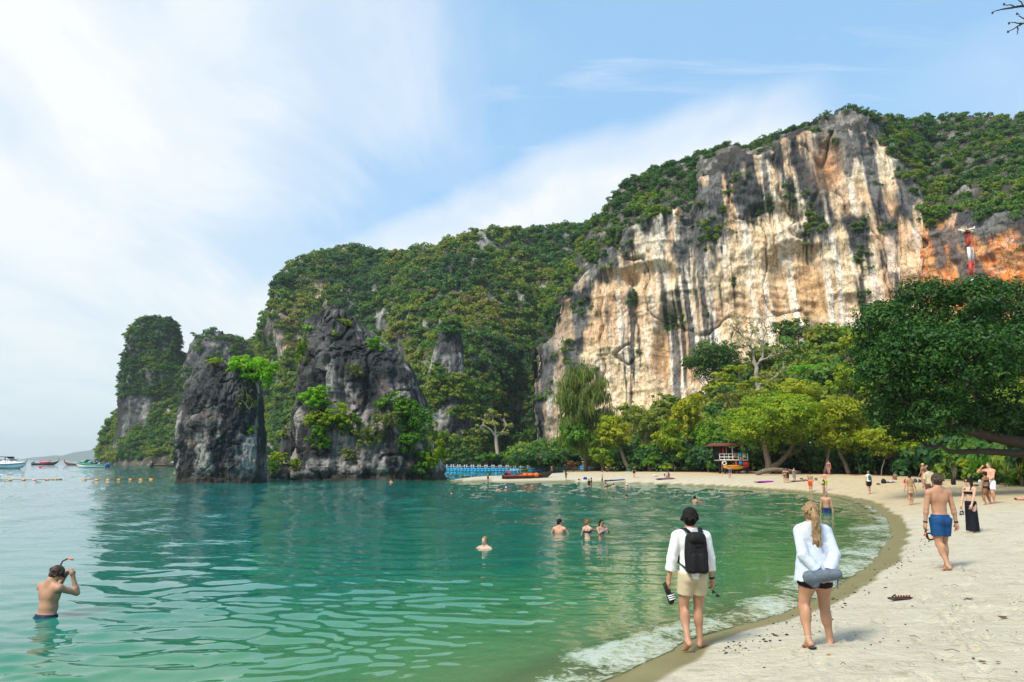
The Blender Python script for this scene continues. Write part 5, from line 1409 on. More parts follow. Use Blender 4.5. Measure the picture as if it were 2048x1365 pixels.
class Person:
    def __init__(s, H=1.72, sex='m', lean=0.0, side=0.0, twist=0.0, hand=None, foot=None, head=(0, 0), girth=1.0, elbow=None, pz=.543, knee=None, foot_yaw=(8, -8), foot_pitch=(0, 0), fingers=False, belly=0.0, toepoint=None, curl=1.0):
        s.H = H; s.sex = sex; s.girth = girth
        f = sex == 'f'
        T = rotm(-lean, side, twist); s.T = T
        Pc = np.array([0, 0, pz * H]) if np.isscalar(pz) else np.array(pz) * H
        s.Pc = Pc
        s.tp = lambda x, y, z: Pc + T @ (np.array([x, y, z]) * H)
        tp = s.tp; g = girth
        sh = .104 if not f else .092
        B = Sdf(); s.B = B
        k = .030 * H
        B.ell(tp(0, -.002, .0), np.array([.084 if not f else .090, .060, .070]) * H * np.array([g, g, 1]), k, T, 'pelvis')
        B.ell(tp(0, .004 + belly * .3, .085), np.array([.074 if not f else .066, .054 + belly, .085]) * H * np.array([g, g, 1]), k, T, 'waist')
        B.ell(tp(0, .004, .195), np.array([.090 if not f else .079, .062, .100]) * H * np.array([g, g, 1]), k, T, 'chest')
        B.cone(tp(-sh * .8, -.006, .268), tp(sh * .8, -.006, .268), .036 * H, .036 * H, k, 'chest')
        for i in (-1, 1):
            B.cone(tp(i * .07, -.012, .280), tp(0, -.014, .325), .024 * H, .026 * H, k, 'trap')
            B.ell(tp(i * .040, -.034, -.035), np.array([.043, .042, .05]) * H * g, .02 * H, T, 'pelvis')
            B.ell(tp(i * .055, -.030, .225), np.array([.038, .030, .06]) * H, .02 * H, T, 'chest')
            if f: B.ell(tp(i * .040, .052, .205), np.array([.034, .034, .036]) * H, .012 * H, T, 'bust')
            else: B.ell(tp(i * .045, .040, .235), np.array([.045, .028, .035]) * H, .02 * H, T, 'chest')
        B.cone(tp(0, -.012, .285), tp(0, .004, .355), .039 * H * (1 if not f else .85), .035 * H * (1 if not f else .88), .02 * H, 'neck')
        # head
        hy, hp = head
        HM = T @ rotm(0, 0, hy) @ rotm(-hp, 0, 0); s.HM = HM
        nb = tp(0, -.004, .338); s.nb = nb
        s.hp = lambda x, y, z: nb + HM @ (np.array([x, y, z]) * H)
        q = s.hp
        B.ell(q(0, .004, .068), np.array([.044, .054, .058]) * H, .012 * H, HM, 'head')
        B.ell(q(0, .020, .028), np.array([.034, .036, .040]) * H, .014 * H, HM, 'head')
        B.cone(q(0, .052, .064), q(0, .064, .042), .006 * H, .010 * H, .008 * H, 'head')
        B.ell(q(0, .046, .012), np.array([.013, .010, .010]) * H, .010 * H, HM, 'head')
        for i in (-1, 1): B.ell(q(i * .045, -.002, .050), np.array([.007, .014, .019]) * H, .004 * H, HM, 'head')
        # arms
        s.arm = {}
        hand = hand or {}
        elbow = elbow or {}
        la, lf = .168 * H, .148 * H
        for i, nm in ((-1, 'L'), (1, 'R')):
            S_ = tp(i * (sh + .008), -.006, .262)
            tgt = hand.get(nm, (i * (sh + .055), .02, .455))
            tg_ = np.array(tgt) * H
            E, W_ = ik(S_, tg_, la, lf, elbow.get(nm, (i * .5, -1, -.2)))
            s.arm[nm] = (S_, E, W_)
            gg = (1.0 if not f else .86) * (.75 + .25 * g)
            B.ell(S_, np.array([.034, .034, .036]) * H * gg, .02 * H, None, 'arm')
            B.cone(S_, E, .031 * H * gg, .0245 * H * gg, .016 * H, 'arm'); B.cone(E, W_, .025 * H * gg, .0165 * H * gg, .012 * H, 'arm')
            B.ell(E + (W_ - E) * .28, np.array([.026] * 3) * H * gg, .016 * H, None, 'arm')
            d = (W_ - E) / np.linalg.norm(W_ - E)
            fw = np.array([0, 1.0, 0]); fw = T @ fw
            inn = np.array([-i * 1.0, 0, 0]); inn = inn - (inn @ d) * d; inn /= np.linalg.norm(inn) + 1e-9
            wd = np.cross(d, inn)
            if wd @ fw < 0: wd = -wd
            pc = W_ + d * .040 * H
            B.cone(W_, pc + d * .008 * H, .0165 * H, .0200 * H, .010 * H, 'hand')
            if fingers:
                B.cone(W_ + d * .02 * H + wd * .008 * H, pc + wd * .017 * H, .013 * H, .012 * H, .006 * H, 'hand'); B.cone(W_ + d * .02 * H - wd * .008 * H, pc - wd * .017 * H, .013 * H, .012 * H, .006 * H, 'hand')
                for j, (o_, ln) in enumerate(((-.021, .034), (-.007, .041), (.007, .044), (.021, .040))):
                    a = pc + wd * o_ * H + d * .014 * H; c1 = a + (d * .85 + inn * .35 * curl) / np.linalg.norm(d * .85 + inn * .35 * curl) * ln * .55 * H
                    c2 = c1 + (d * .5 + inn * .85 * curl) / np.linalg.norm(d * .5 + inn * .85 * curl) * ln * .5 * H
                    B.cone(a, c1, .0066 * H, .0058 * H, .003 * H, 'hand'); B.cone(c1, c2, .0058 * H, .0048 * H, .003 * H, 'hand')
                a = W_ + d * .016 * H + wd * .014 * H; c1 = a + (d * .7 + wd * .8 + inn * .2) * .026 * H; c2 = c1 + (d * .9 + inn * .35) * .020 * H
                B.cone(a, c1, .0075 * H, .0066 * H, .004 * H, 'hand'); B.cone(c1, c2, .0064 * H, .0052 * H, .004 * H, 'hand')
            else:
                B.ell(pc + d * .020 * H + inn * .006 * H, np.array([.020, .020, .034]) * H * .8, .008 * H, None, 'hand')
                a = W_ + d * .016 * H + wd * .012 * H; B.cone(a, a + (d * .6 + wd * .6) * .036 * H, .0085 * H, .006 * H, .006 * H, 'hand')
            s.arm[nm] = (S_, E, W_, pc + d * .02 * H + inn * .012 * H, d, inn, wd)
        # legs
        s.leg = {}
        foot = foot or {}; knee = knee or {}
        gl = .5 + .5 * g
        for n_, (i, nm) in enumerate(((-1, 'L'), (1, 'R'))):
            hpj = tp(i * .050, -.002, -.035)
            A_ = np.array(foot.get(nm, (i * .052, 0, .045))) * H
            K_, A_ = ik(hpj, A_, .238 * H, .232 * H, knee.get(nm, (i * .05, 1, 0)))
            s.leg[nm] = (hpj, K_, A_)
            B.cone(hpj, K_, .056 * H * gl, .0345 * H * gl, .02 * H, 'thigh'); B.ell(hpj + (K_ - hpj) * .3 + np.array([0, 0, 0]), np.array([.055, .057, .075]) * H * gl, .025 * H, None, 'thigh')
            B.cone(K_, A_, .0345 * H * gl, .0205 * H, .012 * H, 'shank')
            sd_ = (A_ - K_) / np.linalg.norm(A_ - K_)
            yaw = R(foot_yaw[n_]); ptc = R(foot_pitch[n_])
            fdir = np.array([math.sin(yaw) * -1 * -1, math.cos(yaw), 0])
            bk = -(fdir - (fdir @ sd_) * sd_)
            cl = K_ + (A_ - K_) * .30 + bk / (np.linalg.norm(bk) + 1e-9) * .012 * H
            B.ell(cl, np.array([.034, .034, .062]) * H * gl, .02 * H, np.stack([np.cross(sd_, [0, 1, 0]) / (np.linalg.norm(np.cross(sd_, [0, 1, 0])) + 1e-9), np.array([0, 1, 0.0]), -sd_], 1) if abs(sd_[2]) > .6 else None, 'shank')
            fd = np.array([fdir[0] * math.cos(ptc), fdir[1] * math.cos(ptc), -math.sin(ptc)]); upv = np.array([fdir[0] * math.sin(ptc), fdir[1] * math.sin(ptc), math.cos(ptc)])
            heel = A_ - upv * .026 * H - fd * .018 * H; ball = A_ - upv * .033 * H + fd * .080 * H; toe = ball + fd * .026 * H
            sdv = np.cross(fd, upv)
            B.cone(A_, heel, .0205 * H, .019 * H, .012 * H, 'foot'); B.cone(heel, ball + sdv * .008 * H, .018 * H, .0125 * H, .01 * H, 'foot'); B.cone(A_ + fd * .01 * H, ball - sdv * .008 * H, .02 * H, .012 * H, .012 * H, 'foot')
            for j in range(5):
                o_ = (j - 2) * .0085 * H; ln = (.026 - abs(j - 1) * .003) * H
                B.cone(ball + sdv * o_ * 1.0, ball + sdv * o_ * 1.15 + fd * ln, .0085 * H, .0062 * H, .004 * H, 'foot')
            s.leg[nm] = (hpj, K_, A_, heel, ball, fd, upv, sdv)
    def sub(s, *tags):
        q = Sdf(); q.p = [p for p in s.B.p if p[6] in tags]; return q
def place(o, p): o.parent = p; return o
def sdfobj(name, res, mat, parent, smooth=True, cols=None):
    if res is None: return None
    return mesh(name, res[0], res[1], None, mat, parent, smooth)
def make_person(label, P, loc, rz, skin_='tan', h=.02, hair=None, wear=(), group=None, eyes=False, tilt=None, name='person'):
    root = empty(name, loc, rz, label, 'person', group)
    if tilt is not None: root.rotation_euler = (tilt[0], tilt[1], rz)
    H = P.H
    sdfobj('body', P.B.mesh(h), SKIN[skin_], root)
    q = P.hp
    if hair:
        col, style = hair
        S = Sdf(); kk = .012 * H; M = P.HM
        face = [('e', q(0, .062, .030), np.array([.037, .036, .058]) * H, M, None, 0, '')]
        S.ell(q(0, -.002, .073), np.array([.0485, .0565, .060]) * H, kk, M)
        if style in ('short', 'bald'):
            S.ell(q(0, -.018, .050), np.array([.046, .042, .055]) * H, kk, M)
        if style == 'full':
            S.ell(q(0, -.006, .088), np.array([.058, .064, .056]) * H, kk, M); S.ell(q(0, -.022, .052), np.array([.049, .044, .052]) * H, kk, M)
        if style == 'bun':
            S.ell(q(0, -.02, .05), np.array([.046, .042, .05]) * H, kk, M); S.ell(q(0, -.050, .115), np.array([.024, .024, .022]) * H, kk, M)
        if style in ('pony', 'long', 'longfront'):
            S.ell(q(0, -.018, .048), np.array([.047, .042, .056]) * H, kk, M)
        if style == 'pony':
            a = q(0, -.062, .075); pts = [a, q(0, -.088, .02), q(.004, -.082, -.06), q(.006, -.07, -.135), q(.004, -.064, -.185)]
            for j, (ra, rb) in enumerate(((.017, .027), (.027, .031), (.031, .026), (.026, .010))): S.cone(pts[j], pts[j + 1], ra * H, rb * H, .012 * H)
        if style == 'long':
            for o_ in (-.028, -.01, .01, .028):
                S.cone(q(o_, -.035, .06), q(o_ * 1.3, -.050, -.06), .022 * H, .022 * H, .012 * H); S.cone(q(o_ * 1.3, -.050, -.06), q(o_ * 1.5, -.058, -.150), .022 * H, .010 * H, .012 * H)
        if style == 'longfront':
            for sg in (-1, 1):
                S.cone(q(sg * .044, -.010, .07), q(sg * .054, -.006, -.02), .013 * H, .016 * H, .012 * H); S.cone(q(sg * .054, -.006, -.02), q(sg * .062, .026, -.130), .016 * H, .009 * H, .012 * H)
            for o_ in (-.025, 0, .025): S.cone(q(o_, -.035, .05), q(o_ * 1.4, -.050, -.09), .024 * H, .016 * H, .012 * H)
        if h < .0125:
            rh = np.random.default_rng(int(H * 1000)); big_ = 1.25 if style == 'full' else 1.0
            for _ in range(150):
                d = rh.normal(size=3); d[2] = abs(d[2]) * .9 - .25; d[1] -= .25; d /= np.linalg.norm(d)
                a = np.array([0, -.006, .072]) + d * np.array([.047, .056, .056]); e = a + np.array([d[0] * .012 + rh.normal(0, .006), d[1] * .010 - .006, -.014 - .010 * rh.random()]) * big_
                S.cone(q(*a), q(*e), .0085 * H, .0035 * H, .004 * H)
            if style == 'pony':
                for _ in range(26):
                    o1, o2 = rh.normal(0, .012, 2); z0 = rh.uniform(-.13, .04); x_ = [(o1 + .005 * math.sin(z * 90 + o1 * 300), -.080 - .014 * (z > -.06) + o2 * .8, z) for z in (z0, z0 - .03, z0 - .06, z0 - .085)]
                    for j in range(3): S.cone(q(*x_[j]), q(*x_[j + 1]), .0085 * H, .0065 * H if j < 2 else .002 * H, .004 * H)
        sub_ = face
        r_ = S.mesh(min(h, .020) if h > .0125 else .0075, sub=sub_, wr=.002 if h < .012 else 0)
        sdfobj('hair', r_, HAIRM[col], root)
    if eyes:
        for i in (-1, 1):
            e = MB().ball(q(i * .017, .0515, .060), np.array([.0062, .004, .0045]) * H, 8, 6).build('eye', plain('eye_dark', (.02, .015, .012), .3, .1, 5, .5), root)
        MB().ball(q(0, .0535, .024), np.array([.013, .004, .0038]) * H, 8, 6).build('mouth', plain('lips', (.36, .13, .11), .5, .1, 5), root)
    for wfun in wear: wfun(P, root, h)
    return root
def zcl(P, z, up=True):                       # clip plane across the torso at height z (in torso units)
    n_ = P.T @ np.array([0, 0, 1.0]); p = P.tp(0, 0, z)
    return (n_, n_ @ p) if up else (-n_, -(n_ @ p))
def shorts(mat, ln=.55, top=.045, loose=.010, name='shorts', gap=True, wr=0):
    def f(P, root, h):
        S = P.sub('pelvis', 'waist'); S = Sdf(); S.p = [(p[0], p[1], p[2] * np.array([1.04, 1.06, 1]), p[3], p[4], p[5], p[6]) for p in P.sub('pelvis').p]
        S.ell(P.tp(0, .004, .05), np.array([.080, .060, .06]) * P.H * P.girth, .03 * P.H, P.T)
        for nm in 'LR':
            hp_, K_ = P.leg[nm][0], P.leg[nm][1]
            gl = .5 + .5 * P.girth
            S.tcone(hp_ + (K_ - hp_) * -.15, hp_ + (K_ - hp_) * ln, .060 * P.H * gl + .2 * loose, (.0565 - .010 * ln) * P.H * gl + loose, .012 * P.H)
        sdfobj(name, S.mesh(min(h, .022), .003 + loose * .35, [zcl(P, top)], wr=wr), mat, root)
    return f
def shirt(mat, sleeve=1.0, hem=-.05, loose=.014, name='shirt', wr=0.0, neck=.302, flare=.0, h_=None, open_=False):
    def f(P, root, h):
        S = P.sub('waist', 'chest', 'trap', 'bust'); H = P.H
        S.cone(P.tp(0, 0, .285), P.tp(0, -.004, .325), .044 * H, .038 * H, .02 * H)
        S.ell(P.tp(0, 0, .06), np.array([.080, .060, .10]) * H * P.girth, .03 * H, P.T)
        S.tcone(P.tp(0, -.002, .17), P.tp(0, -.006, hem), (.084 + flare * .25) * H * P.girth, (.094 + flare) * H * P.girth, .02 * H, '', (1, .74))
        for nm in 'LR':
            S_, E, W_ = P.arm[nm][:3]; lo_ = loose
            if sleeve <= 1: S.tcone(S_, S_ + (E - S_) * sleeve, .036 * H + lo_ * .3, .032 * H + lo_ * .8, .02 * H)
            else:
                e2 = E + (W_ - E) * (sleeve - 1)
                S.cone(S_, E, .036 * H + lo_ * .3, .030 * H + lo_ * .6, .02 * H); S.tcone(E - (W_ - E) * .05, e2, .030 * H + lo_ * .6, .026 * H + lo_ * 1.0, .014 * H)
        n_ = P.T @ np.array([0, 0, 1.0])
        res = S.mesh(h_ or min(h, .022), loose * .5, [zcl(P, neck + .028)], wr=wr)
        # cut the hem only under the body, not the sleeves
        sub_ = [('e', P.tp(0, 0, hem - .16), np.array([.14, .13, .16]) * H * max(1, P.girth), P.T, None, 0, '')]
        res = S.mesh(h_ or min(h, .022), loose * .5, [zcl(P, neck + .028)], sub=sub_, wr=wr)
        sdfobj(name, res, mat, root)
    return f
def bra(mat, straps=True, name='bikini_top'):
    def f(P, root, h):
        S = P.sub('chest', 'bust'); S.p = [p for p in S.p]
        sdfobj(name, S.mesh(min(h, .016), .007, [zcl(P, .222 if straps else .235), zcl(P, .168, False)]), mat, root)
        if straps:
            st = MB()
            for i in (-1, 1):
                st.tube([P.tp(i * .040, .074, .215), P.tp(i * .055, .045, .275), P.tp(i * .052, -.01, .305), P.tp(i * .045, -.055, .26), P.tp(i * .04, -.062, .215)], .006 * P.H, 5, True)
            st.build('strap', mat, root)
    return f
def briefs(mat, top=.03, name='bikini_bottom', low=-.062):
    def f(P, root, h):
        S = P.sub('pelvis', 'waist', 'thigh'); c = P.tp(0, 0, -.105)
        subs = []
        for i, nm in ((-1, 'L'), (1, 'R')):
            hp_ = P.leg[nm][0]; c = P.tp(i * .085, .01, -.095)
            subs.append(('e', c, np.array([.062, .11, .075]) * P.H * P.girth, P.T @ rotm(0, i * -.5, 0), None, 0, ''))
        sdfobj(name, S.mesh(min(h, .016), .007, [zcl(P, top), zcl(P, -.095, False)], sub=subs), mat, root)
    return f
def swimsuit(mat, name='swimsuit'):
    def f(P, root, h):
        S = P.sub('pelvis', 'waist', 'chest', 'bust', 'thigh'); subs = []
        for i in (-1, 1): subs.append(('e', P.tp(i * .085, .01, -.095), np.array([.062, .11, .075]) * P.H, P.T @ rotm(0, i * -.5, 0), None, 0, ''))
        sdfobj(name, S.mesh(min(h, .022), .007, [zcl(P, .235), zcl(P, -.095, False)], sub=subs), mat, root)
    return f
def skirt(mat, top=.04, ln=.2, wb=.10, name='skirt', fl=.75, wr=0):
    def f(P, root, h):
        S = Sdf(); H = P.H
        S.tcone(P.tp(0, -.002, top), P.tp(0, -.002, top - ln), .100 * H * P.girth, wb * H, .01 * H, '', (1, fl)); S.ell(P.tp(0, -.004, -.02), np.array([.094, .074, .06]) * H * P.girth, .02 * H, P.T)
        sdfobj(name, S.mesh(min(h, .022), .004, [zcl(P, top)], wr=wr), mat, root)
    return f
def dress(mat, ln=.40, wb=.13, name='dress', top=.24):
    def f(P, root, h):
        S = P.sub('waist', 'chest', 'bust', 'pelvis'); H = P.H
        S.tcone(P.tp(0, 0, .05), P.tp(0, 0, .08 - ln), .082 * H * P.girth, wb * H, .03 * H, '', (1, .8))
        sdfobj(name, S.mesh(min(h, .022), .010, [zcl(P, top)]), mat, root)
    return f
def cap(mat, name='cap', brim=True):
    def f(P, root, h):
        q = P.hp; H = P.H; S = Sdf(); S.ell(q(0, -.002, .082), np.array([.052, .060, .055]) * H, .01, P.HM)
        n_ = P.HM @ np.array([0, 0, 1.0]); p = q(0, 0, .082)
        o_ = sdfobj(name, S.mesh(min(h, .012), .002, [(-n_, -(n_ @ p))]), mat, root)
        if brim and o_:
            S2 = Sdf(); S2.ell(q(0, .07, .083), np.array([.040, .045, .006]) * H, .005, P.HM); sdfobj('brim', S2.mesh(.007), mat, o_)
    return f
def glasses(on_head=False):
    def f(P, root, h):
        q = P.hp; H = P.H; m = plain('dark_lens', (.012, .012, .014), .12, .1, 5, .6)
        dz, dy = (.0, .0) if not on_head else (.048, -.022)
        g = MB()
        for i in (-1, 1):
            g.ball(q(i * .018, .060 + dy, .062 + dz), np.array([.016, .004, .012]) * H, 10, 6)
            g.tube([q(i * .034, .056 + dy, .064 + dz), q(i * .048, .01 + dy, .066 + dz), q(i * .046, -.012 + dy, .060 + dz)], .0022 * H, 5)
        g.tube([q(-.006, .063 + dy, .066 + dz), q(.006, .063 + dy, .066 + dz)], .0025 * H, 5)
        g.build('sunglasses', m, root)
    return f
def pack(mat, name='backpack', w_=.075, hh=.115, d=.045):
    def f(P, root, h):
        H = P.H; c = P.tp(0, -.095, .175); S = Sdf(); S.ell(c, np.array([w_, d, hh]) * H, .01, P.T); S.ell(c, np.array([w_ * .9, d * .9, hh * .95]) * H, .01, P.T)
        o_ = sdfobj(name, S.mesh(min(h, .022)), mat, root)
        st = MB()
        for i in (-1, 1): st.tube([P.tp(i * .05, -.06, .29), P.tp(i * .062, -.01, .312), P.tp(i * .066, .05, .27), P.tp(i * .072, .062, .18), P.tp(i * .085, .0, .10), P.tp(i * .06, -.07, .09)], .010 * H, 6)
        st.build('strap', mat, o_)
    return f
def pz_sit(): pass
# ---- placing
def stand(x, y, yt, hair_extra=0.0):
    """foot pixel and head-top pixel -> foot point and height"""
    p = gp(x, y); k = p[1] / FPX
    cosf = 1.0
    return p, (y - yt) * k / 1.0
def wade(x, yw, yt):
    p = gz(x, yw, 0.0); return p, (yw - yt) * p[1] / FPX
black = cloth('black', (.010, .010, .012), .7); white = cloth('white', (.78, .80, .82), .85, .05); beige = cloth('beige', (.50, .43, .29), .85, .08); navy = cloth('navy', (.010, .030, .095), .65, .15)
GW = 'people in the water'; GS = 'people on the beach'; GN = 'people walking along the near shore'
def face_from(x): return math.radians(0)
# ---------------- the man with the black backpack, nearest but one
def backpack_man():
    p = gz(1390, 1298, .10); k = p[1] / FPX; H = (1302 - 1018) * k * .90
    P = Person(H, 'm', lean=.02, head=(-.35, -.02), hand={'L': (-.175, .035, .475), 'R': (.165, .05, .485)}, foot={'L': (-.075, -.085, .075), 'R': (.050, .035, .046)}, foot_yaw=(-6, 38), foot_pitch=(30, 0), fingers=True, girth=.95, elbow={'L': (-.8, -1, 0), 'R': (.9, -.8, 0)}, curl=1.2)
    r = make_person('dark haired man with a black backpack carrying his slides barefoot along the water', P, p, R(3), 'tan', .0098, ('black', 'full'), [
        shorts(beige, .50, .03, .012, wr=.003), shirt(white, 1.55, -.035, .016, wr=.0055, flare=.004)], GN)
    # rolled cuffs, collar
    for nm in 'LR':
        S_, E, W_ = P.arm[nm][:3]; d = W_ - E
        S = Sdf().tcone(E + d * .47, E + d * .60, .0385 * H / 1.0, .039 * H, .005); sdfobj('cuff', S.mesh(.008, 0, wr=.003), white, r)
    S = Sdf().tcone(P.tp(0, -.008, .300), P.tp(0, -.004, .336), .046 * H, .040 * H, .01); sdfobj('collar', S.mesh(.008, 0, wr=.002), white, r)
    # backpack
    bag = empty('backpack', (0, 0, 0), 0, 'black backpack with front flap and straps worn by the dark haired man', 'backpack')
    bag.location = r.location; bag.rotation_euler = r.rotation_euler
    S = Sdf(); M = P.T
    def bx(c, e, rad):                      # rounded box out of cones
        c = np.array(c)
        for sx in (-1, 1):
            for sy in (-1, 1): S.cone(P.tp(c[0] + sx * e[0], c[1] + sy * e[1], c[2] - e[2]), P.tp(c[0] + sx * e[0] * .8, c[1] + sy * e[1] * .7, c[2] + e[2]), rad * H, rad * H * .9, .03 * H)
        S.ell(P.tp(*c), np.array([e[0] + rad, e[1] + rad, e[2] + rad]) * H, .03 * H, M)
    bx((0.0, -.118, .150), (.052, .022, .112), .030)
    sdfobj('pack_body', S.mesh(.009, 0, wr=.004), black, bag)
    S = Sdf(); bx((0, -.160, .085), (.042, .004, .050), .018); sdfobj('front_pocket', S.mesh(.009, 0, wr=.003), black, bag)
    S = Sdf(); bx((0, -.136, .262), (.036, .020, .012), .026); sdfobj('top_flap', S.mesh(.009, 0, wr=.003), black, bag)
    for i in (-1, 1):
        st = MB(); st.tube([P.tp(i * .044, -.105, .300), P.tp(i * .058, -.050, .325), P.tp(i * .066, .005, .318), P.tp(i * .070, .062, .260), P.tp(i * .082, .070, .17), P.tp(i * .100, .02, .075), P.tp(i * .075, -.09, .040)], [.018 * H] * 5 + [.010 * H] * 2, 8, True, .45); st.build('strap', black, bag)
    z = MB(); z.tube([P.tp(.072, -.14, .21), P.tp(.080, -.145, .185), P.tp(.074, -.15, .17)], .003 * H, 5); z.build('buckle', plain('pale_plastic', (.55, .55, .55), .4), bag)
    z = MB(); z.tube([P.tp(.055, -.155, .245), P.tp(.03, -.172, .21), P.tp(-.02, -.175, .205)], .005 * H, 5); z.build('daisy_strap', black, bag)
    # bracelet
    S_, E, W_, hc, d, inn, wd = P.arm['R']
    S = Sdf().tcone(W_ - d * .008 * H, W_ + d * .006 * H, .0215 * H, .0215 * H, .003); sdfobj('bracelet', S.mesh(.005), black, r)
    # slides in his left hand: soles hanging sole outwards
    hL = P.arm['L'][3]
    for j in range(2):
        sl = empty('slide_sandal', r.location, 0, ['black slide with three white stripes held in the left hand of the backpack man', 'second black slide held behind the striped one by the backpack man'][j], 'sandal', 'slides in the hand of the backpack man')
        sl.rotation_euler = r.rotation_euler
        ax_ = np.array([.22, -.25 - .1 * j, -.93]); ax_ /= np.linalg.norm(ax_); nm_ = np.array([.75, -.62, .0]); nm_ -= (nm_ @ ax_) * ax_; nm_ /= np.linalg.norm(nm_); sd_ = np.cross(ax_, nm_)
        o0 = hL + np.array([-.035, -.012 - .03 * j, .02]) - nm_ * .03 * j
        prof = [(-.135, .030), (-.12, .040), (-.06, .036), (0, .034), (.06, .045), (.11, .046), (.135, .030), (.143, .0)]
        ring = [(a, b) for a, b in prof] + [(a, -b) for a, b in prof[::-1][1:]] + [(-.143, 0)]
        V = np.array([o0 + ax_ * (.10 + a) + sd_ * b + nm_ * t_ for t_ in (-.012, .012) for (a, b) in ring]); n = len(ring)
        mb = MB(); mb.add(V, [[i, (i + 1) % n, n + (i + 1) % n, n + i] for i in range(n)]); mb.F3.append(np.array([[0, i + 1, i] for i in range(1, n - 1)])); mb.F3.append(np.array([[n, n + i, n + i + 1] for i in range(1, n - 1)]))
        mb.build('sole', plain('black_rubber', (.015, .016, .018), .6), sl, False)
        def band(a0, a1, rr_, m_, nm2, par):
            b_ = MB(); an = np.linspace(-.15, math.pi + .15, 12); V = []
            for a in (a0, a1):
                for th in an: V.append(o0 + ax_ * (.10 + a) + sd_ * math.cos(th) * (.044 * rr_) + nm_ * (.012 + math.sin(th) * .048 * rr_))
            b_.add(V, [[i, i + 1, 12 + i + 1, 12 + i] for i in range(11)]); return b_.build(nm2, m_, par)
        bd = band(.015, .105, 1.0, black, 'band', sl)
        for q in range(3): band(.028 + .026 * q, .040 + .026 * q, 1.04, white, 'stripe', bd)
    # sunglasses hanging from his right hand
    g = empty('sunglasses', r.location, 0, 'thin dark sunglasses dangling from the right hand of the backpack man', 'sunglasses'); g.rotation_euler = r.rotation_euler
    hR = P.arm['R'][3] + np.array([.0, .0, -.04])
    dm = plain('dark_lens', (.012, .012, .014), .12, .1, 5, .6)
    MB().tube([hR, hR + [.05, -.02, -.05], hR + [.115, -.03, -.105]], .004, 5).build('temple', dm, g); MB().tube([hR + [-.01, 0, .02], hR + [.06, .05, .03], hR + [.12, .06, .035]], .004, 5).build('temple', dm, g)
    for j in range(2):
        c = hR + np.array([.03 + .055 * j, .0, -.045 - .045 * j]); MB().ball(c, (.026, .005, .02), 10, 6).build('lens', dm, g)
    # locks of hair so the head does not read as a cap
    return P, r
BM, bm_root = backpack_man()
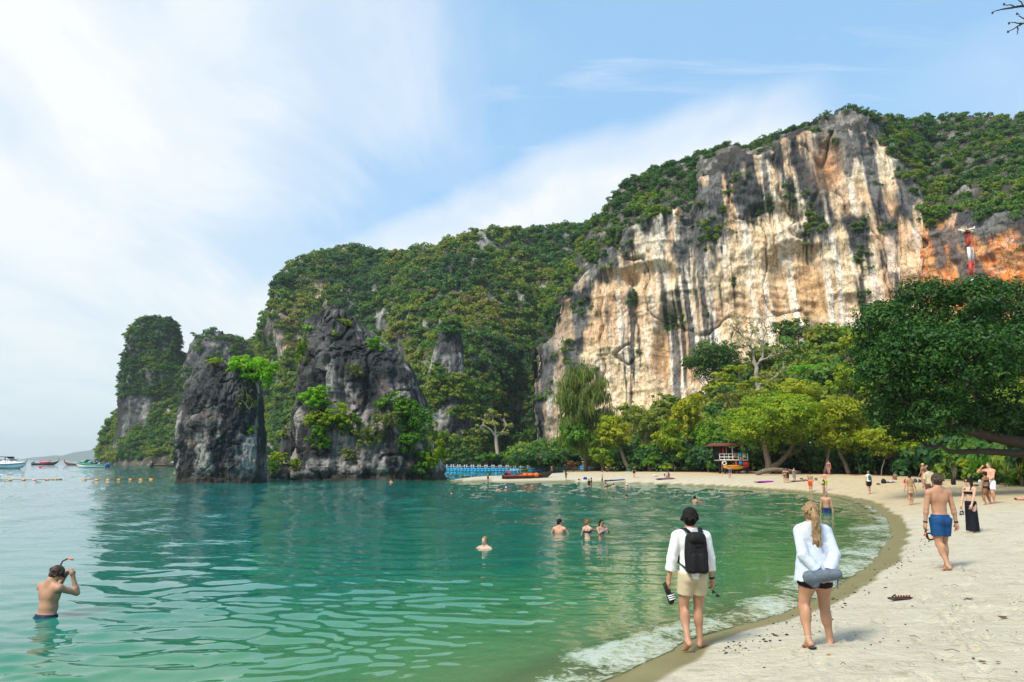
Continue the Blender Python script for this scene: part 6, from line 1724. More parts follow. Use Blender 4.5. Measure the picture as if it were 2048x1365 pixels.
# ---------------- the blonde woman
def blonde():
    p = gz(1640, 1298, .30); k = p[1] / FPX; H = (1303 - 1000) * k * .885
    P = Person(H, 'f', lean=.03, head=(-.12, .06), hand={'L': (-.03, -.11, .535), 'R': (.05, -.11, .53)}, elbow={'L': (-1, -.1, 0), 'R': (1, -.1, 0)}, foot={'L': (-.100, -.055, .068), 'R': (.092, .03, .046)}, foot_yaw=(-4, 30), foot_pitch=(22, 0), girth=1.12, fingers=True)
    sm = plain('sheer_white_cotton', (.50, .57, .69), .85, .06, 12, .2, 0, .003)
    r = make_person('blonde woman with a long ponytail in a loose white shirt and black shorts', P, p, R(2), 'tan', .0098, ('blond', 'pony'), [
        shorts(black, .34, .0, .012, wr=.002), shirt(sm, 1.80, -.078, .016, wr=.007, flare=.040)], GN)
    for nm in 'LR':
        S_, E, W_ = P.arm[nm][:3]; d = W_ - E
        S = Sdf().tcone(E + d * .62, E + d * .90, .038 * H, .043 * H, .005); sdfobj('cuff', S.mesh(.008, 0, wr=.004), sm, r)
    glasses(True)(P, r, .01)
    S = Sdf().tcone(P.hp(0, -.058, .070), P.hp(0, -.074, .074), .021 * H, .021 * H, .003); sdfobj('hair_tie', S.mesh(.006), black, r)
    for nm, nn_ in (('L', 'left'), ('R', 'right')):
        hp_, K_, A_, heel, ball, fd, up, sd_ = P.leg[nm]
        f = empty('flip_flop', r.location, 0, f'dark flip flop on the {nn_} foot of the blonde woman', 'flip flop', 'flip flops of the blonde woman'); f.rotation_euler = r.rotation_euler
        o0 = (heel + ball) / 2 - up * .023 * H
        prof = [(-.085, .020), (-.05, .024), (0, .022), (.05, .029), (.075, .022), (.085, 0)]
        ring = prof + [(a, -b) for a, b in prof[::-1][1:]]
        V = np.array([o0 + fd * a * H * .95 + sd_ * b * H + up * t_ for t_ in (-.010, .006) for (a, b) in ring]); n = len(ring)
        mb = MB(); mb.add(V, [[i, (i + 1) % n, n + (i + 1) % n, n + i] for i in range(n)]); mb.F3.append(np.array([[0, i + 1, i] for i in range(1, n - 1)])); mb.F3.append(np.array([[n, n + i, n + i + 1] for i in range(1, n - 1)]))
        mb.build('sole', plain('brown_rubber', (.045, .032, .026), .7), f, False)
        for i in (-1, 1): MB().tube([ball + fd * .012 * H + up * .008 * H, ball + sd_ * i * .022 * H + up * .014 * H - fd * .012 * H, (heel + ball) / 2 + sd_ * i * .026 * H - up * .012 * H], .004 * H, 5).build('strap', plain('brown_rubber', (.045, .032, .026), .7), f)
    # rolled grey towel held behind her back
    t_ = empty('rolled_towel', r.location, 0, 'rolled blue grey towel held behind the back of the blonde woman', 'towel'); t_.rotation_euler = r.rotation_euler
    gm = plain('grey_blue_towel', (.12, .15, .185), .95, .2, 18, .1, 0, .006)
    S = Sdf(); c0 = P.tp(-.115, -.165, -.040); c1 = P.tp(.075, -.170, -.018)
    S.cone(c0, c1, .046 * H, .038 * H, .01); S.cone(c0, P.tp(-.085, -.165, -.078), .044 * H, .034 * H, .03)
    sdfobj('roll', S.mesh(.009, 0, wr=.007), gm, t_)
    S = Sdf(); S.cone(P.tp(.088, -.160, -.02), P.tp(.075, -.165, -.115), .010 * H, .006 * H, .01); sdfobj('loose_end', S.mesh(.008, 0, wr=.004), gm, t_)
    S_, E, W_ = P.arm['L'][:3]
    A_ = P.leg['L'][2]; K_ = P.leg['L'][1]; dd_ = (K_ - A_) / np.linalg.norm(K_ - A_)
    S = Sdf().tcone(A_ + dd_ * .02 * H, A_ + dd_ * .026 * H, .024 * H, .024 * H, .002); sdfobj('anklet', S.mesh(.005), plain('pale_cord', (.5, .45, .4), .7), r)
blonde()
# ---------------- the shirtless man in blue shorts
def blue_man():
    p, H = stand(1890, 1141, 951); H *= .955
    P = Person(H, 'm', lean=.0, side=.0, head=(.02, .03), hand={'L': (-.165, .02, .455), 'R': (.178, -.01, .440)}, foot={'L': (-.035, -.11, .062), 'R': (.040, .02, .046)}, foot_yaw=(-10, 12), foot_pitch=(16, 0), fingers=True, girth=1.06, elbow={'L': (-1, -.6, 0), 'R': (1, -.8, 0)})
    r = make_person('shirtless man in bright blue shorts walking away across the sand', P, p, R(4), 'tan', .011, ('brown', 'short'), [shorts(cloth('blue', (.008, .060, .185), .6, .12), .62, .035, .018, wr=.004)], GN)
    for nm in 'LR':
        S_, E, W_, hc, d, inn, wd = P.arm[nm]
        S = Sdf().tcone(W_ - d * .014 * H, W_ + d * .002 * H, .022 * H, .022 * H, .003); sdfobj('watch' if nm == 'L' else 'wristband', S.mesh(.006), black, r)
    g = empty('snorkel_mask', r.location, 0, 'black diving mask with orange snorkel in the left hand of the man in blue shorts', 'snorkel mask'); g.rotation_euler = r.rotation_euler
    hL = P.arm['L'][3]; om = plain('orange_plastic', (.75, .14, .015), .4)
    fr = MB(); an = np.linspace(0, 2 * math.pi, 17); c = hL + np.array([.06, -.03, -.17])
    fr.tube([c + np.array([.085 * math.cos(a), .02 * math.sin(a), .065 * math.sin(a)]) for a in an], .016, 6, False); fr.build('frame', black, g)
    MB().ball(c + [.06, -.02, .0], (.03, .02, .055), 8, 6).build('side_window', om, g)
    MB().tube([hL + [-.02, 0, .02], hL + [-.02, -.03, -.08], c + [-.06, -.03, -.04], c + [-.08, -.05, -.11], c + [-.02, -.04, -.06]], .010, 6).build('strap', black, g)
    MB().tube([hL + [-.015, -.02, .04], hL + [-.03, -.03, -.04], hL + [-.05, -.03, -.08]], .014, 7).build('snorkel_tube', plain('purple_black', (.02, .015, .035), .4), g); MB().tube([hL + [-.05, -.03, -.08], hL + [-.075, -.03, -.16]], .018, 7).build('snorkel_tip', om, g)
blue_man()
# ---------------- woman in the long black skirt
def skirt_woman():
    p, H = stand(1947, 1067, 959); H *= .965
    P = Person(H, 'f', lean=-.02, head=(-.45, .05), hand={'L': (-.10, .16, .455), 'R': (.115, .10, .50)}, fingers=True, girth=.98, foot={'L': (-.03, .02, .045), 'R': (.03, -.01, .045)})
    r = make_person('woman with long black hair and sunglasses in a black bikini top and long dark skirt', P, p, R(115), 'fair', .011, ('black', 'longfront'), [bra(black), skirt(cloth('blackblue', (.006, .007, .014), .6, .4, 3), .045, .545, .118, 'long_skirt', .84, .006), glasses(False)], GN, eyes=True)
    hb = P.arm['R'][3]
    b = empty('handbag', r.location, 0, 'small zebra patterned bag hanging from the hand of the woman in the long skirt', 'bag'); b.rotation_euler = r.rotation_euler
    m, t, bs, o = mat_new('zebra_leather'); tcn = t.nodes.new('ShaderNodeTexCoord'); wv_ = t.nodes.new('ShaderNodeTexWave'); wv_.inputs['Scale'].default_value = 9; wv_.inputs['Distortion'].default_value = 7; wv_.inputs['Detail'].default_value = 2
    t.links.new(tcn.outputs['Object'], wv_.inputs[0]); t.links.new(ramp(t, wv_.outputs['Fac'], [(.45, (.02, .02, .02)), (.6, (.5, .48, .45))]), bs.inputs['Base Color'])
    S = Sdf(); c = hb + np.array([.02, .0, -.15])
    for sx in (-1, 1): S.cone(c + [.03 * sx * 0, .09 * sx, -.04], c + [0, .08 * sx, .06], .028, .022, .05)
    S.ell(c, (.035, .115, .075), .02); sdfobj('bag_body', S.mesh(.01), m, b)
    MB().tube([c + [0, -.08, .06], hb + [0, -.02, .03], hb + [0, .03, .03], c + [0, .08, .06]], .005, 5).build('handle', black, b)
skirt_woman()
# ---------------- everyone else
def std(label, x, y, yt, sex='f', face=0, skin_='tan', hair=('brown', 'short'), wear=(), grp=GS, eyes=False, **kw):
    p, H = stand(x, y, yt); H *= .968
    P = Person(H, sex, **kw)
    return make_person(label, P, p, R(face), skin_, min(.030, .012 + .00035 * p[1]), hair, wear, grp, eyes)
def wad(label, x, yw, yt, vis, sex='m', face=0, skin_='tan', hair=('brown', 'short'), wear=(), eyes=False, **kw):
    """standing in the water: vis is the share of the body height that shows"""
    p, hh = wade(x, yw, yt); H = min(1.85, max(1.45, hh / vis)) if vis > .35 else 1.68
    P = Person(H, sex, **kw)
    top = P.hp(0, 0, .128)[2]
    p = p.copy(); p[2] = hh - top
    return make_person(label, P, p, R(face), skin_, min(.030, .012 + .00035 * p[1]), hair, wear, GW, eyes)
stripe = cloth('navy_teal', (.008, .022, .055), .6, .6, 5)
def snorkeler():
    p, hh = wade(92, 1236, 1143); H = 1.74
    P = Person(H, 'm', lean=.06, head=(-.75, .6), hand={'L': (-.02, .17, .88), 'R': (.13, .13, .885)}, elbow={'L': (-.6, .3, -1), 'R': (.25, .3, -1)}, girth=1.16, fingers=True, belly=.012)
    top = max(P.hp(0, 0, .12)[2], P.hp(0, -.05, .10)[2]); p = p.copy(); p[2] = hh - top
    r = make_person('man wading waist deep at the left, adjusting his snorkel mask', P, p, R(-18), 'tan', .0105, ('brown', 'short'), [shorts(stripe, .5, .03, .012)], GW)
    g = empty('snorkel', r.location, 0, 'black snorkel with an orange tip on the head of the man at the left', 'snorkel'); g.rotation_euler = r.rotation_euler
    q = P.hp; a = q(-.052, .01, .06)
    pts = [q(-.054, .05, .01), q(-.056, .015, .05), q(-.056, -.02, .105), q(-.052, -.035, .165), q(-.045, -.015, .205)]
    MB().tube(pts, .012, 7).build('tube', plain('purple_black', (.02, .015, .035), .4), g); MB().tube([pts[-1], q(-.03, .03, .222)], [.015, .011], 7).build('tip', plain('orange_plastic', (.75, .14, .015), .4), g)
    mk = empty('diving_mask', r.location, 0, 'diving mask with a dark strap on the man at the left', 'mask'); mk.rotation_euler = r.rotation_euler
    MB().ball(q(0, .058, .075), np.array([.034, .018, .022]) * H, 10, 8).build('mask_glass', plain('dark_lens', (.012, .012, .014), .12, .1, 5, .6), mk)
    S = Sdf().tcone(q(0, 0, .070), q(0, 0, .082), .058 * H, .058 * H, .003); an = np.linspace(0, 6.283, 25)
    MB().tube([q(.050 * math.cos(a_), .060 * math.sin(a_), .076) for a_ in an], .009, 6, False).build('strap', black, mk)
snorkeler()
bik = cloth('dark_bikini', (.05, .03, .05), .7); bluebk = cloth('blue_bikini', (.01, .20, .55), .6)
wad('fair haired man swimming with only head and shoulders above the water', 969, 1097, 1075, .2, 'm', 150, 'fair', ('blond', 'short'), (), True, hand={'L': (-.25, .2, .72), 'R': (.28, .15, .72)})
wad('broad shouldered man in the water with a dark bandana round his head', 1119, 1067, 1040, .2, 'm', -20, 'pink', ('black', 'short'), [cap(black, 'bandana', False)], hand={'L': (-.2, .2, .62), 'R': (.2, .2, .62)}, girth=1.15, head=(-.9, 0))
wad('red haired woman standing in the water with an outstretched arm', 1175, 1078, 1042, .45, 'f', -38, 'fair', ('red', 'bun'), [bra(bik, True)], hand={'R': (.13, .32, .74), 'L': (-.15, .16, .60)}, head=(-.5, 0), elbow={'R': (.3, -.2, -1)})
wad('dark haired woman in a bright blue bikini holding a phone in the water', 1203, 1078, 1042, .45, 'f', 205, 'tan', ('black', 'longfront'), [bra(bluebk, True), glasses(False)], True, hand={'R': (.05, .22, .80), 'L': (-.03, .23, .79)}, head=(.1, .1), elbow={'R': (.8, 0, -1), 'L': (-.8, 0, -1)})
wad('dark haired swimmer with just the head showing, below the group in the shallows', 1253, 997, 988.5, .1, 'm', 20, 'tan', ('brown', 'short'))
wad('dark haired swimmer seen just above the head of the backpack man', 1390, 1005, 992.5, .1, 'm', -60, 'tan', ('black', 'short'), hand={'R': (.2, .28, .76), 'L': (-.2, .2, .7)})
wad('swimmer in a mask facing the open water beside the splashes, left of two', 996, 980.5, 973.5, .1, 'm', 160, 'olive', ('black', 'short'))
wad('swimmer with a white cap beside the splashes, right of two', 1012, 980.5, 974, .1, 'm', 170, 'tan', ('grey', 'short'), [cap(white, 'swim_cap', False)])
wad('snorkeling swimmer behind a long white splash', 897, 985.5, 982.3, .1, 'm', -90, 'pink', ('brown', 'short'), lean=.5)
wad('swimmer close under the foot of the tall sea stack', 782, 963.8, 959.5, .1, 'm', 180, 'pink', ('brown', 'short'))
wad('dark haired person in a dark top in the shallows, left of a pair', 1178, 972, 958.5, .62, 'f', 180, 'tan', ('black', 'short'), [shirt(cloth('dark_green', (.02, .035, .02)), .3, -.05, .01)])
wad('shirtless man of a pair close together in the shallows', 1182.5, 971, 956, .6, 'm', 60, 'tan', ('black', 'short'))
wad('woman with raised arms in the shallows', 1212, 977, 965.5, .5, 'f', -70, 'tan', ('brown', 'bun'), [bra(bik)], hand={'R': (.03, .1, .92), 'L': (-.05, .1, .9)})
wad('pale shirtless man in the shallows seen from behind', 1227, 977, 967.5, .45, 'm', 0, 'fair', ('black', 'short'))
wad('person with a white cap and pink skin in the shallows', 1253.5, 976.5, 968.5, .35, 'm', 30, 'pink', ('grey', 'short'), [cap(white, 'cap', True)])
wad('bald shirtless man in the water behind the blonde woman', 1654, 1030, 985, .62, 'm', 150, 'tan', ('grey', 'short'), [shorts(navy, .6, .035, .012)], girth=1.1, head=(.3, .1))
# on the sand, from left to right
std('man standing at the water edge by the beached longtail', 976, 963.5, 946.3, 'm', 180, 'brown', ('black', 'short'), [shorts(black, .8, .04, .012)], hand={'L': (-.10, .03, .60), 'R': (.10, .03, .60)})
std('photographer in dark clothes walking on the far sand', 1132, 962.5, 942.5, 'm', -60, 'tan', ('black', 'full'), [shirt(cloth('charcoal', (.03, .04, .045)), .8, -.03), shorts(cloth('khaki', (.16, .17, .09)), .8)], hand={'R': (.08, .16, .62), 'L': (-.05, .16, .62)}, foot={'L': (-.05, .08, .045), 'R': (.05, -.09, .055)})
std('shirtless man in patterned shorts walking at the far waterline', 1204.5, 967.5, 949.3, 'm', 70, 'tan', ('blond', 'short'), [shorts(cloth('grey_pattern', (.10, .09, .10), .8, .5, 20), .8)], foot={'L': (-.05, .10, .045), 'R': (.05, -.10, .055)})
std('small figure in red shorts under the first trees', 1206, 947, 939.8, 'm', 180, 'tan', ('brown', 'short'), [shorts(cloth('red', (.45, .02, .02)), .8)])
std('woman in black standing before the leaning pale trunks', 1268.5, 957.5, 933.5, 'f', 160, 'fair', ('brown', 'long'), [shirt(black, .5, -.05, .010), shorts(black, .35, .03, .008)], hand={'L': (-.05, .10, .66), 'R': (.10, .08, .64)})
std('person in a lilac shirt bending over a mat', 1329.5, 955.5, 942.8, 'm', -60, 'tan', ('black', 'short'), [shirt(cloth('lilac', (.42, .34, .62)), .6, -.03), shorts(black, .8)], lean=.75, hand={'L': (-.1, .35, .4), 'R': (.1, .35, .4)})
def sitting(label, x, y, yt, sex, face, skin_, hair, wear, grp=GS, lean=.1, kn=.30, **kw):
    p = gp(x, y); k = p[1] / FPX; H = (y - yt) * k / .535
    P = Person(H, sex, lean=lean, pz=(0, -.05, .075), foot={'L': (-.06, .30, .045), 'R': (.07, .27, .045)}, hand=kw.pop('hand', {'L': (-.12, .12, .24), 'R': (.12, .14, .26)}), knee={'L': (-.2, .3, 1), 'R': (.2, .3, 1)}, **kw)
    return make_person(label, P, p, R(face), skin_, min(.030, .012 + .00035 * p[1]), hair, wear, grp)
sitting('person sitting on the mat next to the bending one', 1337, 957, 945.5, 'f', 40, 'olive', ('black', 'long'), [shirt(cloth('grey_top', (.15, .14, .16)), .3, -.02)])
std('woman in a blue swimsuit standing before the lifeguard hut', 1459.5, 957.5, 933.3, 'f', 175, 'tan', ('black', 'long'), [swimsuit(cloth('royal_blue', (.02, .09, .38))), shorts(black, .25, -.01, .004)], hand={'R': (.06, .10, .88), 'L': (-.14, .05, .50)}, elbow={'R': (1, 0, -.6)})
std('woman in a tan bikini beside the one in a black dress', 1570, 966, 938, 'f', -20, 'tan', ('brown', 'bun'), [bra(bik), briefs(bik)])
std('woman in a short black dress with a blue pouch', 1576, 966, 938.8, 'f', 10, 'tan', ('black', 'bun'), [dress(black, .26, .10)], hand={'R': (.12, .10, .55)})
std('woman in a grey dress with one hand on her hip', 1589, 964, 936, 'f', 185, 'tan', ('brown', 'short'), [dress(cloth('grey_dress', (.16, .17, .20), .8, .4, 20), .30, .115)], hand={'L': (-.085, .02, .55), 'R': (.15, .04, .47)}, elbow={'L': (-1, -.2, 0)})
std('man in bright orange shorts looking down at the waterline', 1621.5, 985, 945.5, 'm', -50, 'tan', ('black', 'short'), [shorts(cloth('orange', (.80, .085, .015), .6), .72, .035, .014)], head=(0, .5), hand={'L': (-.06, .16, .56), 'R': (.08, .16, .56)}, lean=.08)
std('man in lime green shorts with his arms held up', 1651.5, 982, 944, 'm', -15, 'pink', ('brown', 'short'), [shorts(cloth('lime', (.28, .60, .02), .6), .65, .035, .012)], hand={'L': (-.20, .05, .70), 'R': (.20, .06, .72)}, elbow={'L': (-1, 0, -1), 'R': (1, 0, -1)})
std('woman in a mauve bikini photographing with both hands raised', 1649, 996, 960, 'f', 65, 'olive', ('black', 'long'), [bra(cloth('mauve', (.24, .10, .14))), briefs(cloth('mauve', (.24, .10, .14)))], hand={'L': (-.03, .22, .84), 'R': (.05, .22, .83)}, elbow={'L': (-.8, 0, -1), 'R': (.8, 0, -1)}, girth=1.1)
std('woman in a long rose dress on the rise under the trees', 1658.5, 950.5, 921.5, 'f', 150, 'tan', ('brown', 'bun'), [dress(cloth('rose', (.30, .10, .13)), .50, .085)])
std('woman with a white and teal backpack and black shorts walking away', 1739.5, 988.5, 943, 'f', 5, 'fair', ('blond', 'short'), [shirt(white, .25, 0.0, .010), shorts(black, .62, .05, .016), pack(cloth('teal', (.02, .13, .12)))], foot={'L': (-.045, -.05, .05), 'R': (.045, .04, .045)})
sitting('woman sitting in the shade on a grey blanket', 1790.5, 960, 945.3, 'f', 130, 'brown', ('black', 'long'), [shirt(cloth('dusky', (.20, .15, .16)), .3, -.03)])
std('woman in a tan top and skirt walking away', 1823.5, 1011, 950, 'f', -2, 'tan', ('black', 'bun'), [shirt(cloth('tan_top', (.34, .22, .11)), .15, .06, .006, flare=-.01), skirt(cloth('tan_skirt', (.42, .30, .20)), .05, .20, .098, 'short_skirt')], foot={'L': (-.045, -.03, .05), 'R': (.05, .03, .045)}, hand={'L': (-.20, .0, .47), 'R': (.19, .0, .47)})
std('woman in a brown bikini and yellow cap with a hand at her face', 1849, 975, 928, 'f', 25, 'tan', ('blond', 'short'), [cap(cloth('yellow', (.62, .48, .12)), 'cap', True), bra(cloth('brown_bikini', (.24, .10, .05))), briefs(cloth('brown_bikini', (.24, .10, .05)))], hand={'R': (.08, .14, .86), 'L': (-.12, .1, .52)}, elbow={'R': (1, 0, -.8)})
std('fair woman with turquoise top half hidden behind the man in the beige shirt', 1857, 972, 931, 'f', 60, 'fair', ('blond', 'short'), [bra(cloth('turquoise', (.02, .35, .48))), briefs(cloth('turquoise', (.02, .35, .48)))], hand={'R': (.10, .10, .93), 'L': (-.08, .12, .90)}, elbow={'R': (1, 0, .2), 'L': (-1, 0, .2)})
std('man in a loose beige shirt and patterned shorts walking away', 1863, 1009, 934.5, 'm', 2, 'tan', ('black', 'short'), [shirt(beige, .9, -.06, .020, wr=.004), shorts(cloth('dark_pattern', (.10, .06, .05), .8, .6, 16), .62, .03, .014)], foot={'L': (-.045, .02, .045), 'R': (.05, -.04, .05)}, hand={'L': (-.17, .03, .46)})
std('woman in a black bikini seen from behind with one leg out', 1976, 1011, 943, 'f', 18, 'brown', ('black', 'bun'), [bra(black, True), briefs(black, .045)], foot={'L': (-.075, -.01, .045), 'R': (.175, .04, .045)}, girth=1.12, pz=.515)
std('big tattooed man in white swim shorts with a hand to his ear', 1985, 1008, 926.5, 'm', 118, 'pink', ('grey', 'bald') if False else ('grey', 'short'), [shorts(white, .70, .035, .02)], head=(0, .1), hand={'R': (.10, .14, .88), 'L': (-.05, .17, .58)}, elbow={'R': (1, .2, -1)}, girth=1.2, belly=.02)
sitting('pale woman sitting among the roots behind the forked tree', 1553, 947, 937, 'f', 180, 'fair', ('brown', 'long'), [bra(cloth('red', (.45, .02, .02)))])
sitting('second person sitting among the roots behind the forked tree', 1562, 947, 938, 'f', 200, 'pink', ('black', 'short'), [bra(cloth('red', (.45, .02, .02)))])
def lying(label, x, y, ln_px, face, skin_, hair, wear, sex='f'):
    p = gp(x, y); H = ln_px * p[1] / FPX
    P = Person(H, sex, hand={'L': (-.15, .0, .46), 'R': (.15, 0, .46)}, foot_pitch=(50, 50))
    p = p.copy(); p[2] += .075 * H
    r = make_person(label, P, p, 0, skin_, max(.012, .0005 * p[1]), hair, wear, GS)
    r.rotation_euler = (math.radians(-90), 0, R(face)); r.rotation_mode = 'XYZ'
    # lying on the back along +-X
    M = Matrix.Translation(Vector(p)) @ Matrix.Rotation(R(face), 4, 'Z') @ Matrix.Rotation(math.radians(90), 4, 'X') @ Matrix.Translation((0, 0, -H / 2))
    r.matrix_world = M
    return r
lying('person lying on the sand left of the man in orange shorts', 1606, 963.5, 26, 90, 'fair', ('black', 'short'), [shirt(black, .3, -.05), shorts(black, .4)])
lying('sunburnt sunbather lying at the right edge of the picture', 2052, 1001, 44, -90, 'pink', ('brown', 'short'), [shorts(cloth('pink', (.55, .12, .14)), .5)], 'm')
# ------------------------------------------------------------------ boats
red = cloth('boat_red', (.42, .025, .02), .5); wood = plain('boat_wood', (.13, .065, .030), .6, .35, 4, .3); woodd = plain('dark_boat_wood', (.035, .024, .018), .6, .3, 4, .3)
bwhite = plain('boat_white', (.72, .75, .76), .35, .05, 3, .4); bgreen = plain('boat_green', (.03, .30, .16), .35, .1, 3, .4); bblue = plain('boat_blue', (.02, .10, .42), .4, .1, 3, .4); steel = plain('steel', (.30, .31, .32), .35, .15, 8, .5, .6); orange = plain('orange_fabric', (.70, .16, .02), .7); btan = plain('tan_canvas', (.50, .30, .12), .8)
def hull(mb, L0, W0, D0, sheer, fine=1.6, stern=.55, n=22, m=9, bow_up=0.0):
    """open hull along +X (bow at +X): sections from stern to bow"""
    xs_ = np.linspace(-L0 / 2, L0 / 2, n); V = []
    for x in xs_:
        f = (x + L0 / 2) / L0
        wd = W0 / 2 * (1 - np.clip((f - .45) / .55, 0, 1) ** fine) * (stern + (1 - stern) * min(1, f / .35)); wd = max(wd, .02)
        z1 = D0 + sheer * np.clip((f - .4) / .6, 0, 1) ** 2 + .12 * D0 * (1 - f); z0 = -.25 * D0 + (sheer * .85 + D0) * np.clip((f - .72) / .28, 0, 1) ** 2.2
        an = np.linspace(0, math.pi, m)
        for a in an: V.append((x, -wd * math.cos(a), z0 + (z1 - z0) * (1 - math.sin(a) ** .75)))
    V = np.array(V); F = gridF(n, m); mb.add(V, F)
    # inner skin and deck
    Vi = V.copy(); Vi[:, 1] *= .9; Vi[:, 2] = np.maximum(Vi[:, 2] + .05, .30 * D0); mb.add(Vi, F[:, ::-1])
    b = mb.n - len(V)
    mb.F3.append(np.array([[b - len(V), b - len(V) + j + 1, b - len(V) + j] for j in range(1, m - 1)]))
    for e in (0, m - 1):
        i = np.arange(n - 1); o1 = b - len(V) + i * m + e; o2 = b + i * m + e
        mb.F4.append(np.stack([o1, o1 + m, o2 + m, o2], 1) if e else np.stack([o2, o2 + m, o1 + m, o1], 1))
    return xs_
def longtail(label, x, y, L0, ang, hullm, roofm, extra=(), group='longtail boats moored off the headland', bowm=None, Y=None, z=0.0, tail=True, roof=True):
    p = gz(x, y) if Y is None else at(x, y, Y); p = p.copy(); p[2] = z
    r = empty('longtail_boat', p, R(ang), label, 'boat', group)
    mb = MB(); hull(mb, L0, L0 * .16, L0 * .065, L0 * .10, 1.8, .6); mb.build('hull', hullm, r)
    bow = np.array([L0 * .47, 0, L0 * .15])
    MB().tube([bow + [-.08 * L0, 0, -.05 * L0], bow, bow + [.035 * L0, 0, .06 * L0], bow + [.05 * L0, 0, .13 * L0]], [.012 * L0, .013 * L0, .011 * L0, .008 * L0], 6).build('prow', bowm or hullm, r)
    MB().tube([bow + [.005 * L0, 0, .015 * L0], bow + [.028 * L0, 0, .048 * L0]], .017 * L0, 7).build('ribbons', cloth('ribbon_red', (.6, .03, .05), .7), r)
    if roof:
        for sx in (-.18, .14):
            for sy in (-1, 1): MB().tube([(L0 * sx, sy * L0 * .06, L0 * .05), (L0 * sx, sy * L0 * .06, L0 * .175)], .003 * L0, 5).build('post', hullm, r)
        V = []; nx, ny = 7, 7
        for i in range(nx):
            for j in range(ny): V.append((L0 * (-.22 + .40 * i / (nx - 1)), L0 * .075 * (2 * j / (ny - 1) - 1), L0 * (.178 + .018 * (1 - (2 * j / (ny - 1) - 1) ** 2))))
        V = np.array(V); k = MB(); k.add(V, gridF(nx, ny)); k.add(V - [0, 0, .006 * L0], gridF(nx, ny)[:, ::-1]); k.build('roof', roofm, r)
    if tail:
        e = MB(); e.box((-L0 * .43, 0, L0 * .11), (L0 * .07, L0 * .04, L0 * .045)); e.build('engine', woodd, r)
        MB().tube([(-L0 * .45, 0, L0 * .11), (-L0 * .75, 0, L0 * .01)], .004 * L0, 5).build('propeller_shaft', steel, r)
    for k in range(4): MB().box((L0 * (-.25 + .14 * k), 0, L0 * .055), (.02 * L0, L0 * .12, .006 * L0)).build('bench', wood, r)
    return r
GLT = 'longtail boats moored off the headland'
b = longtail('longtail boat with a pink red roof cover, left of the green speedboat', 90, 930.5, 12.5, 8, woodd, cloth('rose_cover', (.60, .06, .12), .7), bowm=red)
k_ = MB(); k_.box((0.2, 0, 1.25), (4.6, 1.7, .75)); k_.build('cover', cloth('rose_cover', (.60, .06, .12), .7), b)
longtail('small wooden longtail boat with a reddish hull just left of the green speedboat', 147, 931, 11, 170, wood, steel)
longtail('longtail boat half hidden behind the green speedboat, only its prow and awning showing', 178, 929.5, 11, 12, woodd, steel)
longtail('longtail boat at the left edge with a red prow behind the white speedboat', 4, 930.5, 12, 15, woodd, cloth('dark_awning', (.05, .04, .09), .8), bowm=red)
longtail('second red prow longtail boat behind the bow of the white speedboat', 28, 930, 11, 20, wood, steel, bowm=red, roof=False)
longtail('grey roofed longtail boat lying bow on before the headland', 303, 934.5, 11, -62, woodd, bwhite)
longtail('longtail boat with tall prow right of the grey roofed one', 328, 932.5, 11, 5, wood, steel, roof=False)
longtail('small pale longtail boat touching the left edge of the smaller sea stack', 350, 933.5, 10, 172, woodd, bwhite)
def speedboat(label, x, y, L0, ang, lo_m, hi_m, cab_m, blue_tail=True):
    p = gz(x, y); r = empty('speedboat', p, R(ang), label, 'boat', 'speedboats moored off the bay')
    mb = MB(); hull(mb, L0, L0 * .26, L0 * .085, L0 * .035, 1.5, .85); mb.build('hull', lo_m, r)
    st = MB()
    for sg in (-1, 1):
        pts = [(L0 * f, sg * L0 * .132 * (1 - max(0, (f - .0) / .5) ** 1.5), L0 * (.10 + .035 * max(0, (f + .1) / .6) ** 2)) for f in np.linspace(-.49, .48, 14)]
        st.tube(pts, L0 * .016, 6)
    st.build('gunwale', hi_m, r)
    k = MB(); V = []
    prof = [(.36, .11), (.22, .165), (.10, .175), (.02, .17), (-.02, .11)]
    n = len(prof)
    for sg, wd in ((-1, .09), (1, .09)): V += [(L0 * a, sg * L0 * wd * (1 - .55 * max(0, a) / .36), L0 * z_) for a, z_ in prof]
    k.add(V, [[i, i + 1, n + i + 1, n + i] for i in range(n - 1)]); k.F3.append(np.array([[0, i + 1, i] for i in range(1, n - 1)])); k.F3.append(np.array([[n, n + i, n + i + 1] for i in range(1, n - 1)])); k.build('cabin', hi_m, r)
    k = MB(); k.add([(L0 * .225, -.085 * L0, L0 * .167), (L0 * .225, .085 * L0, L0 * .167), (L0 * .12, .10 * L0, L0 * .24), (L0 * .12, -.10 * L0, L0 * .24)], [[0, 1, 2, 3]]); k.build('windscreen', plain('tinted_glass', (.03, .06, .09), .1, .1, 5, .6), r)
    for sx in (.12, -.05, -.25):
        for sg in (-1, 1): MB().tube([(L0 * sx, sg * .105 * L0, L0 * .10), (L0 * (sx - .02), sg * .10 * L0, L0 * .24)], .006 * L0, 5).build('post', cab_m, r)
    k = MB(); k.box((-L0 * .08, 0, L0 * .245), (L0 * .44, L0 * .22, L0 * .014)); k.build('canopy', cab_m, r)
    for sg in (-1, 1):
        k = MB(); k.tube([(-L0 * .50, sg * .05 * L0, L0 * .15), (-L0 * .53, sg * .05 * L0, L0 * .08), (-L0 * .53, sg * .05 * L0, -.02 * L0)], [.03 * L0, .028 * L0, .012 * L0], 8); k.build('outboard_motor', bblue if blue_tail else woodd, r)
    return r
speedboat('green and white speedboat with a blue canopy frame', 183, 936, 10.8, 176, bwhite, bgreen, bblue)
speedboat('white and pale blue speedboat cut off by the left edge', 6, 938, 13.5, -4, plain('pale_blue_hull', (.42, .60, .68), .35, .05, 3, .4), bwhite, plain('dark_navy_canopy', (.03, .03, .08), .7), False)
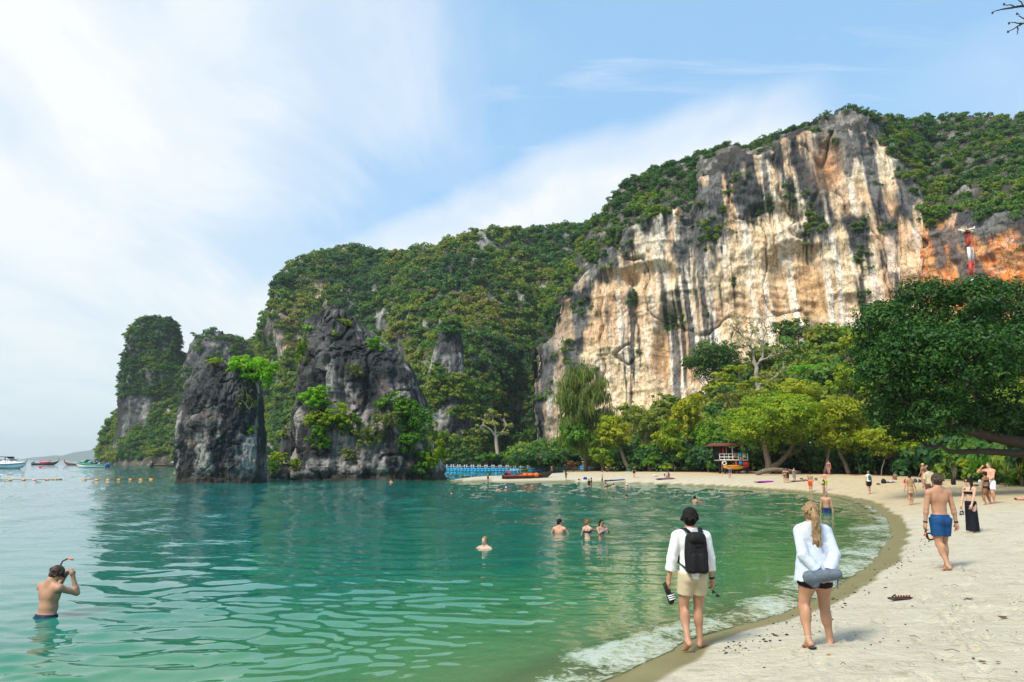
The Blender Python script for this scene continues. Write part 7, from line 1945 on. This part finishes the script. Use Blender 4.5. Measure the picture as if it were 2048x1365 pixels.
# red mooring buoy and the line of floats
mb = MB().ball((0, 0, .12), (.45, .45, .38), 14, 10); bo = mb.build('mooring_buoy', cloth('buoy_red', (.70, .03, .08), .4)); bo.location = tuple(gz(80, 935.5)); tag(bo, 'round red mooring buoy below the pink roofed longtail', 'buoy')
fl_x = [(20, 961.3, 0), (47, 961.2, 0), (68, 961.8, 1), (94, 961, 0), (110, 960.6, 0), (120, 960.8, 2), (169, 960.8, 0), (193, 961.6, 0), (215, 961.4, 0), (237, 961, 0), (260, 960.7, 0), (281, 960.4, 0), (302, 960.4, 0)]
fmats = [plain('float_orange', (.72, .33, .03), .5), plain('float_faded_pink', (.62, .35, .30), .6), plain('float_dark', (.10, .08, .07), .6)]
fb = MB().tube([(-.26, 0, 0), (-.22, 0, 0), (-.14, 0, 0), (.14, 0, 0), (.22, 0, 0), (.26, 0, 0)], [.03, .09, .13, .13, .09, .03], 10)
fme = mesh_data('float', np.concatenate(fb.V), np.concatenate(fb.F4), np.concatenate(fb.F3), None)
mats_me = []
for q in range(3):
    mm_ = fme.copy(); mm_.materials.append(fmats[q]); mats_me.append(mm_)
for i, (x, y, c) in enumerate(fl_x):
    o = bpy.data.objects.new('float', mats_me[c]); COL.objects.link(o); p = gz(x, y); o.location = (p[0], p[1], .06)
    lab = ['orange float of the swimming area rope left of the smaller sea stack', 'faded pink float in the swimming area rope', 'dark fouled float in the swimming area rope'][c]
    if i == 12: lab = 'last orange float before the rope rises to the smaller sea stack'
    if i == 0: lab = 'orange float of the rope nearest the left edge of the picture'
    od = ['first', 'second', 'third', 'fourth', 'fifth', 'sixth', 'seventh', 'eighth', 'ninth', 'tenth', 'eleventh', 'twelfth'][min(i, 11)]
    if 0 < i < 12: lab = ['orange', 'faded pink', 'dark fouled'][c] + ' float, ' + od + ' along the swimming area rope from the left edge'
    tag(o, lab, 'float', 'floats along the swimming area rope')
pts = [gz(x, y) + [0, 0, .10] for x, y, c in fl_x]
rope = MB().tube([gz(-30, 961.5) + [0, 0, .05]] + pts[:6], .035, 5).build('rope', plain('rope', (.20, .14, .08), .9)); tag(rope, 'left length of the swimming area rope lying on the water', 'rope', 'swimming area ropes')
rope = MB().tube(pts[6:] + [gz(320, 959.5) + [0, 0, .25], gz(338, 957) + [0, 0, .4], at(345, 954, 88), at(358, 949, 85.5)], .035, 5).build('rope', plain('rope', (.20, .14, .08), .9)); tag(rope, 'right length of the swimming area rope rising to the smaller sea stack', 'rope', 'swimming area ropes')

# ------------------------------------------------------------------ the floating jetty at the back of the lagoon
def jetty(label, path, z0=0.02):
    P = np.array(path); p0 = P[0].copy(); r = empty('floating_jetty', p0, 0, label, 'jetty', 'blue floating jetties')
    seg = np.linalg.norm(np.diff(P, axis=0), axis=1); s = np.concatenate([[0], np.cumsum(seg)])
    n = int(s[-1] / 1.0); tt_ = (np.arange(n) + .5) / n * s[-1]
    C = np.stack([np.interp(tt_, s, P[:, a]) for a in range(3)], 1) - p0
    bm_ = MB()
    for c in C:
        for zz in (.05, .50): bm_.box(c + [0, 0, zz + .16], (.92, 1.8, .40))
    fo_ = bm_.build('float_blocks', plain('jetty_blue', (.02, .34, .62), .4, .12, 1.5, .4), r, False); fo_['kind'] = 'stuff'
    pm = mesh_data('post', *(lambda m_: (np.concatenate(m_.V), np.concatenate(m_.F4), np.concatenate(m_.F3)))(MB().tube([(0, 0, .6), (0, 0, 1.55), (0, 0, 1.7), (0, 0, 1.75)], [.13, .13, .20, .12], 8)), plain('jetty_white', (.80, .80, .80), .4, .05))
    for i in range(0, n, 2):
        for sg in (-1, 1):
            o = bpy.data.objects.new('post', pm); COL.objects.link(o); o.parent = r; o.location = tuple(C[i] + [0.25 * sg, .8 * sg, 0])
    MB().tube(list(C + [0, -.8, 1.25]), .03, 4).build('rope', plain('jetty_white', (.80, .80, .80), .4, .05), r)
    return r
jetty('blue floating jetty with white posts stretching from the tall sea stack across the lagoon', [at(862, 936, 205) * [1, 1, 0], at(960, 936, 200) * [1, 1, 0], at(1060, 936, 196) * [1, 1, 0], at(1125, 936, 190) * [1, 1, 0]])
def bump_(p): p = np.array(p); return p * [1, 1, 0]
jetty('short blue jetty section ending on the sand right of the longtail bow', [np.array([*at(1112, 936, 172)[:2], .75]), np.array([*at(1172, 936, 152)[:2], 1.0])])
# the longtail on the sand spit
pb = gp(1055, 957); Lb = 108 * pb[1] / FPX
lb_ = longtail('wooden longtail boat drawn up on the sand spit with orange life jackets aboard', 1055, 957, Lb * .93, 7, woodd, bwhite, group='longtail boat on the sand', z=max(.12, pb[2] - .15), Y=pb[1], roof=False)
MB().tube([(-Lb * .44, Lb * .078, Lb * .07), (0, Lb * .083, Lb * .07), (Lb * .28, Lb * .055, Lb * .10)], .05, 5).build('rubbing_strake', red, lb_); MB().tube([(-Lb * .44, -Lb * .072, Lb * .062), (0, -Lb * .083, Lb * .066), (Lb * .25, -Lb * .058, Lb * .09)], .06, 5).build('rubbing_strake', red, lb_)
for k in range(3): MB().ball((Lb * (-.05 + .1 * k), -.3, Lb * .085), (.5, .35, .3), 8, 6).build('life_jacket', orange, lb_)
MB().box((-Lb * .25, 0, Lb * .17), (Lb * .15, Lb * .12, .05)).build('awning', bwhite, lb_)
for sx in (-.31, -.19):
    for sy in (-1, 1): MB().tube([(Lb * sx, sy * Lb * .05, Lb * .05), (Lb * sx, sy * Lb * .05, Lb * .17)], .03, 5).build('post', steel, lb_)
MB().box((-Lb * .10, .1, Lb * .175), (Lb * .13, .5, .05), .1).build('board', btan, lb_)
MB().tube([(-Lb * .2, -.45, Lb * .10), (0, -.5, Lb * .125), (Lb * .2, -.4, Lb * .11)], .07, 6).build('rolled_cover', wood, lb_)
sitting('boatman in a magenta shirt sitting in the stern of the beached longtail', 1017, 952, 937.5, 'm', 100, 'brown', ('black', 'short'), [shirt(cloth('magenta', (.55, .02, .22)), .5, -.03)])
o_ = [o for o in COL.objects if o.get('label', '').startswith('boatman')][0]
o_.location = tuple(np.array(lb_.location) + np.array([-Lb * .34, 0, Lb * .055]))

# ------------------------------------------------------------------ lifeguard hut on stilts
def hut():
    d = 103.0; k = d / FPX
    b0 = at(1467, 948, d); zb = ground(b0[0], d)
    r = empty('lifeguard_hut', (b0[0], d, zb), 0, 'white railed lifeguard hut on dark stilts with a red roof among the trees', 'hut')
    def X(px): return (px - 1467) * k
    def Zp(py): return at(1467, py, d)[2] - zb
    dw = plain('hut_dark_wood', (.045, .032, .024), .8, .3, 4); ww = plain('hut_white', (.74, .74, .71), .6, .08, 4); roofm = plain('hut_roof_red', (.12, .046, .032), .8, .35, 3)
    for px in (1451, 1468, 1477, 1494):
        for dy in (0, 2.6): MB().box((X(px), dy, Zp(921) / 2 - .1), (.24, .24, Zp(921) + .2)).build('stilt', dw, r)
    pw = (1495 - 1440) * k / 9
    for j in range(9): MB().box((X(1440) + pw * (j + .5), 1.3, Zp(921)), (pw * .94, 3.2, .12)).build('floor_plank', ww, r)
    for py in (908.5, 914.5, 920): MB().box((X(1467.5), -.32, Zp(py)), ((1495 - 1440) * k, .07, .11)).build('rail', ww, r)
    for px in (1440, 1449, 1458, 1466, 1477, 1486, 1495): MB().box((X(px), -.30, (Zp(907) + Zp(921)) / 2), (.10, .10, Zp(907) - Zp(921))).build('railing_post', ww, r)
    for px in (1440, 1466, 1494):
        for dy in (-.2, 2.7): MB().box((X(px), dy, (Zp(921) + Zp(891)) / 2), (.13, .13, Zp(891) - Zp(921))).build('roof_post', ww if px == 1466 else dw, r)
    k2 = MB(); a, c_ = X(1418), X(1500); zr, zt = Zp(893), Zp(886)
    k2.add([(a, -1.2, zr), (c_, -1.2, zr), (c_, 3.8, zr), (a, 3.8, zr), (a + 1.2, 1.3, zt), (c_ - 1.2, 1.3, zt)], [[0, 1, 5, 4], [2, 3, 4, 5]]); k2.F3.append(np.array([[1, 2, 5], [3, 0, 4]])); k2.F4.append(np.array([[3, 2, 1, 0]])); k2.build('roof', roofm, r, False)
    MB().box((X(1467.5), 2.9, Zp(905)), ((1494 - 1441) * k, .08, Zp(892) - Zp(919))).build('back_wall', plain('hut_back', (.06, .06, .06), .8), r)
    for (px, py, w_, h_, c) in ((1480, 910, 7, 9, (.05, .32, .48)), (1482, 916, 5, 6, (.42, .40, .10)), (1471, 910, 6, 8, (.30, .22, .16)), (1488, 913, 5, 6, (.5, .5, .5))):
        MB().box((X(px), -.42, Zp(py)), (w_ * k, .04, h_ * k)).build('notice_board', plain('notice_%d' % px, c, .6, .35, 6), r)
    MB().tube([(X(1447.5), -.1, Zp(896)), (X(1448), -.1, Zp(904)), (X(1448.5), -.1, Zp(910))], .16, 6).build('red_flag', cloth('red', (.45, .02, .02)), r)
    # hanging things
    root = lambda nm, lb, ct, p: empty(nm, np.array([b0[0], d, zb]) + np.array(p), 0, lb, ct)
    pb_ = root('paddle_board', 'orange paddle board stored below the floor of the lifeguard hut', 'paddle board', (X(1465), -.55, Zp(935)))
    V = MB(); V.ball((0, 0, 0), (20.5 * k, .30, .32), 24, 10); V.build('board', plain('board_orange', (.55, .26, .02), .4, .1, 3), pb_)
    V = MB(); V.tube([(-15 * k, -.24, .12), (0, -.31, .14), (15 * k, -.24, .12)], .03, 4); V.build('edge_stripe', plain('board_dark', (.25, .10, .01), .5), pb_)
    lr = root('life_ring', 'round white life ring hanging under the left end of the lifeguard hut', 'life ring', (X(1448), -.5, Zp(927)))
    an = np.linspace(0, 2 * math.pi, 21); V = MB(); V.tube([(.26 * math.cos(a), 0, .26 * math.sin(a)) for a in an], .09, 8, False); V.build('ring', bwhite, lr)
    for q in range(4): V = MB(); V.tube([(.26 * math.cos(a), 0, .26 * math.sin(a)) for a in np.linspace(q * 1.57 + .2, q * 1.57 + .6, 4)], .096, 8, False); V.build('band', cloth('red', (.45, .02, .02)), lr)
    for (px, c, nm, lb) in ((1471, (.55, .03, .03), 'rescue_tube', 'narrow red rescue tube hanging under the middle of the lifeguard hut'),):
        o = root(nm, lb, 'rescue tube', (X(px), -.5, Zp(930))); V = MB(); V.tube([(0, 0, -.45), (0, 0, -.3), (0, 0, .3), (0, 0, .42)], [.06, .13, .13, .05], 8); V.build('tube', cloth('bright_red', c, .5), o); V = MB(); V.tube([(0, 0, .42), (.03, 0, .6)], .02, 4); V.build('cord', bwhite, o)
    o = root('blue_bag', 'bright blue bag hanging under the right half of the lifeguard hut', 'bag', (X(1480), -.5, Zp(926))); V = MB(); V.ball((0, 0, -.05), (.26, .14, .28), 10, 8); V.build('bag_body', cloth('sky_blue', (.02, .22, .50), .6), o); V = MB(); V.tube([(-.12, 0, .2), (0, 0, .38), (.12, 0, .2)], .02, 4); V.build('strap', black, o)
    for q, lb in ((0, 'red life jacket hanging under the right end of the lifeguard hut, left one'), (1, 'red life jacket hanging under the right end of the lifeguard hut, right one')):
        o = root('life_jacket', lb, 'life jacket', (X(1487.5 + 5 * q), -.5 - .05 * q, Zp(929))); o['group'] = 'life jackets under the hut'
        for sg in (-1, 1): V = MB(); V.tube([(sg * .10, 0, -.4), (sg * .12, 0, 0), (sg * .09, 0, .36)], [.10, .11, .07], 7); V.build('panel', cloth('bright_red', (.55, .03, .03), .5), o)
        V = MB(); V.tube([(-.2, -.06, -.1), (0, -.11, -.1), (.2, -.06, -.1)], .03, 4); V.build('belt', black, o)
hut()
# ------------------------------------------------------------------ the warning mast
def mast():
    d = 96.0; k = d / FPX
    top = at(1933.5, 462, d); base = np.array([top[0], d, ground(top[0], d)])
    r = empty('siren_mast', base, 0, 'red and white banded warning mast with four horn loudspeakers on top', 'mast')
    rm = plain('mast_red', (.62, .045, .02), .45, .08, 3); wm = plain('mast_white', (.80, .80, .80), .45, .05, 3)
    zt = top[2] - base[2]
    edges = [at(1936, y, d)[2] - base[2] for y in (466, 495, 523, 552, 580, 610, 640)]
    e = edges + [edges[-1] * .55, 0.0]
    for i in range(len(e) - 1): MB().tube([(0, 0, e[i]), (0, 0, e[i + 1])], [.20 + .006 * i, .20 + .006 * (i + 1)], 14).build('mast_section', rm if i % 2 == 0 else wm, r)
    MB().tube([(0, 0, edges[0]), (0, 0, zt + .45), (0, 0, zt + .75)], [.15, .12, .015], 10).build('finial', rm, r)
    MB().tube([(0, 0, edges[0] - .05), (0, 0, edges[0] + .05)], .42, 14).build('platform', plain('mast_dark', (.10, .03, .02), .6), r)
    hm = plain('horn_cream', (.62, .60, .50), .45, .1, 3)
    for sx, dy in ((-1, -.5), (-1, .45), (1, -.5), (1, .45)):
        a = np.array([.18 * sx, dy * .3, edges[0] + .42]); dr = np.array([sx * .8, dy * 1.1, .03]); dr /= np.linalg.norm(dr)
        t_ = np.linspace(0, 1, 8); P = a + dr * (t_[:, None] * .78)
        o = MB().tube(P, .07 + .34 * t_ ** 2.4, 16, False).build('horn', hm, r); MB().tube([a - dr * .18, a + dr * .12], .11, 10).build('driver', hm, o)
        V = MB(); V.ball(a + dr * .6, .11, 8, 6); V.build('throat', hm, o)
    for i in range(len(e) - 1):
        m_ = rm if i % 2 == 0 else wm
        for sg in (-1, 1): MB().tube([(.42 + .16 * sg * 0, -.12 + .16 * sg, e[i]), (.42, -.12 + .16 * sg, e[i + 1])], .028, 5).build('ladder_rail', m_, r)
    rg = mesh_data('rung', *(lambda m2: (np.concatenate(m2.V), np.concatenate(m2.F4), np.concatenate(m2.F3)))(MB().tube([(.42, -.28, 0), (.42, .04, 0)], .02, 5)), wm)
    for j in range(int(edges[1] / .38)):
        o = bpy.data.objects.new('rung', rg); COL.objects.link(o); o.parent = r; o.location = (0, 0, .3 + .38 * j)
    for z_ in (edges[1] - .3, edges[2] - .3, edges[3] - .3): MB().box((.22, -.1, z_), (.42, .08, .06)).build('bracket', rm, r)
mast()
# ------------------------------------------------------------------ things left on the sand
def ground_rx(x, y, dz=0.0):
    p = gp(x, y).copy(); p[2] += dz; return p
def towel(label, x, y, wpx, dep, c, face=0, group='towels and mats on the sand'):
    p = ground_rx(x, y); k = p[1] / FPX; W_ = wpx * k
    nx, ny = 18, 8; X, Y = np.meshgrid(np.linspace(-W_ / 2, W_ / 2, nx), np.linspace(-dep / 2, dep / 2, ny), indexing='ij')
    cs_, sn = math.cos(R(face)), math.sin(R(face))
    Xw, Yw = X * cs_ - Y * sn, X * sn + Y * cs_
    D_ = hprof(polydist(np.stack([Xw + p[0], Yw + p[1]], -1), SHORE)) - p[2]
    Z = np.maximum(D_, 0) + .03 + .04 * fbm(np.stack([Xw * 2.2 + x, Yw * 2.2, 0 * Xw], -1), 3, s=int(x)) + .03
    V = np.stack([Xw, Yw, Z], -1).reshape(-1, 3); Vb = V.copy(); Vb[:, 2] -= .035
    mb = MB(); mb.add(V, gridF(nx, ny)); mb.add(Vb, gridF(nx, ny)[:, ::-1])
    o = mb.build('towel', cloth('towel_%d' % x, c, .9, .35, 3)); o.location = tuple(p)
    return tag(o, label, 'towel', group)
towel('wide blue mat by the far waterline', 1229, 961.5, 40, .9, (.04, .06, .24), -4)
towel('reddish mat under the bending person', 1330, 958.5, 34, 1.4, (.20, .08, .14), 6)
towel('bright magenta and purple towel in the middle of the beach', 1527, 964.5, 32, 1.5, (.42, .04, .42), 3)
towel('dark mat behind the standing women', 1592, 963.5, 22, 1.2, (.04, .04, .05), 3)
towel('pink towel spread under the trees left of the walking woman', 1711, 951.5, 17, 1.3, (.55, .04, .25), 8)
towel('dark blanket under the resting bags', 1781, 966, 20, 1.0, (.03, .03, .035), 5)
towel('black cloth between the man in beige and the shirtless man', 1879, 970, 14, .9, (.015, .015, .018), 5)
def bag(label, x, y, wpx, hpx, c, name='backpack', cat='bag', group='bags lying on the beach', strap=True):
    p = ground_rx(x, y); k = p[1] / FPX; W_, H_ = wpx * k, hpx * k
    r = empty(name, p, RNG.uniform(-.4, .4), label, cat, group)
    S = Sdf(); rad_ = min(W_, H_) * .28
    for sx in (-1, 1): S.cone((sx * (W_ / 2 - rad_), 0, rad_ * .9), (sx * (W_ / 2 - rad_) * .75, .02, H_ - rad_), rad_, rad_ * .85, rad_)
    S.ell((0, -.02, H_ * .42), (W_ * .46, rad_ * 1.25, H_ * .42), rad_)
    sdfobj('bag_body', S.mesh(max(.018, W_ / 14), 0, wr=.008), cloth('bag_%d' % x, c, .75, .25, 6), r)
    if strap: MB().tube([(-W_ * .2, rad_ * .4, H_ * .85), (-W_ * .1, rad_ * 1.2, H_ * 1.05), (W_ * .1, rad_ * 1.2, H_ * 1.05), (W_ * .2, rad_ * .4, H_ * .85)], W_ * .045, 5).build('strap', cloth('bag_%d' % x, c), r)
    return r
bag('blue beach bag near the far waterline', 1170.5, 959.5, 8, 5, (.01, .035, .22))
bag('tiny dark bag left of the blue beach bag', 1158, 961, 4, 3, (.03, .03, .03))
bag('white and red bag on the sand left of the mat', 1311, 954, 9, 5, (.55, .50, .48))
bag('pale blue bag under the first trees', 1257, 947, 6, 3.5, (.30, .45, .55))
bag('black backpack standing at the left of the resting bags', 1767.5, 967.5, 9, 9, (.015, .015, .018))
bag('white and blue bundle on the dark blanket', 1784, 966, 11, 5, (.45, .50, .60), 'bundle')
bag('upright red bag left of the woman in the tan skirt', 1811.5, 968, 7, 9, (.50, .02, .03))
bag('navy bag with a white top right of the woman in the tan skirt', 1831, 966, 7, 8, (.05, .06, .12))
bag('dark blue bag beside the navy one', 1840.5, 966, 9, 6.5, (.02, .03, .07))
bag('tall black backpack right of the shirtless man', 1907, 970, 9, 12.5, (.012, .014, .020))
bag('white and blue bag on the sand between the two right hand couples', 1961, 967, 8, 7, (.40, .50, .62))
bag('dark bundle on the sand by the white and blue bag', 1953, 973, 10, 3.5, (.02, .02, .02), 'bundle')
bag('flat dark bag left of the black backpack', 1757, 970, 10, 3, (.03, .03, .028))
for (x, y, lb) in ((1603, 962, 'woven basket left of the man in orange shorts'), (1632, 962, 'woven basket right of the man in orange shorts')):
    p = ground_rx(x, y); k = p[1] / FPX; r_ = empty('basket', p, 0, lb, 'basket', 'woven baskets on the sand'); bm2 = plain('wicker', (.16, .12, .06), .9, .4, 20)
    MB().tube([(0, 0, 0), (0, 0, .05), (0, 0, 5 * k)], [2.2 * k, 2.4 * k, 2.9 * k], 12).build('basket_body', bm2, r_); MB().tube([(2.9 * k * math.cos(a), 2.9 * k * math.sin(a), 5 * k) for a in np.linspace(0, 6.283, 15)], .03, 5, False).build('rim', bm2, r_)
# sandal lying in the foreground
p = ground_rx(1803, 1200); sd = empty('sandal', p, R(6), 'flat dark sandal with red tassels lying alone on the sand', 'sandal')
L_s = 50 * p[1] / FPX
prof = [(-.5, .10), (-.42, .15), (-.1, .13), (.2, .16), (.42, .14), (.5, .0)]; ring = [(a * L_s, b_ * L_s) for a, b_ in prof] + [(a * L_s, -b_ * L_s) for a, b_ in prof[::-1][1:]]
MB().prism(ring, .01, .035).build('sole', plain('brown_rubber', (.045, .032, .026), .7), sd, False)
for j in range(6):
    x0 = (-.22 + .11 * j) * L_s; V = MB(); V.ball((x0, 0, .055), (.013, .026, .022), 7, 5); V.build('tassel', cloth('tassel_red', (.20, .055, .045), .8), sd)
MB().tube([(-.3 * L_s, -.12 * L_s, .035), (-.25 * L_s, 0, .085), (-.3 * L_s, .12 * L_s, .035)], .012, 5).build('strap', plain('brown_rubber', (.045, .032, .026), .7), sd)
# fallen leaves, one by one
def leaf_mesh(seed):
    r = np.random.default_rng(seed); n = 7; s = np.linspace(0, 1, n); wd = np.sin(s ** .8 * math.pi) * .32 + .01
    bend = .25 * (s - .5) ** 2 + r.normal(0, .02, n)
    V = np.concatenate([np.stack([s - .5, -wd, bend + .10 * wd], 1), np.stack([s - .5, 0 * wd, bend], 1), np.stack([s - .5, wd, bend + .12 * wd], 1)])
    F = [[j, j + 1, n + j + 1, n + j] for j in range(n - 1)] + [[n + j, n + j + 1, 2 * n + j + 1, 2 * n + j] for j in range(n - 1)]
    return V, F
lm = {'orange': plain('leaf_orange', (.42, .17, .03), .6, .3, 3), 'red': plain('leaf_red', (.28, .05, .035), .6, .3, 3), 'brown': plain('leaf_brown', (.10, .055, .03), .7, .3, 3)}
for i, (x, y, spx, c, lb) in enumerate([(1661, 1314, 16, 'orange', 'orange fallen leaf on the sand right below the flip flop of the blonde woman'), (1817, 1121, 7, 'red', 'small red fallen leaf near the waterline debris'), (1793, 1147, 6, 'red', 'smaller red fallen leaf beside the dark debris line'), (1825, 1215, 7, 'brown', 'brown fallen leaf right below the tasselled sandal'), (1958, 1287, 9, 'red', 'dark red fallen leaf low on the right'), (1965, 1328, 18, 'brown', 'curled brown leaf among the footprints at the lower right'), (2005, 1238, 22, 'brown', 'long brown leaf at the right edge among footprints'), (1928, 1361, 7, 'red', 'dark red leaf at the bottom edge'), (1938, 1200, 18, 'brown', 'long thin brown leaf right of the tasselled sandal'), (1996, 1328, 12, 'red', 'reddish leaf near the lower right corner')]):
    p = ground_rx(x, y, .02); V, F = leaf_mesh(i); S_ = spx * p[1] / FPX
    mb = MB(); mb.add(V * S_, F); o = mb.build('fallen_leaf', lm[c]); o.location = tuple(p); o.rotation_euler = (0, 0, RNG.uniform(-.6, .6)); tag(o, lb, 'leaf', 'fallen leaves on the sand')
# line of dark seaweed scraps along the last high water
r = np.random.default_rng(12); mb = MB()
line = [(1440, 1300), (1500, 1290), (1560, 1262), (1620, 1240), (1690, 1200), (1740, 1165), (1790, 1128), (1830, 1100), (1862, 1066)]
la = np.array(line, float)
for k in range(300):
    t_ = r.random() * (len(la) - 1); i = int(t_); f = t_ - i
    q = la[i] * (1 - f) + la[i + 1] * f + r.normal(0, 1, 2) * np.array([10, 7 if r.random() < .8 else 22]) * (1 + .3 * (i < 3))
    if q[1] > 1362: continue
    p = gp(*q) if k % 1 == 0 else p
    s = .006 + .017 * r.random() ** 2.5
    mb.ball(p + [0, 0, .012], (s * r.uniform(.6, 1.8), s * r.uniform(.5, 1.2), s * .45), 6, 4)
dbs = mb.build('seaweed_scraps', plain('seaweed', (.030, .026, .020), .8, .4, 20)); tag(dbs, 'scattered dark seaweed scraps along the last high water line', kind='stuff')
mb = MB()
for k in range(190):
    q = (r.uniform(1480, 2048), 1365 - 330 * r.random() ** .8)
    p = gp(*q)
    if polydist(np.array([p[:2]]), SHORE)[0] < 1.5: continue
    s = .004 + .009 * r.random() ** 2
    if r.random() < .10:
        a = r.uniform(0, 3.14); ln = r.uniform(.03, .08); mb.tube([p + [-ln * math.cos(a), -ln * math.sin(a), .03], p + [0, 0, .05], p + [ln * math.cos(a), ln * math.sin(a), .03]], .0035, 4)
    else: mb.ball(p + [0, 0, .02], (s * 1.4, s, s * .7), 6, 4)
tw = mb.build('beach_litter', plain('twig_brown', (.09, .06, .035), .85, .5, 12)); tag(tw, 'tiny twigs and shell bits strewn over the trodden sand', kind='stuff')
# driftwood under the forked tree
p = ground_rx(1563, 951); dw_ = MB().tube([(-3.2, .4, .1), (-2.2, .1, .55), (-.8, 0, .75), (.8, .1, .62), (2.6, .3, .35)], [.30, .30, .27, .24, .18], 9).build('log', BARK); dw_.location = tuple(p); tag(dw_, 'curved fallen trunk lying on the sand right of the forked tree', 'log')
p = ground_rx(1500, 948); dw_ = MB().tube([(-2.2, .2, .1), (-.8, 0, .25), (.9, .1, .22), (2.4, .2, .35)], [.16, .17, .15, .09], 8).build('driftwood', BARK_P); dw_.location = tuple(p); tag(dw_, 'pale driftwood branch on the sand right of the lifeguard hut', 'driftwood')
